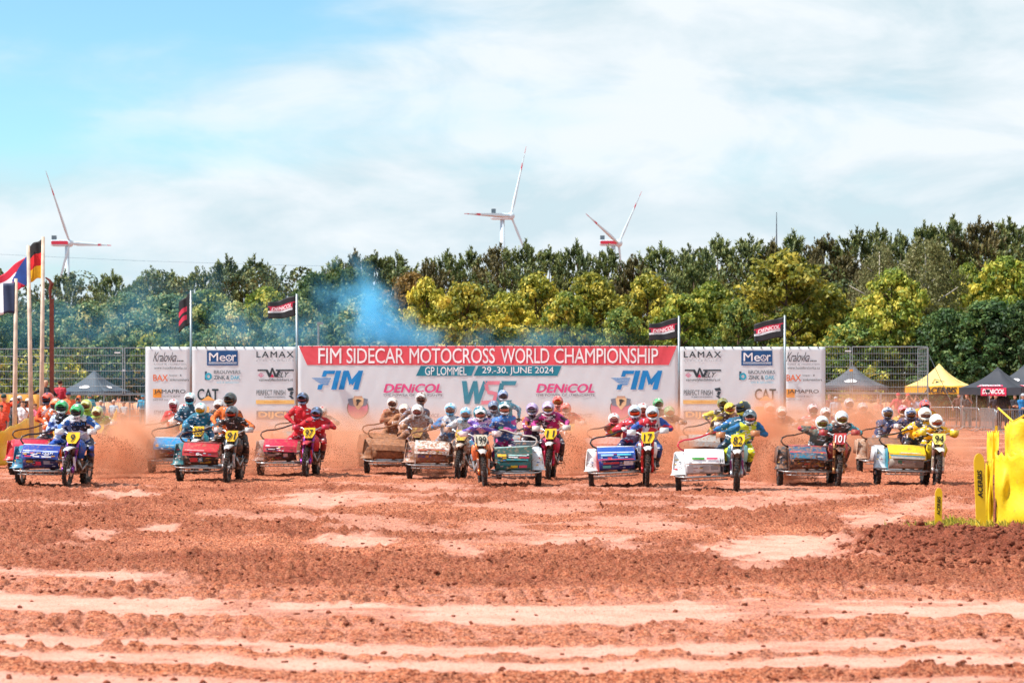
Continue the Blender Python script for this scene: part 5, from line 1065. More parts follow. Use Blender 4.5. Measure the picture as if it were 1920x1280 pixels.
def outfit(fx, fy, label, c, num=None, m=1, yaw=-4.0, drv=None, pas=None, mud=.2, voxel=.018, lift=0.0, marks=(), roll=0.0):
    Y = YG(fy); x = (fx - 960) / F * Y; z = gz(x, Y) - .015 + lift
    root = empty('sidecar_outfit', (x, Y, z), label=label, cat='sidecar motorcycle', group='racing sidecar outfits'); yw = R(yaw * .7) * m; root.rotation_euler = (0, R(roll) * m, yw)
    # settle the sidecar wheel on the sand
    K = PR[m]; B, X = K['_B'], K['_X']; wm = Matrix.Translation((x, Y, z)) @ Matrix.Rotation(yw, 4, 'Z'); sw = wm @ X((-1.19, .62, 0)); rw = wm @ X((0, 1.5, 0))
    dz = gz(sw.x, sw.y) - .02 - z + lift; root.rotation_euler[1] = math.atan2(dz, 1.15) * m + R(roll) * m; root.rotation_euler[0] = math.atan2(gz(rw.x, rw.y) - .02 + lift - z, 1.5)
    M = root.rotation_euler.to_matrix().to_4x4(); M.translation = root.location
    md = mud; pm = lambda col, r=.35, met=0.0: mat(col, r, met, mud=md)
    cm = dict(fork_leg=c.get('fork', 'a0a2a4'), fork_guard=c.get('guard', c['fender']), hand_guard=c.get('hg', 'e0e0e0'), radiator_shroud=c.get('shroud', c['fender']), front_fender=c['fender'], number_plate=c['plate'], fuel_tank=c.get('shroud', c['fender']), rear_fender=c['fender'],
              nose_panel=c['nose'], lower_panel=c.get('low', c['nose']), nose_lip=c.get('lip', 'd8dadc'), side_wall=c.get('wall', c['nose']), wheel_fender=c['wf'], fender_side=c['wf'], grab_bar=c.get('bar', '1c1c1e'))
    fixed = dict(grip=BLKR, footpeg=STEEL, triple_clamp=DARKP, handlebar=ALU, frame=DARKP, engine=ENG, exhaust_pipe=STEEL, seat=DARKP, platform=STEEL, bumper_bar=STEEL, wheel_arm=STEEL, sidecar_strut=STEEL)
    made = {}
    for nm, meshes in K.items():
        if nm[0] == '_': continue
        for me in meshes:
            met = .8 if nm == 'fork_leg' else 0.0
            parent = root
            if nm == 'fender_side': parent = made['wheel_fender']
            if nm == 'nose_lip': parent = made['nose_panel']
            if nm == 'grip': parent = None
            if parent is None: K_late = me; made.setdefault('grips', []).append(me); continue
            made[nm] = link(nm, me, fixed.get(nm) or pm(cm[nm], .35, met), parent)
    for me in made.get('grips', []): link('grip', me, BLKR, made['handlebar'])
    la = math.atan(LEAN) * m
    add_wheel(root, WF, B((0, 0, .345)), (0, la, 0), 'front_wheel', RIMM); add_wheel(root, WR, B((0, 1.5, .325)), (.3, la, 0), 'rear_wheel', RIMM); add_wheel(root, WS, X((-1.19, .62, .285)), (.7, 0, 0), 'sidecar_wheel', RIMM)
    if num:
        w_ = .23 if len(num) > 2 else (.19 if len(num) > 1 else .10)
        text_on(num, lambda u, v: B(((-w_ / 2 + w_ * u) * m, .10 + (.035 + .165 * v) * .35 - .014, .965 + .165 * v)) , mat(c.get('numc', '141414'), .5), made['number_plate'], .014, .08, name='number')
    # print on the sidecar nose: colour blocks and lettering
    for q in marks:
        k = q[0]
        def surf(u, v, up=(k[0] == 'U')):
            if up: zz = .62 + .24 * v; t = (zz - .61) / .26; y = float(np.interp(zz, (.61, .74, .77, .90), (0.0, .03, .10, .26))); xx = -1.01 + .79 * u; zz -= .03 * u * .9
            else: zz = .41 + .18 * v; y = .09 + .10 * (1 - v) ** 1.2; xx = -.98 + .74 * u
            if m < 0: xx = -1.23 - xx
            p = X((xx, y + .05 * (2 * u - 1) ** 2 - .03, zz)); return p
        if k[1] == 'r':   # rectangle
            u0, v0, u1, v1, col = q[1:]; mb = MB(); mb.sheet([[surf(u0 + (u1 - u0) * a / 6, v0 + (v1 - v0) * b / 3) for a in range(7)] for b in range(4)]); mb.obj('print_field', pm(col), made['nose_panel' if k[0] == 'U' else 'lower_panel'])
        else:
            u0, v0, u1, v1, col, t = q[1:]; text_on(t, lambda a, b: surf(u0 + (u1 - u0) * a, v0 + (v1 - v0) * b) + Vector((0, -.006, .002)), mat(col, .5, mud=md * .6), made['nose_panel' if k[0] == 'U' else 'lower_panel'], .03, .1)
    if marks:
        rg = random.Random(int(fx)); groups = {}
        for pn, vlo, vhi, cnt in (('U', .04, .60, 15), ('L', .08, .92, 15), ('S', .08, .92, 9)):
            for _ in range(cnt):
                w_, h_ = rg.uniform(.04, .15), rg.uniform(.03, .09); u0, v0 = rg.uniform(.02, .96 - w_), rg.uniform(vlo, vhi - h_); colr = rg.choice(('e8e8ec', 'e8e8ec', '1c1e24', 'c8ccd0', 'c83040', 'd8b030', '3070b0'))
                if pn == 'S': w_ *= 2.2; u0 = rg.uniform(.05, .9 - w_)
                groups.setdefault((pn, colr), []).append((u0, v0, w_, h_))
        def surf2(u, v, pn):
            if pn == 'U': zz = .62 + .24 * v; y = float(np.interp(zz, (.61, .74, .77, .90), (0.0, .03, .10, .26))); xx = -1.01 + .79 * u; zz -= .027 * u
            elif pn == 'L': zz = .41 + .18 * v; y = .09 + .10 * (1 - v) ** 1.2; xx = -.98 + .74 * u
            else: zz = .46 + .32 * v; y = float(np.interp(zz, (.42, .50, .66, .80), (.33, .35, .38, .47))); xx = -1.28 + .22 * u; return X((xx, y + .05 * (2 * u - 1) ** 2 - .02, zz))
            return X((xx, y + .05 * (2 * u - 1) ** 2 - .024, zz))
        for (pn, colr), lst in groups.items():
            mb = MB()
            for u0, v0, w_, h_ in lst:
                mb.sheet([[surf2(u0 + w_ * a / 2, v0 + h_ * b, pn) for a in range(3)] for b in range(2)])
            mb.obj('sponsor_print', mat(colr, .5, mud=md), made[{'U': 'nose_panel', 'L': 'lower_panel', 'S': 'wheel_fender'}[pn]], kind='stuff')
    def head_local(px, py, yl):
        # local point of the head seen at pixel px,py, at local depth yl
        p = M @ Vector((0, yl, 1.5)); q = P(px, py, p.y); return M.inverted() @ q
    if drv:
        h = head_local(drv['px'], drv['py'], .62); hz = h.z; lx = h.x
        J = {}; J['head'] = h; J['neck'] = np.array(h) + np.array([0, .08, -.115])
        px_ = B((0, 1.12, .99)); pel = np.array([px_.x * .7 + lx * .3, 1.15, .985]); J['pel'] = pel; ch = np.array(J['neck']) + np.array([(pel[0] - lx) * .15, .05, -.035])
        tw = drv.get('tw', 0); J['shR'] = ch + np.array([.185, .0 + tw, -.02]); J['shL'] = ch + np.array([-.185, -tw, -.02])
        for s_, s in (('R', 1), ('L', -1)):
            g = B((s * .37, .44, 1.18)); J['ha' + s_] = np.array(g) + np.array([-s * .02, .055, .035]); J['el' + s_] = ik(J['sh' + s_], J['ha' + s_], .29, .26, (s * 1.0, .25, -.55)); J['grip' + s_] = np.array([1, .1, 0])
            J['hip' + s_] = pel + np.array([s * .10, 0, -.02]); pg = B((s * .21, .98, .44)); J['an' + s_] = np.array(pg) + np.array([0, .05, .05]); J['kn' + s_] = ik(J['hip' + s_], J['an' + s_], .43, .42, (s * .32, -1, .25)); J['toe' + s_] = np.array(pg) + np.array([s * .03, -.13, .0])
            if hz < 1.3: pass
        me = body_mesh(J, voxel, seed=int(fx)); k = drv['k']; p = link('person', me, kit(k, md), None, label=drv['label'], cat='person', group='sidecar drivers'); p.matrix_world = M
        yw_ = drv.get('look', 0); helmet(p, np.array(h) + np.array([0, -.01, .01]), R(yw_), R(drv.get('pitch', 20)), R(drv.get('tilt', 0)), *drv['h'], mud=md * .5)
        if drv.get('text'):
            t, col = drv['text']; bvh = BVHTree.FromPolygons([v.co for v in me.vertices], [tuple(f.vertices) for f in me.polygons])
            cxx = float((J['shR'][0] + J['shL'][0]) / 2 * .8 + pel[0] * .2)
            def onb(u, v):
                o = Vector((cxx - .14 + .28 * u, -1, hz - .30 + .065 * v)); hit = bvh.ray_cast(o, Vector((0, 1, 0))); return (hit[0] if hit[0] else o + Vector((0, 1.5, 0))) + Vector((0, -.006, 0))
            text_on(t, onb, mat(col, .6), p, .03)
    if pas:
        h = head_local(pas['px'], pas['py'], pas.get('yl', 1.02)); lx, hz = h.x, h.z; sx = -m; J = {'head': h}; J['neck'] = np.array(h) + np.array([0, .07, -.14])
        crouch = pas.get('pel', None); pel = np.array(crouch) * np.array([m, 1, 1]) if crouch is not None else np.array([lx * .6 - .22 * m, 1.32, min(hz - .62, .98)]); J['pel'] = pel
        ch = np.array(J['neck']) + vnorm(pel - np.array(J['neck'])) * .08; J['shR'] = ch + np.array([.18, -.03, -.02]); J['shL'] = ch + np.array([-.18, .0, -.02])
        gx = X((-.44, .945, 1.25)); inner = 'L' if m > 0 else 'R'; outer = 'R' if m > 0 else 'L'
        tgt = {inner: pas.get('hand', gx), outer: pas.get('hand2', X((-.05 if lx * m < -.15 else .12, 1.25, .98)))}
        for s_, s in (('R', 1), ('L', -1)):
            J['ha' + s_] = np.array(tgt[s_]) + np.array([0, .03, .03]); d_ = J['ha' + s_] - J['sh' + s_]; L_ = np.linalg.norm(d_)
            if L_ > .53: J['sh' + s_] = J['sh' + s_] + d_ / L_ * min(L_ - .53, .10)
            if np.linalg.norm(J['ha' + s_] - J['sh' + s_]) > .56: J['ha' + s_] = J['sh' + s_] + vnorm(J['ha' + s_] - J['sh' + s_]) * .55
            J['el' + s_] = ik(J['sh' + s_], J['ha' + s_], .29, .26, (s * .8, -.1, -.5)); J['grip' + s_] = np.array([.9, .4, .2])
            J['hip' + s_] = pel + np.array([s * .10, 0, -.01]); an = X((-.55, 1.0, .44)) if s_ == inner else X((-.33, 1.35, .44)); J['an' + s_] = np.array(an); J['kn' + s_] = ik(J['hip' + s_], J['an' + s_], .43, .42, (s * .3, -1, .3)); J['toe' + s_] = np.array(an) + np.array([s * .02, -.16, -.04])
        me = body_mesh(J, voxel, seed=int(fx) + 7); p = link('person', me, kit(pas['k'], md), None, label=pas['label'], cat='person', group='sidecar passengers'); p.matrix_world = M
        helmet(p, np.array(h) + np.array([0, -.01, .01]), R(pas.get('look', 0)), R(pas.get('pitch', 15)), R(pas.get('tilt', 0)), *pas['h'], mud=md * .5)
    return root, M
SK = 'b98468'
def C(fender, plate, nose, wf, **k): return dict(fender=fender, plate=plate, nose=nose, wf=wf, **k)
def PP(px, py, label, k, h, **o): return dict(px=px, py=py, label=label, k=[SK] + k, h=h, **o)
YP_ = 'f2c21a'
# --- nearest row, left to right
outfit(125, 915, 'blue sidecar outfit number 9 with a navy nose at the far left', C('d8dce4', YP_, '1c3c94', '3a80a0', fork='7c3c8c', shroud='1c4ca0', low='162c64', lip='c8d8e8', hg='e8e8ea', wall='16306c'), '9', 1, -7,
    PP(145, 771, 'driver of the number 9 outfit in a white jersey and green helmet', ['d4d8e2', 'd4d8e2', '2c66b4', 'e0dcd8', '1c4698', '263048', '6c5c54'], ('2ca05c', 'eef2f0', '34a860', '1c2420', '3c3c40'), text=('CCLM', '2a6cb0')),
    PP(116, 764, 'passenger of the number 9 outfit in pale blue with a green helmet', ['b4c4da', 'b4c4da', '24468c', '1c2030', '2258b0', '263048', '4c4440'], ('2ca05c', 'dfe8e4', '34a860', '1c2420', '30343c'), look=8), mud=.2,
    marks=(('Ur', 0.02, .62, .98, .70, 'c8d4ea'), ('Ur', .08, .46, .24, .52, 'dfe6f2'), ('Ut', .60, .40, .88, .58, 'e8eef8', 'CCLM'), ('Ur', .10, .12, .28, .24, 'c82848'), ('Ur', .34, .12, .52, .24, 'd8dce4'), ('Ur', .58, .12, .84, .24, 'e4e6ea'), ('Lr', .06, .55, .30, .9, '2c2420'), ('Lt', .08, .6, .28, .85, 'e0b048', 'MEFO'), ('Lr', .36, .3, .52, .72, 'c83058'), ('Lr', .60, .4, .78, .8, '8c94a8')))
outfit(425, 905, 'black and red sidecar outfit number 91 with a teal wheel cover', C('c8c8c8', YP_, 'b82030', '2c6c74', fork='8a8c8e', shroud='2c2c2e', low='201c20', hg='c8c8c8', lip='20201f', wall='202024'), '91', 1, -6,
    PP(435, 774, 'driver of the number 91 outfit in black and orange with a black helmet', ['262428', '30282a', 'e06a24', '2c2826', '1f2024', '1c1c20', '2c2826'], ('5a6064', '26282c', '3c4246', '1c1c1e', 'a83c28')),
    PP(432, 749, 'passenger of the number 91 outfit in bright orange leaning out at the rear', ['d86820', 'e06a24', 'e87428', '2c2826', '26241f', '1c1c20', '2c2826'], ('34383a', '5c5c50', '2c3032', '1c1c1e', '54402c'), yl=1.15, look=-6), mud=.3,
    marks=(('Ur', .0, .35, .98, .72, 'c42434'), ('Ur', .06, .47, .62, .56, 'e8a8ac'), ('Ut', .40, .04, .50, .26, 'e8e8e8', 'ID'), ('Lr', .16, .30, .40, .85, 'c43044'), ('Lr', .42, .30, .56, .85, '287c9c'), ('Lt', .44, .45, .54, .75, 'e8f0f0', 'S')))
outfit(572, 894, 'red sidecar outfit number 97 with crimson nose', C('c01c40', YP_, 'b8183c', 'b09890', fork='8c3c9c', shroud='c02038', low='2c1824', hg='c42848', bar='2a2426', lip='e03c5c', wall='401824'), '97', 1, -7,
    PP(594, 775, 'driver of the number 97 outfit all in red with a blue-grey helmet', ['c01828', 'c81c2c', 'c81c2c', 'c42838', 'c81c2c', '8c2830', '4c2424'], ('3c3c48', '7c94b8', '4a5c84', '1c1c20', '9c3c44'), tilt=4),
    PP(568, 748, 'passenger of the number 97 outfit all in red holding the black bar', ['c01828', 'c81c2c', 'c81c2c', 'c42838', 'c81c2c', '8c2830', '4c2424'], ('34343e', '7c94b8', '44587c', '1c1c20', '7c4048')), mud=.25,
    marks=(('Ut', .06, .5, .62, .68, 'f0d0d8', 'SHERCO'), ('Ur', .1, .12, .42, .34, '301c28'), ('Ut', .14, .15, .38, .31, 'e8c8d0', 'MOTO'), ('Lr', .08, .5, .34, .8, '8c7c80'), ('Lr', .6, .4, .74, .85, 'c8a0a8')) if 0 else (('Ur', .06, .52, .62, .62, 'f0d0d8'), ('Ur', .1, .12, .42, .34, '301c28'), ('Ur', .16, .2, .36, .27, 'e8c8d0'), ('Lr', .08, .5, .34, .8, '8c7c80'), ('Lr', .6, .4, .74, .85, 'c8a0a8')))
outfit(910, 912, 'teal and pink sidecar outfit number 199 with its sidecar on the right', C('c4b8b4', 'd8d4c0', '24443e', 'd4d8dc', fork='d0703c', shroud='e07040', low='28787c', hg='dcc8c8', lip='b8dcd8', wall='24484c', bar='b0a49c'), '199', -1, -5,
    PP(900, 775, 'driver of the number 199 outfit in blue, pink and white, hands on the bars', ['24488c', 'c49cc8', '6c50b0', 'c8b8b4', '1c7090', '1c6480', '3c3430'], ('2c7a88', 'e8e4ea', 'e8e8ee', '1c3a40', 'b06c60'), text=('BLANCHOR', 'd8e0f0')),
    PP(946, 766, 'passenger of the number 199 outfit in blue and magenta stretched over the sidecar', ['4c5c94', '3c78c0', 'c04890', '2c7060', 'c02c74', '2c2c54', '2c2c40'], ('246c78', 'e8eaf0', 'dce4e8', '1c3a40', 'b4705c'), yl=.95, look=-4), mud=.25,
    marks=(('Ur', .04, .30, .96, .66, '2c3c3c'), ('Ur', .06, .32, .30, .62, 'e8b428'), ('Ur', .36, .44, .86, .56, '9cc4c0'), ('Ur', .36, .28, .62, .38, 'e8e8e8'), ('Ur', .66, .26, .92, .38, 'c83c58'), ('Ur', .3, .04, .9, .18, '288c94'), ('Lr', .1, .5, .9, .9, '1c8c98'), ('Lr', .42, .2, .62, .5, 'dcc838'), ('Lr', .66, .2, .9, .5, 'd85878')))
outfit(1027, 899, 'magenta and white motorcycle outfit number 11 beside the number 199', C('e4dcdc', YP_, '24343c', '8c8c8c', fork='b02c4c', shroud='c42c60', guard='c8284c', hg='dcd4cc', bar='3c3430'), '11', 1, -7,
    PP(1028, 765, 'driver of the number 11 outfit in a magenta and black jersey lettered JOPA', ['b0246c', '3a2434', 'b83484', 'c8b8ac', '241c30', '241c2c', '4c3c38'], ('b49cc4', 'd8cce0', 'c8b4d4', '3c343c', 'b08c54'), text=('JOPA', 'f0dce8'), tw=.03),
    PP(998, 768, 'passenger of the number 11 outfit in dark magenta with a lilac helmet', ['3a2434', '8c2c68', 'c06c2c', 'c0b0a4', '241c30', '241c2c', '4c3c38'], ('a88cbc', 'd0c4dc', 'b8a0c8', '3c343c', '8c8484'), hand=Vector((-.30, .8, 1.22))), mud=.25)
outfit(1213, 913, 'blue and red sidecar outfit number 17 with a white wheel cover', C('e8e8ea', YP_, '1c4c9c', 'e0dcd8', fork='b4282c', shroud='ececee', low='1c2c78', hg='dcdcdc', lip='e8ecf0', wall='c02438', guard='c8302c'), '17', 1, -3,
    PP(1223, 775, 'driver of the number 17 outfit in red and white with a silver helmet', ['c8b8bc', 'c82434', '2c50a0', 'd0ccc8', '264a8c', '6c4440', '3c2c2c'], ('c4ccd2', 'e8e8e8', 'b4c0c8', '24282c', 'd0501c'), text=('HHH', '20242c')),
    PP(1190, 773, 'passenger of the number 17 outfit in red with a silver helmet and orange goggles', ['8c6c78', 'c82434', 'b42434', 'd0ccc8', '1c3878', '24284c', '3c2c2c'], ('b4c0c8', 'e0e4e8', 'a8b4bc', '24282c', 'd8441c')), mud=.15,
    marks=(('Ur', .0, .66, .98, .72, 'e4e8ee'), ('Ur', .08, .36, .42, .52, '8cb8e0'), ('Ur', .52, .40, .9, .54, '50c0e0'), ('Ur', .0, .02, .98, .09, 'e04050'), ('Lr', .1, .62, .56, .85, 'b83048'), ('Lr', .7, .4, .97, .9, 'd8dce8'), ('Lr', .08, .18, .32, .48, '58b0b0'), ('Lr', .36, .2, .54, .44, '4c5478')))
outfit(1380, 922, 'white sidecar outfit number 82 leading the field with a red grab bar', C('dcd8d4', YP_, 'e8eaec', 'e8e8e8', fork='a8a8ae', shroud='88c4c8', low='d8dadc', hg='b87c54', bar='c41c34', lip='f0f0f0', wall='e0e0e0', guard='6c2c6c'), '82', 1, -8,
    PP(1406, 782, 'driver of the number 82 outfit in teal and fluorescent yellow', ['c8cc2c', '145878', '1c68a0', 'a86c44', 'c8d41c', 'd4cc1c', '4c3c28'], ('34444c', 'c0c8cc', '4c5c64', '1c3c44', 'c08070'), tilt=3, text=('', '000000') if 0 else None),
    PP(1394, 766, 'passenger hidden behind the number 82 driver with a black and yellow helmet', ['14506c', '145878', '2870b0', 'a86c44', '1c2c44', '24283c', '4c3c28'], ('20282c', 'd8c82c', '20282c', '1c1c1e', '3c4448'), look=-40, yl=1.2), mud=.12,
    marks=(('Ur', .02, .62, .96, .70, '9cb4c4'), ('Ur', .18, .34, .50, .5, '4c9c34'), ('Ur', .56, .34, .84, .5, 'e05078'), ('Ur', .0, .12, .9, .14, '8c9498'), ('Lr', .0, .1, .16, .9, 'c8ccd0'), ('Lr', .44, .3, .60, .8, 'a8acb0'), ('Lr', .66, .3, .86, .8, '9ca0a4'), ('Lr', .92, .0, .99, .95, '1c2c40'), ('Ut', .90, .06, .99, .36, '1c2430', 'H')))
outfit(1570, 911, 'dark sidecar outfit number 101 throwing up a thick wall of sand', C('241c20', 'c8283c', '1c5070', '3c3c40', fork='b08050', shroud='c02840', low='1c1c22', hg='b82840', bar='3c2c28', lip='c02438', wall='24242c', numc='f0e8e8'), '101', 1, -2,
    PP(1578, 784, 'driver of the number 101 outfit in black and turquoise with a white helmet', ['5c5450', '2c3038', '38a8b8', 'c02c40', '282428', '282428', '3c2c28'], ('d8dce0', 'ecece8', 'b4bcc0', 'c8c020', '6c5030'), text=('MX', 'c8c0b8') if 0 else None),
    PP(1541, 793, 'passenger of the number 101 outfit ducked low with yellow goggles', ['5c5c54', '5c6058', 'c0304c', 'c02c40', '3c3834', '382c28', '3c2c28'], ('dcdcd8', 'ecece8', 'b8c0c0', 'c8c020', '7c5c30'), yl=.85), mud=.45,
    marks=(('Ur', .1, .1, .7, .5, '2c7c9c'), ('Ur', .0, .6, .98, .7, 'c02438')))
outfit(1755, 910, 'yellow and grey sidecar outfit number 94 at the right of the field', C('e8e4c8', 'f0e070', 'e8b81c', 'd0d4d8', fork='c0a8a0', shroud='e8c81c', low='a8a49c', hg='e0c034', lip='e8d050', wall='2c94a8'), '94', 1, 0,
    PP(1755, 790, 'driver of the number 94 outfit in yellow and black with a plain white helmet', ['2c2c34', 'e8ac10', 'f0b414', 'e0d8d0', 'e0b010', '5c4438', '3c3028'], ('eceae4', 'f4f4f2', 'f0f0ee', 'c8ccd0', '9c4c34'), text=('IMPULSE', 'e09020'), tilt=-3),
    PP(1734, 777, 'passenger of the number 94 outfit in yellow and black with a plain white helmet', ['2c2c34', 'e8ac10', 'f0b414', 'e0d8d0', '22242c', '24242c', '3c3028'], ('e8e4dc', 'f4f4f2', 'ececea', 'c8ccd0', '6c4438')), mud=.2,
    marks=(('Ur', .0, .32, .98, .70, 'e8b014'), ('Ur', .3, .5, .75, .66, 'b8c0c8'), ('Ur', .0, .22, .98, .30, '2898a8'), ('Ur', .04, .0, .98, .2, 'b4b0a8'), ('Lr', .22, .5, .34, .9, '2c7c6c'), ('Lr', .40, .5, .66, .85, '8c8888'), ('Lr', .74, .2, .98, .8, '847c78')))
# --- second row
V2 = .026
outfit(364, 889, 'bright blue and teal sidecar outfit number 228 behind the number 91', C('e0e4e4', YP_, '2c88c0', 'b8bcbc', fork='a8a8a8', shroud='2c98a8', low='6c5048', hg='3c84a4', lip='cce4ec', wall='1c4c98'), '228', 1, -6,
    PP(377, 767, 'driver of the number 228 outfit in teal with bright yellow goggles', ['18647c', '186c88', '1c749c', '3c6c8c', '1c5880', '1c4868', '3c3830'], ('d8e4e4', '60b4c8', 'e4e8e8', 'c8b424', 'c89820'), text=('', '') if 0 else None),
    PP(357, 748, 'passenger of the number 228 outfit in dark teal with a turquoise and white helmet', ['1c4c60', '1c5468', '18506c', '2c4c5c', '1c4868', '1c3c58', '3c3830'], ('e0e8e8', '40b0c4', 'e4e8e8', '1c3844', '2c2c44')), mud=.25, voxel=V2,
    marks=(('Ur', .04, .2, .98, .62, '2c90c8'), ('Ur', .06, .28, .16, .56, 'e0a040'), ('Ur', .3, .4, .9, .5, 'a8dcec')))
outfit(338, 877, 'far red and white outfit number 20 mostly hidden behind the number 228', C('d8d0c8', 'e0b040', 'b08c78', 'b8a494', shroud='c83438', bar='3a2c28'), '20', 1, -4,
    PP(345, 768, 'driver of the number 20 outfit with a white shoulder, hidden behind the dark teal passenger', ['d0ccd0', 'd8d4d8', 'c83438', '8c6850', '8c4c40', '6c4c40', '4c3c34'], ('d8d4d0', 'c83c44', 'e0dcd8', '4c3c3c', '7c4c44')),
    PP(326, 759, 'passenger of the number 20 outfit in red with a white and red helmet', ['c42c30', 'c83034', 'c83438', '8c6850', '8c4c40', '6c4c40', '4c3c34'], ('d8dce0', 'c03844', 'e4e4e6', '8c3038', 'a84854')), mud=.5, voxel=V2)
outfit(402, 878, 'outfit hidden behind the number 91 with one white helmeted rider', C('c8bcb0', YP_, 'a08878', 'b09c90', shroud='2c2c2c'), None, 1, -4,
    PP(411, 760, 'rider in black and orange with a white helmet behind the number 91 passenger', ['2c2824', '3c2c24', 'd87838', '8c6850', '3c302c', '4c3c34', '4c3c34'], ('e0dcda', 'c0b8b4', 'e4e0de', '5c4844', '7c5450')), None, mud=.5, voxel=V2)
outfit(588, 872, 'silver outfit behind the number 97 with a curved dark bar', C('b8a8a0', 'd0a840', '8c8480', 'a89c94', shroud='1c7880', bar='5c4840', lip='a8a09c'), None, 1, -4,
    PP(604, 772, 'rider in teal half hidden behind the number 97 driver', ['1c7880', '1c8088', '248c94', '7c6c60', '1c5c68', '4c4440', '3c3834'], ('c8b8b0', 'b84c50', 'c8bcb4', '4c4040', '8c5c54')), None, mud=.45, voxel=V2)
outfit(102, 892, 'red and orange outfit behind the number 9 with a glossy red wheel cover', C('e05c24', 'd8a830', 'b81c3c', 'd03038', fork='a88c80', shroud='e06424', low='2c1c24', bar='3c2420', lip='2c2830', wall='a01c30', hg='e07038'), None, 1, -6,
    PP(105, 759, 'driver with an orange helmet in orange and white behind the number 9', ['dc6c30', 'd8d0cc', 'e05c24', '3c3838', '2c5868', '4c3434', '3c2c2c'], ('e08450', 'e8e0dc', 'e07c48', '1c4c5c', '3c3c44')),
    PP(90, 748, 'passenger with a red-orange helmet and striped sleeves behind the number 9', ['d8d0d0', 'e06c2c', 'd03c28', '3c3838', '2c5868', '4c3434', '3c2c2c'], ('d8543c', '284c6c', 'd8644c', '1c4c5c', '3c2c34'), look=-8), mud=.2, voxel=V2)
outfit(178, 880, 'outfit lost in the dust behind the number 9 with two lime riders', C('8c9c3c', 'd8b840', '8c8c4c', 'a0a058', shroud='8cb834', bar='5c4c34'), None, 1, -3,
    PP(183, 773, 'driver in lime and brown with a pale yellow helmet in the dust', ['8c8844', '8cb440', '98943c', '9c8458', '7c6c3c', '6c5c3c', '4c4030'], ('d0cc90', 'a4bc50', 'd8d4a0', '7c6040', '7c4834')),
    PP(162, 760, 'passenger in lime with a lime-yellow helmet in the dust', ['8cac3c', '94b844', '98943c', '9c8458', '7c6c3c', '6c5c3c', '4c4030'], ('c8d070', 'b0c454', 'd4d898', '5c4838', '6c4434')), mud=.45, voxel=V2)
outfit(774, 890, 'mud-brown outfit with a bare dirty nose, left of the middle', C('c8bcae', 'dcc04c', '8c6450', '9c7c68', fork='8c807c', shroud='c8c0b8', low='4c342c', hg='a08c7c', bar='3c2c2a', lip='a07c64', wall='7c5c4c'), None, 1, -4,
    PP(783, 770, 'rider with a white helmet and a pale muddy jersey over a yellow plate', ['a49ca0', 'c4c0c4', 'c8c4c6', 'a08470', '3c6c9c', '6c5c54', '5c4438'], ('e8e6e4', 'c8c4c8', 'f0eeec', '8c6c60', 'a0605c')),
    PP(790, 747, 'upright passenger with a white and brown helmet behind the pale muddy rider', ['8c8c9c', '5c6880', '5c5860', 'a08470', '5c5c68', '6c5c54', '5c4438'], ('d8d4d0', '6c5048', 'e0dcda', '4c3834', '6c4c44'), yl=1.3), mud=.75, voxel=V2)
outfit(857, 897, 'muddy white outfit with red print and a blue strip, front wheel steered left', C('d8ccc0', 'e4c840', 'dcd4cc', 'b89c90', fork='b0a090', shroud='d8d0c8', low='6c5450', hg='d8b8a8', bar='3c3430', lip='e8e4de', wall='c8bcb4'), None, 1, -6,
    PP(874, 776, 'driver with a white and blue helmet wedged behind the number 199 driver', ['8cb4c8', 'd0d4d8', '2c74a8', 'b09c90', '7c6c68', '6c5c54', '5c4438'], ('dce4ea', '3c94c4', '58a4cc', 'b89888', 'a08074')),
    PP(845, 768, 'passenger with a white and blue helmet and blue forearms holding the bar', ['b4c4d4', '2c6ca4', '2c7cb4', 'b09c90', '7c8ca0', '6c5c54', '5c4438'], ('e0e8ee', '4c9cc8', '64acd0', 'a08c84', '9c6c5c')), mud=.55, voxel=V2,
    marks=(('Ur', .1, .3, .4, .44, 'c85040'), ('Ur', .5, .34, .92, .5, 'd86c50'), ('Ur', .12, .56, .6, .64, '7c9c6c'), ('Lr', .04, .55, .50, .95, '3c5488'), ('Lr', .3, .6, .4, .88, 'd8a040')), roll=1.0)
outfit(757, 876, 'dust covered outfit behind the mud-brown one, curved bar on the left', C('b08468', 'c09860', 'a07454', 'b08870', bar='4c3830', shroud='b0846c'), None, 1, -2,
    PP(758, 768, 'orange-brown dusty driver with a white helmet', ['a06848', 'b07450', 'b07850', 'a87858', '8c6450', '7c5c4c', '6c5040'], ('ecdcd0', 'd8c0b0', 'f0e4da', 'a87864', 'b08068')),
    PP(736, 756, 'dusty passenger with a white helmet and dark goggles', ['84503c', 'a46850', 'c06048', 'a87858', '8c6450', '7c5c4c', '6c5040'], ('ecdcd4', 'd8c4b8', 'f0e4dc', '6c4840', '5c3c34')), mud=.8, voxel=V2)
outfit(946, 872, 'outfit hidden behind the number 199 with a standing blue rider', C('9c9ca4', 'c8b060', '7c8c94', '98a0a4', shroud='3c6c94'), None, -1, -3,
    PP(925, 762, 'rider glimpsed between the two riders of the number 199', ['7c7c8c', '7c7c8c', '5c6c84', '8c7c74', '5c5c68', '5c5c64', '4c4440'], ('5c6c8c', 'a8a8b4', '6c7c94', '4c4c54', '5c4c4c')),
    PP(943, 742, 'standing rider in grey and blue with a lilac-blue helmet above the number 199 passenger', ['54606c', '6cb0c4', '7c98ac', '8c7c74', '5c5c68', '5c5c64', '4c4440'], ('6c84b0', 'dcdce8', '8c98bc', '4c4c54', '5c4c4c'), pel=(-.15, 1.3, 1.05)), mud=.4, voxel=V2)
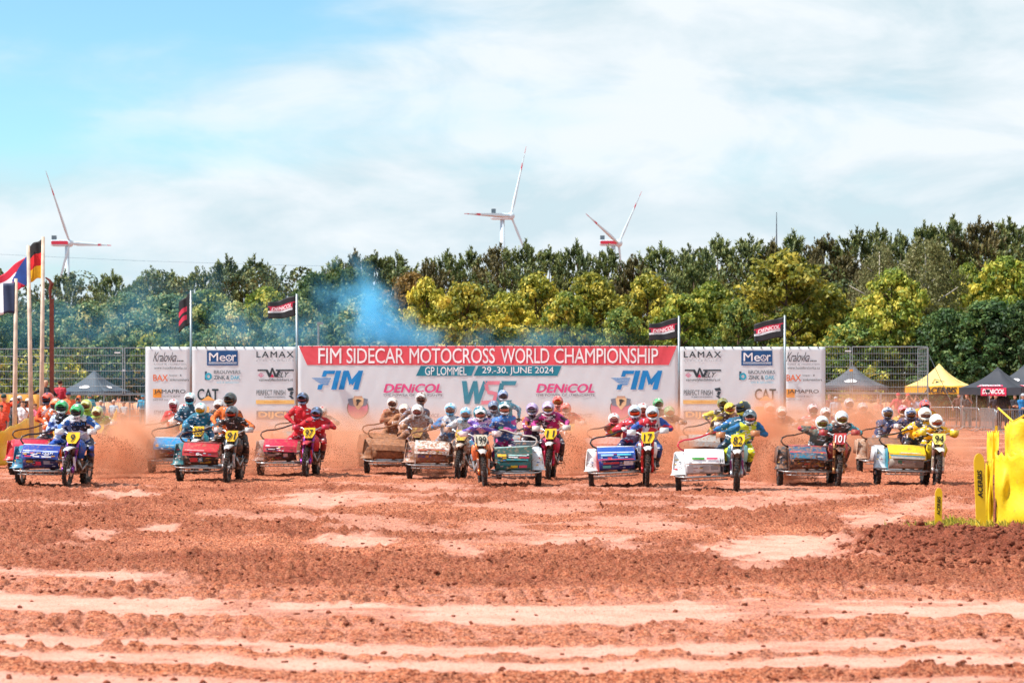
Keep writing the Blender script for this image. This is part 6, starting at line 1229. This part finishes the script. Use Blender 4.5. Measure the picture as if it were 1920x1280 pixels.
outfit(1062, 875, 'salmon red outfit behind the number 11', C('d08c7c', 'd8b060', 'c07464', 'c88c7c', shroud='d05c54'), None, 1, -3,
    PP(1061, 766, 'driver in dusty salmon red with a red helmet, right of the number 11 driver', ['cc5c50', 'd8685c', 'd87064', 'c08070', 'b05c50', '8c5c50', '6c5048'], ('d8584c', 'e0b8b0', 'd86c5c', '8c4c44', 'a88480')),
    PP(1046, 753, 'rider with a red helmet and yellow goggles behind the number 11 driver', ['cc6c60', 'd8807c', 'd87064', 'c08070', 'b05c50', '8c5c50', '6c5048'], ('d04840', 'e8a8a0', 'd85c50', 'd8b030', '8c5c3c')), mud=.45, voxel=V2)
outfit(1188, 886, 'red and white outfit behind the number 17 with two bars on the left', C('e0d4d0', YP_, 'c88478', 'd0b0a8', shroud='c83c3c', bar='4c3834', lip='d8ccc4', low='a06c60'), None, 1, -3,
    PP(1205, 767, 'driver mostly hidden behind the number 17 passenger in red and white', ['c83438', 'c83438', 'd05054', 'a88c80', '8c3c3c', '6c4c48', '4c3c38'], ('dcd4d0', 'c44c50', 'e4dcd8', '8c4844', 'a86460')),
    PP(1151, 786, 'passenger in yellow and red hanging low with a white spotted helmet', ['a4a040', 'b43c38', '6c4440', '4c3c38', 'a43838', '8c3434', '4c3c38'], ('e4e0dc', 'c84c58', 'ece8e4', 'b08c88', '9c5c64'), yl=.95), mud=.35, voxel=V2)
outfit(1253, 874, 'dust covered outfit with two green helmets behind the number 17', C('9c7c68', 'b8944c', '8c6c58', '9c7c68', shroud='7c6c58'), None, 1, 2,
    PP(1255, 772, 'brown mud-spattered driver with a green helmet and orange goggles', ['7c5c50', '8c6858', '846454', '8c6854', '7c5c4c', '6c5044', '5c4438'], ('48a470', '8cb890', '5cb080', 'a4743c', 'b0843c')),
    PP(1234, 757, 'mud-spattered rider with a green and white helmet above the number 17 driver', ['8c7c78', '84706c', '846454', '8c6854', '7c5c4c', '6c5044', '5c4438'], ('44a868', 'c8d8cc', '58b47c', '5c5450', '54504c'), yl=1.1), mud=.7, voxel=V2)
outfit(1366, 880, 'grey outfit behind the number 82 with an open tray', C('c8bca8', 'd8b838', 'a09c98', 'b8b0a8', shroud='4c3830', bar='6c5850', lip='c8c0b8', low='7c6c64'), None, 1, -3,
    PP(1368, 766, 'driver in black and yellow with a yellow helmet behind the number 82', ['3c2c2c', '4c3430', 'd0b43c', 'a06c5c', '3c302c', '4c3c34', '3c302c'], ('d8c034', 'f0dc50', 'dcc83c', '4c4024', 'a4583c')),
    PP(1355, 757, 'passenger in black and yellow peeping out left of the yellow helmeted driver', ['4c3c30', 'c8b03c', '3c302c', 'a06c5c', '3c302c', '4c3c34', '3c302c'], ('8c8844', '4c4c44', '7c7c50', '4c4024', '6c543c')), mud=.35, voxel=V2)
outfit(1462, 882, 'outfit drowned in red dust with two white helmets', C('d8a088', 'dca048', 'c88c70', 'd0987c', shroud='d07850'), None, 1, -2,
    PP(1465, 773, 'driver in dusty orange with a white helmet, right one of the pair in the dust', ['c4683c', 'cc7044', 'cc7448', 'c08468', 'b07c64', 'b08870', '9c7458'], ('f0e4dc', 'e4d0c4', 'f4ece6', 'c09078', 'b07458')),
    PP(1443, 766, 'passenger in red with a white helmet, left one of the pair in the dust', ['cc5440', 'd45848', 'cc7448', 'c08468', 'b07c64', 'b08870', '9c7458'], ('ecdcd4', 'e0c8bc', 'f0e6e0', '9c6454', '8c5444'), yl=1.1), mud=.6, voxel=V2)
outfit(1540, 880, 'pale outfit behind the number 101 with two white and pink helmets', C('d4b0a4', 'c8a080', 'b08878', 'c09c8c', shroud='c86468'), None, 1, -2,
    PP(1548, 775, 'driver in white and red with a white and black helmet behind the number 101', ['b8b4bc', 'c8c0c8', 'c85464', 'a88478', '8c6c64', '7c6058', '6c5048'], ('e4dad8', '544c50', 'e0b8b4', '7c5450', '8c5c58')),
    PP(1524, 768, 'passenger in white and red with a pink helmet behind the number 101', ['b8acb4', 'd05058', 'b8b4c0', 'a88478', '8c6c64', '7c6058', '6c5048'], ('dcb0b0', '5c5054', 'e0c0bc', '7c4c4c', '8c4c4c')), mud=.4, voxel=V2)
outfit(1612, 868, 'most distant outfit fading in the dust right of the number 101', C('c89c84', 'c8a078', 'c09078', 'c89c84', shroud='c08c74'), None, 1, -2,
    PP(1617, 765, 'dusty driver with a pale helmet, far back right of the number 101', ['b87c60', 'bc8468', 'bc8468', 'b88870', 'a87c68', 'a07860', '8c6c58'], ('d0c0bc', '8c8c9c', 'd4c8c4', 'b08c7c', 'c09880')),
    PP(1592, 757, 'dusty passenger with a pale grey helmet, far back right of the number 101', ['b08068', 'a89890', 'bc8468', 'b88870', 'a87c68', 'a07860', '8c6c58'], ('c8bcbc', '8488a0', 'd0c8c8', '9c7868', 'ac8470')), mud=.6, voxel=V2)
outfit(1708, 887, 'brown mud caked outfit left of the number 94', C('b09484', 'c8b080', '7c5c4c', 'b89c88', fork='8c7c74', shroud='3c5070', low='5c4438', bar='3c3430', lip='8c6c58', wall='8c6c5c'), None, 1, -2,
    PP(1707, 776, 'driver in navy and white with a white and blue helmet behind the number 94', ['3c4868', '34446c', '3c4c74', '6c6468', '3c4468', '54504c', '4c4038'], ('d4dae4', '24304c', '3c4c6c', '2c3440', '8c6444')),
    PP(1664, 775, 'passenger in navy sitting high on the brown sidecar with a white and yellow helmet', ['3c4a6c', '34446c', '4c4c64', '6c5c60', '6c6470', '54504c', '4c4038'], ('c4ccd8', '24304c', '2c3c5c', 'd09c20', '7c5c44'), yl=.95, pel=(-.62, 1.05, .90)), mud=.5, voxel=V2)
outfit(1735, 872, 'outfit in the back with red and yellow riders behind the number 94', C('d8b060', 'd8b040', 'c07c50', 'c8a080', shroud='d84838'), None, 1, -2,
    PP(1734, 760, 'driver with a red and blue helmet and yellow jersey above the number 94 passenger', ['d4703c', 'd8a430', 'd84c38', '8c7060', '7c4c40', '6c4c40', '4c3c34'], ('c84c48', '3c7c98', 'd0645c', '2c4c5c', '3c5c6c')),
    PP(1693, 770, 'passenger in yellow with a pink-red helmet between the navy riders', ['d8a030', 'd8a030', 'd8a430', '8c7060', '7c4c40', '6c4c40', '4c3c34'], ('d4646c', 'e8c8b0', 'd87c80', '7c4c3c', '7c5434'), yl=1.2), mud=.3, voxel=V2)
# ------------------------------------------------------------------ spectators
def spectator(px, py_head, Y, label, cols, pose='stand', hat=None, hair='3c2c24', face=0, grp='spectators behind the track'):
    """face: rotation in degrees (0 looks at the camera)"""
    x = (px - 960) / F * Y; hz = H + (HZ - py_head) / F * Y; sc_ = hz / 1.62; zb = 0.0
    if hz > 1.85: sc_ = 1.06; zb = hz - 1.62 * sc_
    J = dict(head=(0, 0, 1.62), neck=(0, .02, 1.46), pel=(0, .02, .98), shR=(.19, .02, 1.40), shL=(-.19, .02, 1.40), hipR=(.09, .02, .95), hipL=(-.09, .02, .95), knR=(.11, -.02, .52), knL=(-.11, -.01, .52), anR=(.12, .04, .10), anL=(-.13, .03, .10), toeR=(.15, -.13, .045), toeL=(-.17, -.13, .045))
    hands = dict(stand=((.27, -.04, .86), (-.27, -.03, .86)), camera=((.09, -.26, 1.58), (-.09, -.26, 1.56)), phone=((.12, -.34, 1.46), (-.2, -.22, 1.12)), folded=((-.02, -.20, 1.14), (.03, -.24, 1.08)), up=((.42, -.18, 1.72), (-.34, -.20, 1.60)), point=((.24, -.05, 1.0), (-.52, -.25, 1.40)), side=((.25, -.2, 1.05), (-.30, .05, .90)))[pose]
    for s_, s, h in (('R', 1, hands[0]), ('L', -1, hands[1])): J['ha' + s_] = h; J['el' + s_] = ik(J['sh' + s_], h, .30, .26, (s * .6, .3, -.8)); 
    key = pose
    if key not in SPEC: SPEC[key] = body_mesh(J, .020, 1.12, True, 3)
    me = SPEC[key]; p = link('person', me, kit(cols, 0, True), None, label=label, cat='person', group=grp); p.location = (x, Y, zb); p.scale = (sc_, sc_, sc_); p.rotation_euler = (0, 0, R(face))
    if hat:
        hb = MB(); hb.ball((0, 0, 1.675), (.098, .108, .085), 12, 6); o = hb.obj('cap', mat(hat, .8), p, True)
        b = MB(); b.sheet([[Vector((u * .075, -.085 - .085 * v, 1.675 - .02 * abs(u))) for u in (-1, 0, 1)] for v in (0, 1)], .01).obj('cap_brim', mat(hat, .8), o)
    elif hair: MB().ball((0, .018, 1.675), (.096, .103, .085), 12, 6).obj('hair', mat(hair, .9), p, True)
    if pose in ('camera',):
        r = empty('camera', (x, Y, 0), R(face), label='black camera held up by the ' + ' '.join(label.split(' with ')[0].split(' holding')[0].split()[:10]), cat='camera', group='cameras held up'); r.scale = (sc_,) * 3
        MB().box((0, -.20, 1.61), (.14, .07, .10)).obj('camera_body', BLACKC, r); MB().tube([(0, -.23, 1.61), (0, -.42, 1.60)], [.038, .048], 10).obj('lens', BLACKC, r)
    return p
SPEC = {}
def S(top, sl, pants, shoe='2c2824', skin='c08c70'): return [skin, top, sl, skin, skin, pants, pants, shoe]
for a in (
 (7, 746, 84, 'photographer in bright orange with a dark visor at the far left edge', S('e8502c', 'e8502c', '3c4448'), 'up', '243c34'),
 (2, 765, 82, 'person in red-orange trousers cut off by the left edge', S('e05038', 'e05038', 'c83c2c'), 'stand', None),
 (24, 752, 92, 'photographer in grey with arms raised behind the leftmost flag pole', S('7c7c80', '7c7c80', '2c5058'), 'camera', 'd8d8d8'),
 (37, 748, 90, 'photographer with a white cap holding a camera between the flag poles', S('3c3c40', '3c3c40', '4c5054'), 'camera', 'c8ccd0'),
 (43, 757, 88, 'person in a white shirt holding a phone between the flag poles', S('dcdce0', 'dcdce0', 'd8b8b0'), 'phone', None, '4c342c'),
 (52, 753, 90, 'photographer in an orange vest left of the middle flag pole', S('e86c28', 'c87c5c', '3c3c40'), 'camera', 'e8e0d8'),
 (66, 762, 92, 'person in pink holding a small phone right of the middle flag pole', S('d86c84', 'd86c84', '5c4048'), 'phone', None, '5c3c30'),
 (86, 719, 96, 'bald man in black raised above the crowd with one arm stretched out', S('1c2028', '1c2028', '1c2024'), 'point', None, 'c8a084'),
 (113, 719, 98, 'man in a red jacket with his back turned beside the rusty post', S('b01c34', 'b01c34', '2c2c30'), 'stand', None, '3c241c', 160),
 (128, 741, 96, 'person in a blue cap and orange top behind the green helmets', S('e0703c', 'd8643c', '3c4048'), 'stand', '2c3c5c'),
 (148, 747, 100, 'person in dark clothes with an orange cap behind the green helmets', S('2c4050', '2c4050', '3c4048'), 'camera', 'e06c38'),
 (189, 755, 105, 'first grey-haired man in a grey shirt, nearest the lime riders', S('8c98a0', '8c98a0', '5c6068'), 'folded', None, 'b8b0a8', 20),
 (213, 754, 104, 'bald man in a pale blue shirt, second of the three grey-shirted men', S('94a8b4', '94a8b4', '3c4c54'), 'side', None, 'c8a894', -30),
 (232, 757, 104, 'third of the grey-shirted men, dark haired, farthest right of them', S('8c9ca4', '8c9ca4', '3c4c54'), 'folded', None, '7c6458', -40),
 (168, 743, 118, 'person in turquoise behind the mesh fence under the left tent', S('3ca4b4', '3ca4b4', '3c4c54'), 'stand', '4cb0c0'),
 (268, 744, 118, 'person in bright turquoise just left of the banner', S('2c94b8', '2c94b8', '3c4c54'), 'stand', '40a8c8'),
 (1555, 744, 118, 'person in dark red behind the lower mesh fence right of the banner', S('7c4c54', '7c4c54', '4c4444'), 'stand', None, '8c6454'),
 (1567, 748, 112, 'person in a pale blue shirt and grey cap in the dust right of the banner', S('7ca0b4', '7ca0b4', '8c8c90'), 'stand', '9ca8b0'),
 (1647, 752, 112, 'person in salmon pink standing in the dust before the mesh fence', S('c88070', 'c88070', '8c6c64'), 'folded', None, '8c5c4c'),
 (1684, 742, 111, 'person in crimson left of the photographers in front of the yellow tent', S('c83c50', 'c83c50', '6c5458'), 'side', 'b83448', '', 20),
 (1702, 743, 110, 'photographer in red with both arms raised to the camera', S('b05048', 'c07868', '6c5458'), 'camera', 'd04840'),
 (1718, 747, 110, 'photographer in a pale blue shirt leaning beside the one in red', S('94a8c8', 'a8b4cc', '5c5c68'), 'camera', None, '6c4438'),
 (1736, 748, 110, 'person in light clothes under the corner of the yellow tent', S('c8b8b8', 'c8a8a0', '6c6468'), 'folded', None, '5c4438'),
 (1798, 741, 128, 'half hidden person beside the leg of the yellow tent', S('5c3c34', '5c3c34', '2c2c30'), 'side', None, '3c241c'),
 (1813, 743, 119, 'photographer in black with orange hair lifting a phone', S('24242a', '24242a', '2c5458'), 'phone', None, 'c0582c', -10),
 (1867, 743, 120, 'dark clothed woman just left of the man in the red cap', S('2c1c28', '2c1c28', '24202a'), 'side', None, '6c3c2c'),
 (1881, 737, 116, 'man in black with a red cap standing before the black tent', S('1c1c22', '1c1c22', '24242a'), 'stand', 'c02434'),
 (1903, 744, 126, 'bearded man in dark clothes between the two black tents', S('2c2c34', '2c2c34', '2c3038'), 'folded', None, '5c4438'),
 (1918, 743, 108, 'man in a bright blue shirt and grey cap at the right edge', S('1c74b0', '1c74b0', '1c3c5c'), 'folded', 'a8acb0', '', 20)):
    spectator(*a)
# raised ground under those who stand higher than the rest at the left
for px, Y in ((86, 96), (113, 98)):
    x = (px - 960) / F * Y; zt = H + (HZ - 719) / F * Y - 1.62 * 1.06; MB().box((x, Y + .1, zt / 2 - .01), (.9, .8, zt)).obj('crate', mat('8c8478', .8, var=.2), label='low grey platform under the ' + ('bald man in black' if px == 86 else 'man in the red jacket'), cat='platform')
# ------------------------------------------------------------------ dust thrown up behind the wheels, blue smoke over the banner
def vol_mat(name, col, dens, scale, thr=.5, soft=.25, aniso=.2, power=1.0, flow=(1, 1, 1)):
    m = bpy.data.materials.new(name); m.use_nodes = True; n = m.node_tree; n.nodes.clear(); o = N(n, 'ShaderNodeOutputMaterial'); v = N(n, 'ShaderNodeVolumePrincipled'); n.links.new(v.outputs[0], o.inputs['Volume'])
    v.inputs['Color'].default_value = (*hexc(col), 1); v.inputs['Anisotropy'].default_value = aniso
    t = N(n, 'ShaderNodeTexCoord'); ln = N(n, 'ShaderNodeVectorMath', operation='LENGTH'); n.links.new(t.outputs['Object'], ln.inputs[0])
    fo = N(n, 'ShaderNodeMapRange', interpolation_type='SMOOTHSTEP'); fo.inputs[1].default_value = 1.0; fo.inputs[2].default_value = .15; n.links.new(ln.outputs['Value'], fo.inputs[0])
    g = N(n, 'ShaderNodeNewGeometry'); mp_ = N(n, 'ShaderNodeVectorMath', operation='MULTIPLY'); mp_.inputs[1].default_value = flow; n.links.new(g.outputs['Position'], mp_.inputs[0]); q = N(n, 'ShaderNodeTexNoise'); q.inputs['Scale'].default_value = scale; q.inputs['Detail'].default_value = 4; q.inputs['Roughness'].default_value = .6; n.links.new(mp_.outputs[0], q.inputs[0])
    r = N(n, 'ShaderNodeMapRange', interpolation_type='SMOOTHSTEP'); r.inputs[1].default_value = thr - soft; r.inputs[2].default_value = thr + soft; n.links.new(q.outputs[0], r.inputs[0])
    a = N(n, 'ShaderNodeMath', operation='MULTIPLY'); n.links.new(fo.outputs[0], a.inputs[0]); n.links.new(r.outputs[0], a.inputs[1])
    b = N(n, 'ShaderNodeMath', operation='MULTIPLY'); n.links.new(a.outputs[0], b.inputs[0]); b.inputs[1].default_value = dens; n.links.new(b.outputs[0], v.inputs['Density'])
    return m
_bm = MB(); _bm.ball((0, 0, 0), 1, 20, 12); BALL = _bm.mesh('dust_volume', True); BALL.materials.append(None)
DM = {d: vol_mat('dust_%g' % d, 'fcc4a0', d * 2.8, 1.3, .50, .16) for d in (.05, .25, .5, 1.0, 2.0, 3.5)}
def dust(px, py_g, w, h, dep, d, lab, shift=0.0, tilt=0, name='dust_cloud'):
    Y = YG(py_g); x = (px - 960) / F * Y; o = link(name, BALL, DM[d], kind='stuff', label=lab); o.location = (x, Y, h * .35); o.scale = (w / 2, dep / 2, h * .75); o.rotation_euler = (0, R(tilt), 0)
dust(205, 898, 2.1, 1.5, 1.6, 3.5, 'dense sand plume behind the rear wheel of the number 9', tilt=-20)
dust(245, 888, 2.4, 1.7, 2.0, 2.0, 'sand cloud between the number 9 and the number 228')
dust(480, 892, 1.8, 1.2, 1.6, 1.0, 'sand cloud right of the number 91')
dust(620, 882, 1.6, 1.7, 1.6, 1.0, 'sand cloud right of the number 97')
dust(720, 872, 3.0, 1.4, 2.0, .5, 'thin dust over the mud-brown outfit')
dust(830, 893, 1.6, .7, 1.0, 1.0, 'low dust under the muddy white outfit')
dust(1085, 888, 1.6, 1.8, 1.8, 2.0, 'sand cloud right of the number 11')
dust(1120, 880, 2.4, 1.5, 2.0, 1.0, 'dust between the number 11 and the number 17')
dust(1265, 888, 1.4, 1.9, 1.6, 2.0, 'sand cloud right of the number 17')
dust(1440, 896, 2.2, 2.1, 1.8, 3.5, 'dense red sand plume right of the number 82')
dust(1475, 906, 1.7, 1.1, 1.0, 3.5, 'thick sand wall at the side wheel of the number 101', tilt=15)
dust(1520, 884, 2.2, 1.9, 2.0, 1.0, 'dust behind the number 101')
dust(1610, 879, 2.6, 2.2, 2.4, 1.0, 'tall dust right of the number 101')
dust(1795, 893, 1.5, 1.1, 1.4, 1.0, 'dust behind the rear wheel of the number 94')
dust(300, 880, 1.8, 1.5, 2.0, 1.0, 'sand cloud left of the number 228')
dust(520, 880, 1.6, 1.3, 1.8, 2.0, 'sand cloud between the number 91 and the number 97')
dust(660, 876, 2.2, 1.6, 2.0, 1.0, 'sand cloud behind the number 97 on its right')
dust(815, 880, 1.6, 1.1, 1.6, 1.0, 'sand cloud between the mud-brown and the muddy white outfits')
dust(1330, 876, 2.2, 1.5, 2.0, 1.0, 'sand cloud behind the white nose of the number 82')
dust(1660, 874, 2.4, 1.6, 2.0, 1.0, 'sand cloud behind the brown mud caked outfit')
for i, (px, w, h) in enumerate(((330, 14, 2.2), (620, 14, 2.2), (980, 16, 2.3), (1340, 14, 2.4), (1620, 12, 3.2))):
    dust(px, 838, w, h * .72, 22, .05, ('thin veil of dust before the left sponsors', 'thin veil of dust before the word DENiCOL on the left', 'thin veil of dust before the middle of the banner', 'thin veil of dust before the right sponsors', 'thin veil of dust before the right dark tent')[i], name='dust_veil')
SM = {d: vol_mat('smoke_%g' % d, 'dfeef4' if 0 else '7cd8ff', d, .45, .52, .12, 0, flow=(1, .6, 1)) for d in (.05, .12, .4, .9)}
def smoke(px, py, Y, w, h, dep, d, lab, tilt=0):
    o = link('blue_smoke', BALL, SM[d], kind='stuff', label=lab); o.location = P(px, py, Y); o.scale = (w / 2, dep / 2, h / 2); o.rotation_euler = (0, R(tilt), 0)
smoke(700, 600, 128, 6.0, 5.0, 5, .9, 'bright blue smoke core over the word SIDECAR', 35)
smoke(650, 540, 130, 5.5, 4.5, 5, .4, 'upper part of the blue smoke rising before the trees', 35)
smoke(780, 640, 128, 8, 2.2, 4, .4, 'low blue smoke creeping behind the top edge of the banner')
smoke(560, 625, 130, 13, 4.5, 6, .12, 'thin blue smoke left of the plume')
smoke(1000, 640, 130, 14, 2.2, 5, .12, 'thin blue smoke above the middle of the banner')
smoke(250, 620, 134, 30, 12, 8, .05, 'faint blue haze of smoke before the left trees')
# flying grains of sand
rng = np.random.default_rng(12)
def grains(px, py, vx, spread, n, hgt, lab):
    Y = YG(py); x0 = (px - 960) / F * Y; t = rng.random(n) ** .8; a = rng.random(n) * 1.2 + .15
    x = x0 + t * vx * np.cos(a) + rng.normal(size=n) * spread * (.3 + t); z = hgt * (np.sin(a) * 2 * t * (1.25 - t)) + .03 + abs(rng.normal(size=n)) * .04; y = Y + .5 + t * 1.5 + rng.normal(size=n) * .3
    r = .003 + .006 * rng.random(n) ** 2; tet = np.array([(1, 1, 1), (-1, -1, 1), (-1, 1, -1), (1, -1, -1)]) * r[:, None, None]; co = tet + np.stack([x, y, z], 1)[:, None, :]
    f = (np.array([(0, 1, 2), (0, 3, 1), (0, 2, 3), (1, 3, 2)])[None] + (np.arange(n) * 4)[:, None, None]).reshape(-1, 3); me = bpy.data.meshes.new('sand_grains'); fill_mesh(me, co.reshape(-1, 3), f, False)
    link('sand_grains', me, mat('b0684a', .95, var=.2), kind='stuff', label=lab)
for a in ((150, 905, 1.7, .12, 2600, 1.3, 'sand grains flung up right of the number 9'), (440, 900, 1.0, .1, 900, .8, 'sand grains flung up right of the number 91'), (600, 892, 1.0, .1, 700, .9, 'sand grains flung up right of the number 97'), (1050, 898, 1.0, .12, 1300, 1.3, 'sand grains flung up right of the number 11'),
          (1235, 905, .9, .12, 900, 1.3, 'sand grains flung up right of the number 17'), (1415, 912, 1.6, .14, 2600, 1.2, 'sand grains flung up right of the number 82'), (1535, 908, -1.3, .12, 3000, 1.2, 'sand grains flung up left of the number 101'), (1770, 903, 1.0, .12, 900, .8, 'sand grains flung up right of the number 94'), (830, 895, -.8, .1, 700, .4, 'sand grains under the muddy white outfit'), (275, 880, -.9, .15, 900, 1.2, 'sand grains left of the number 228')):
    grains(*a)
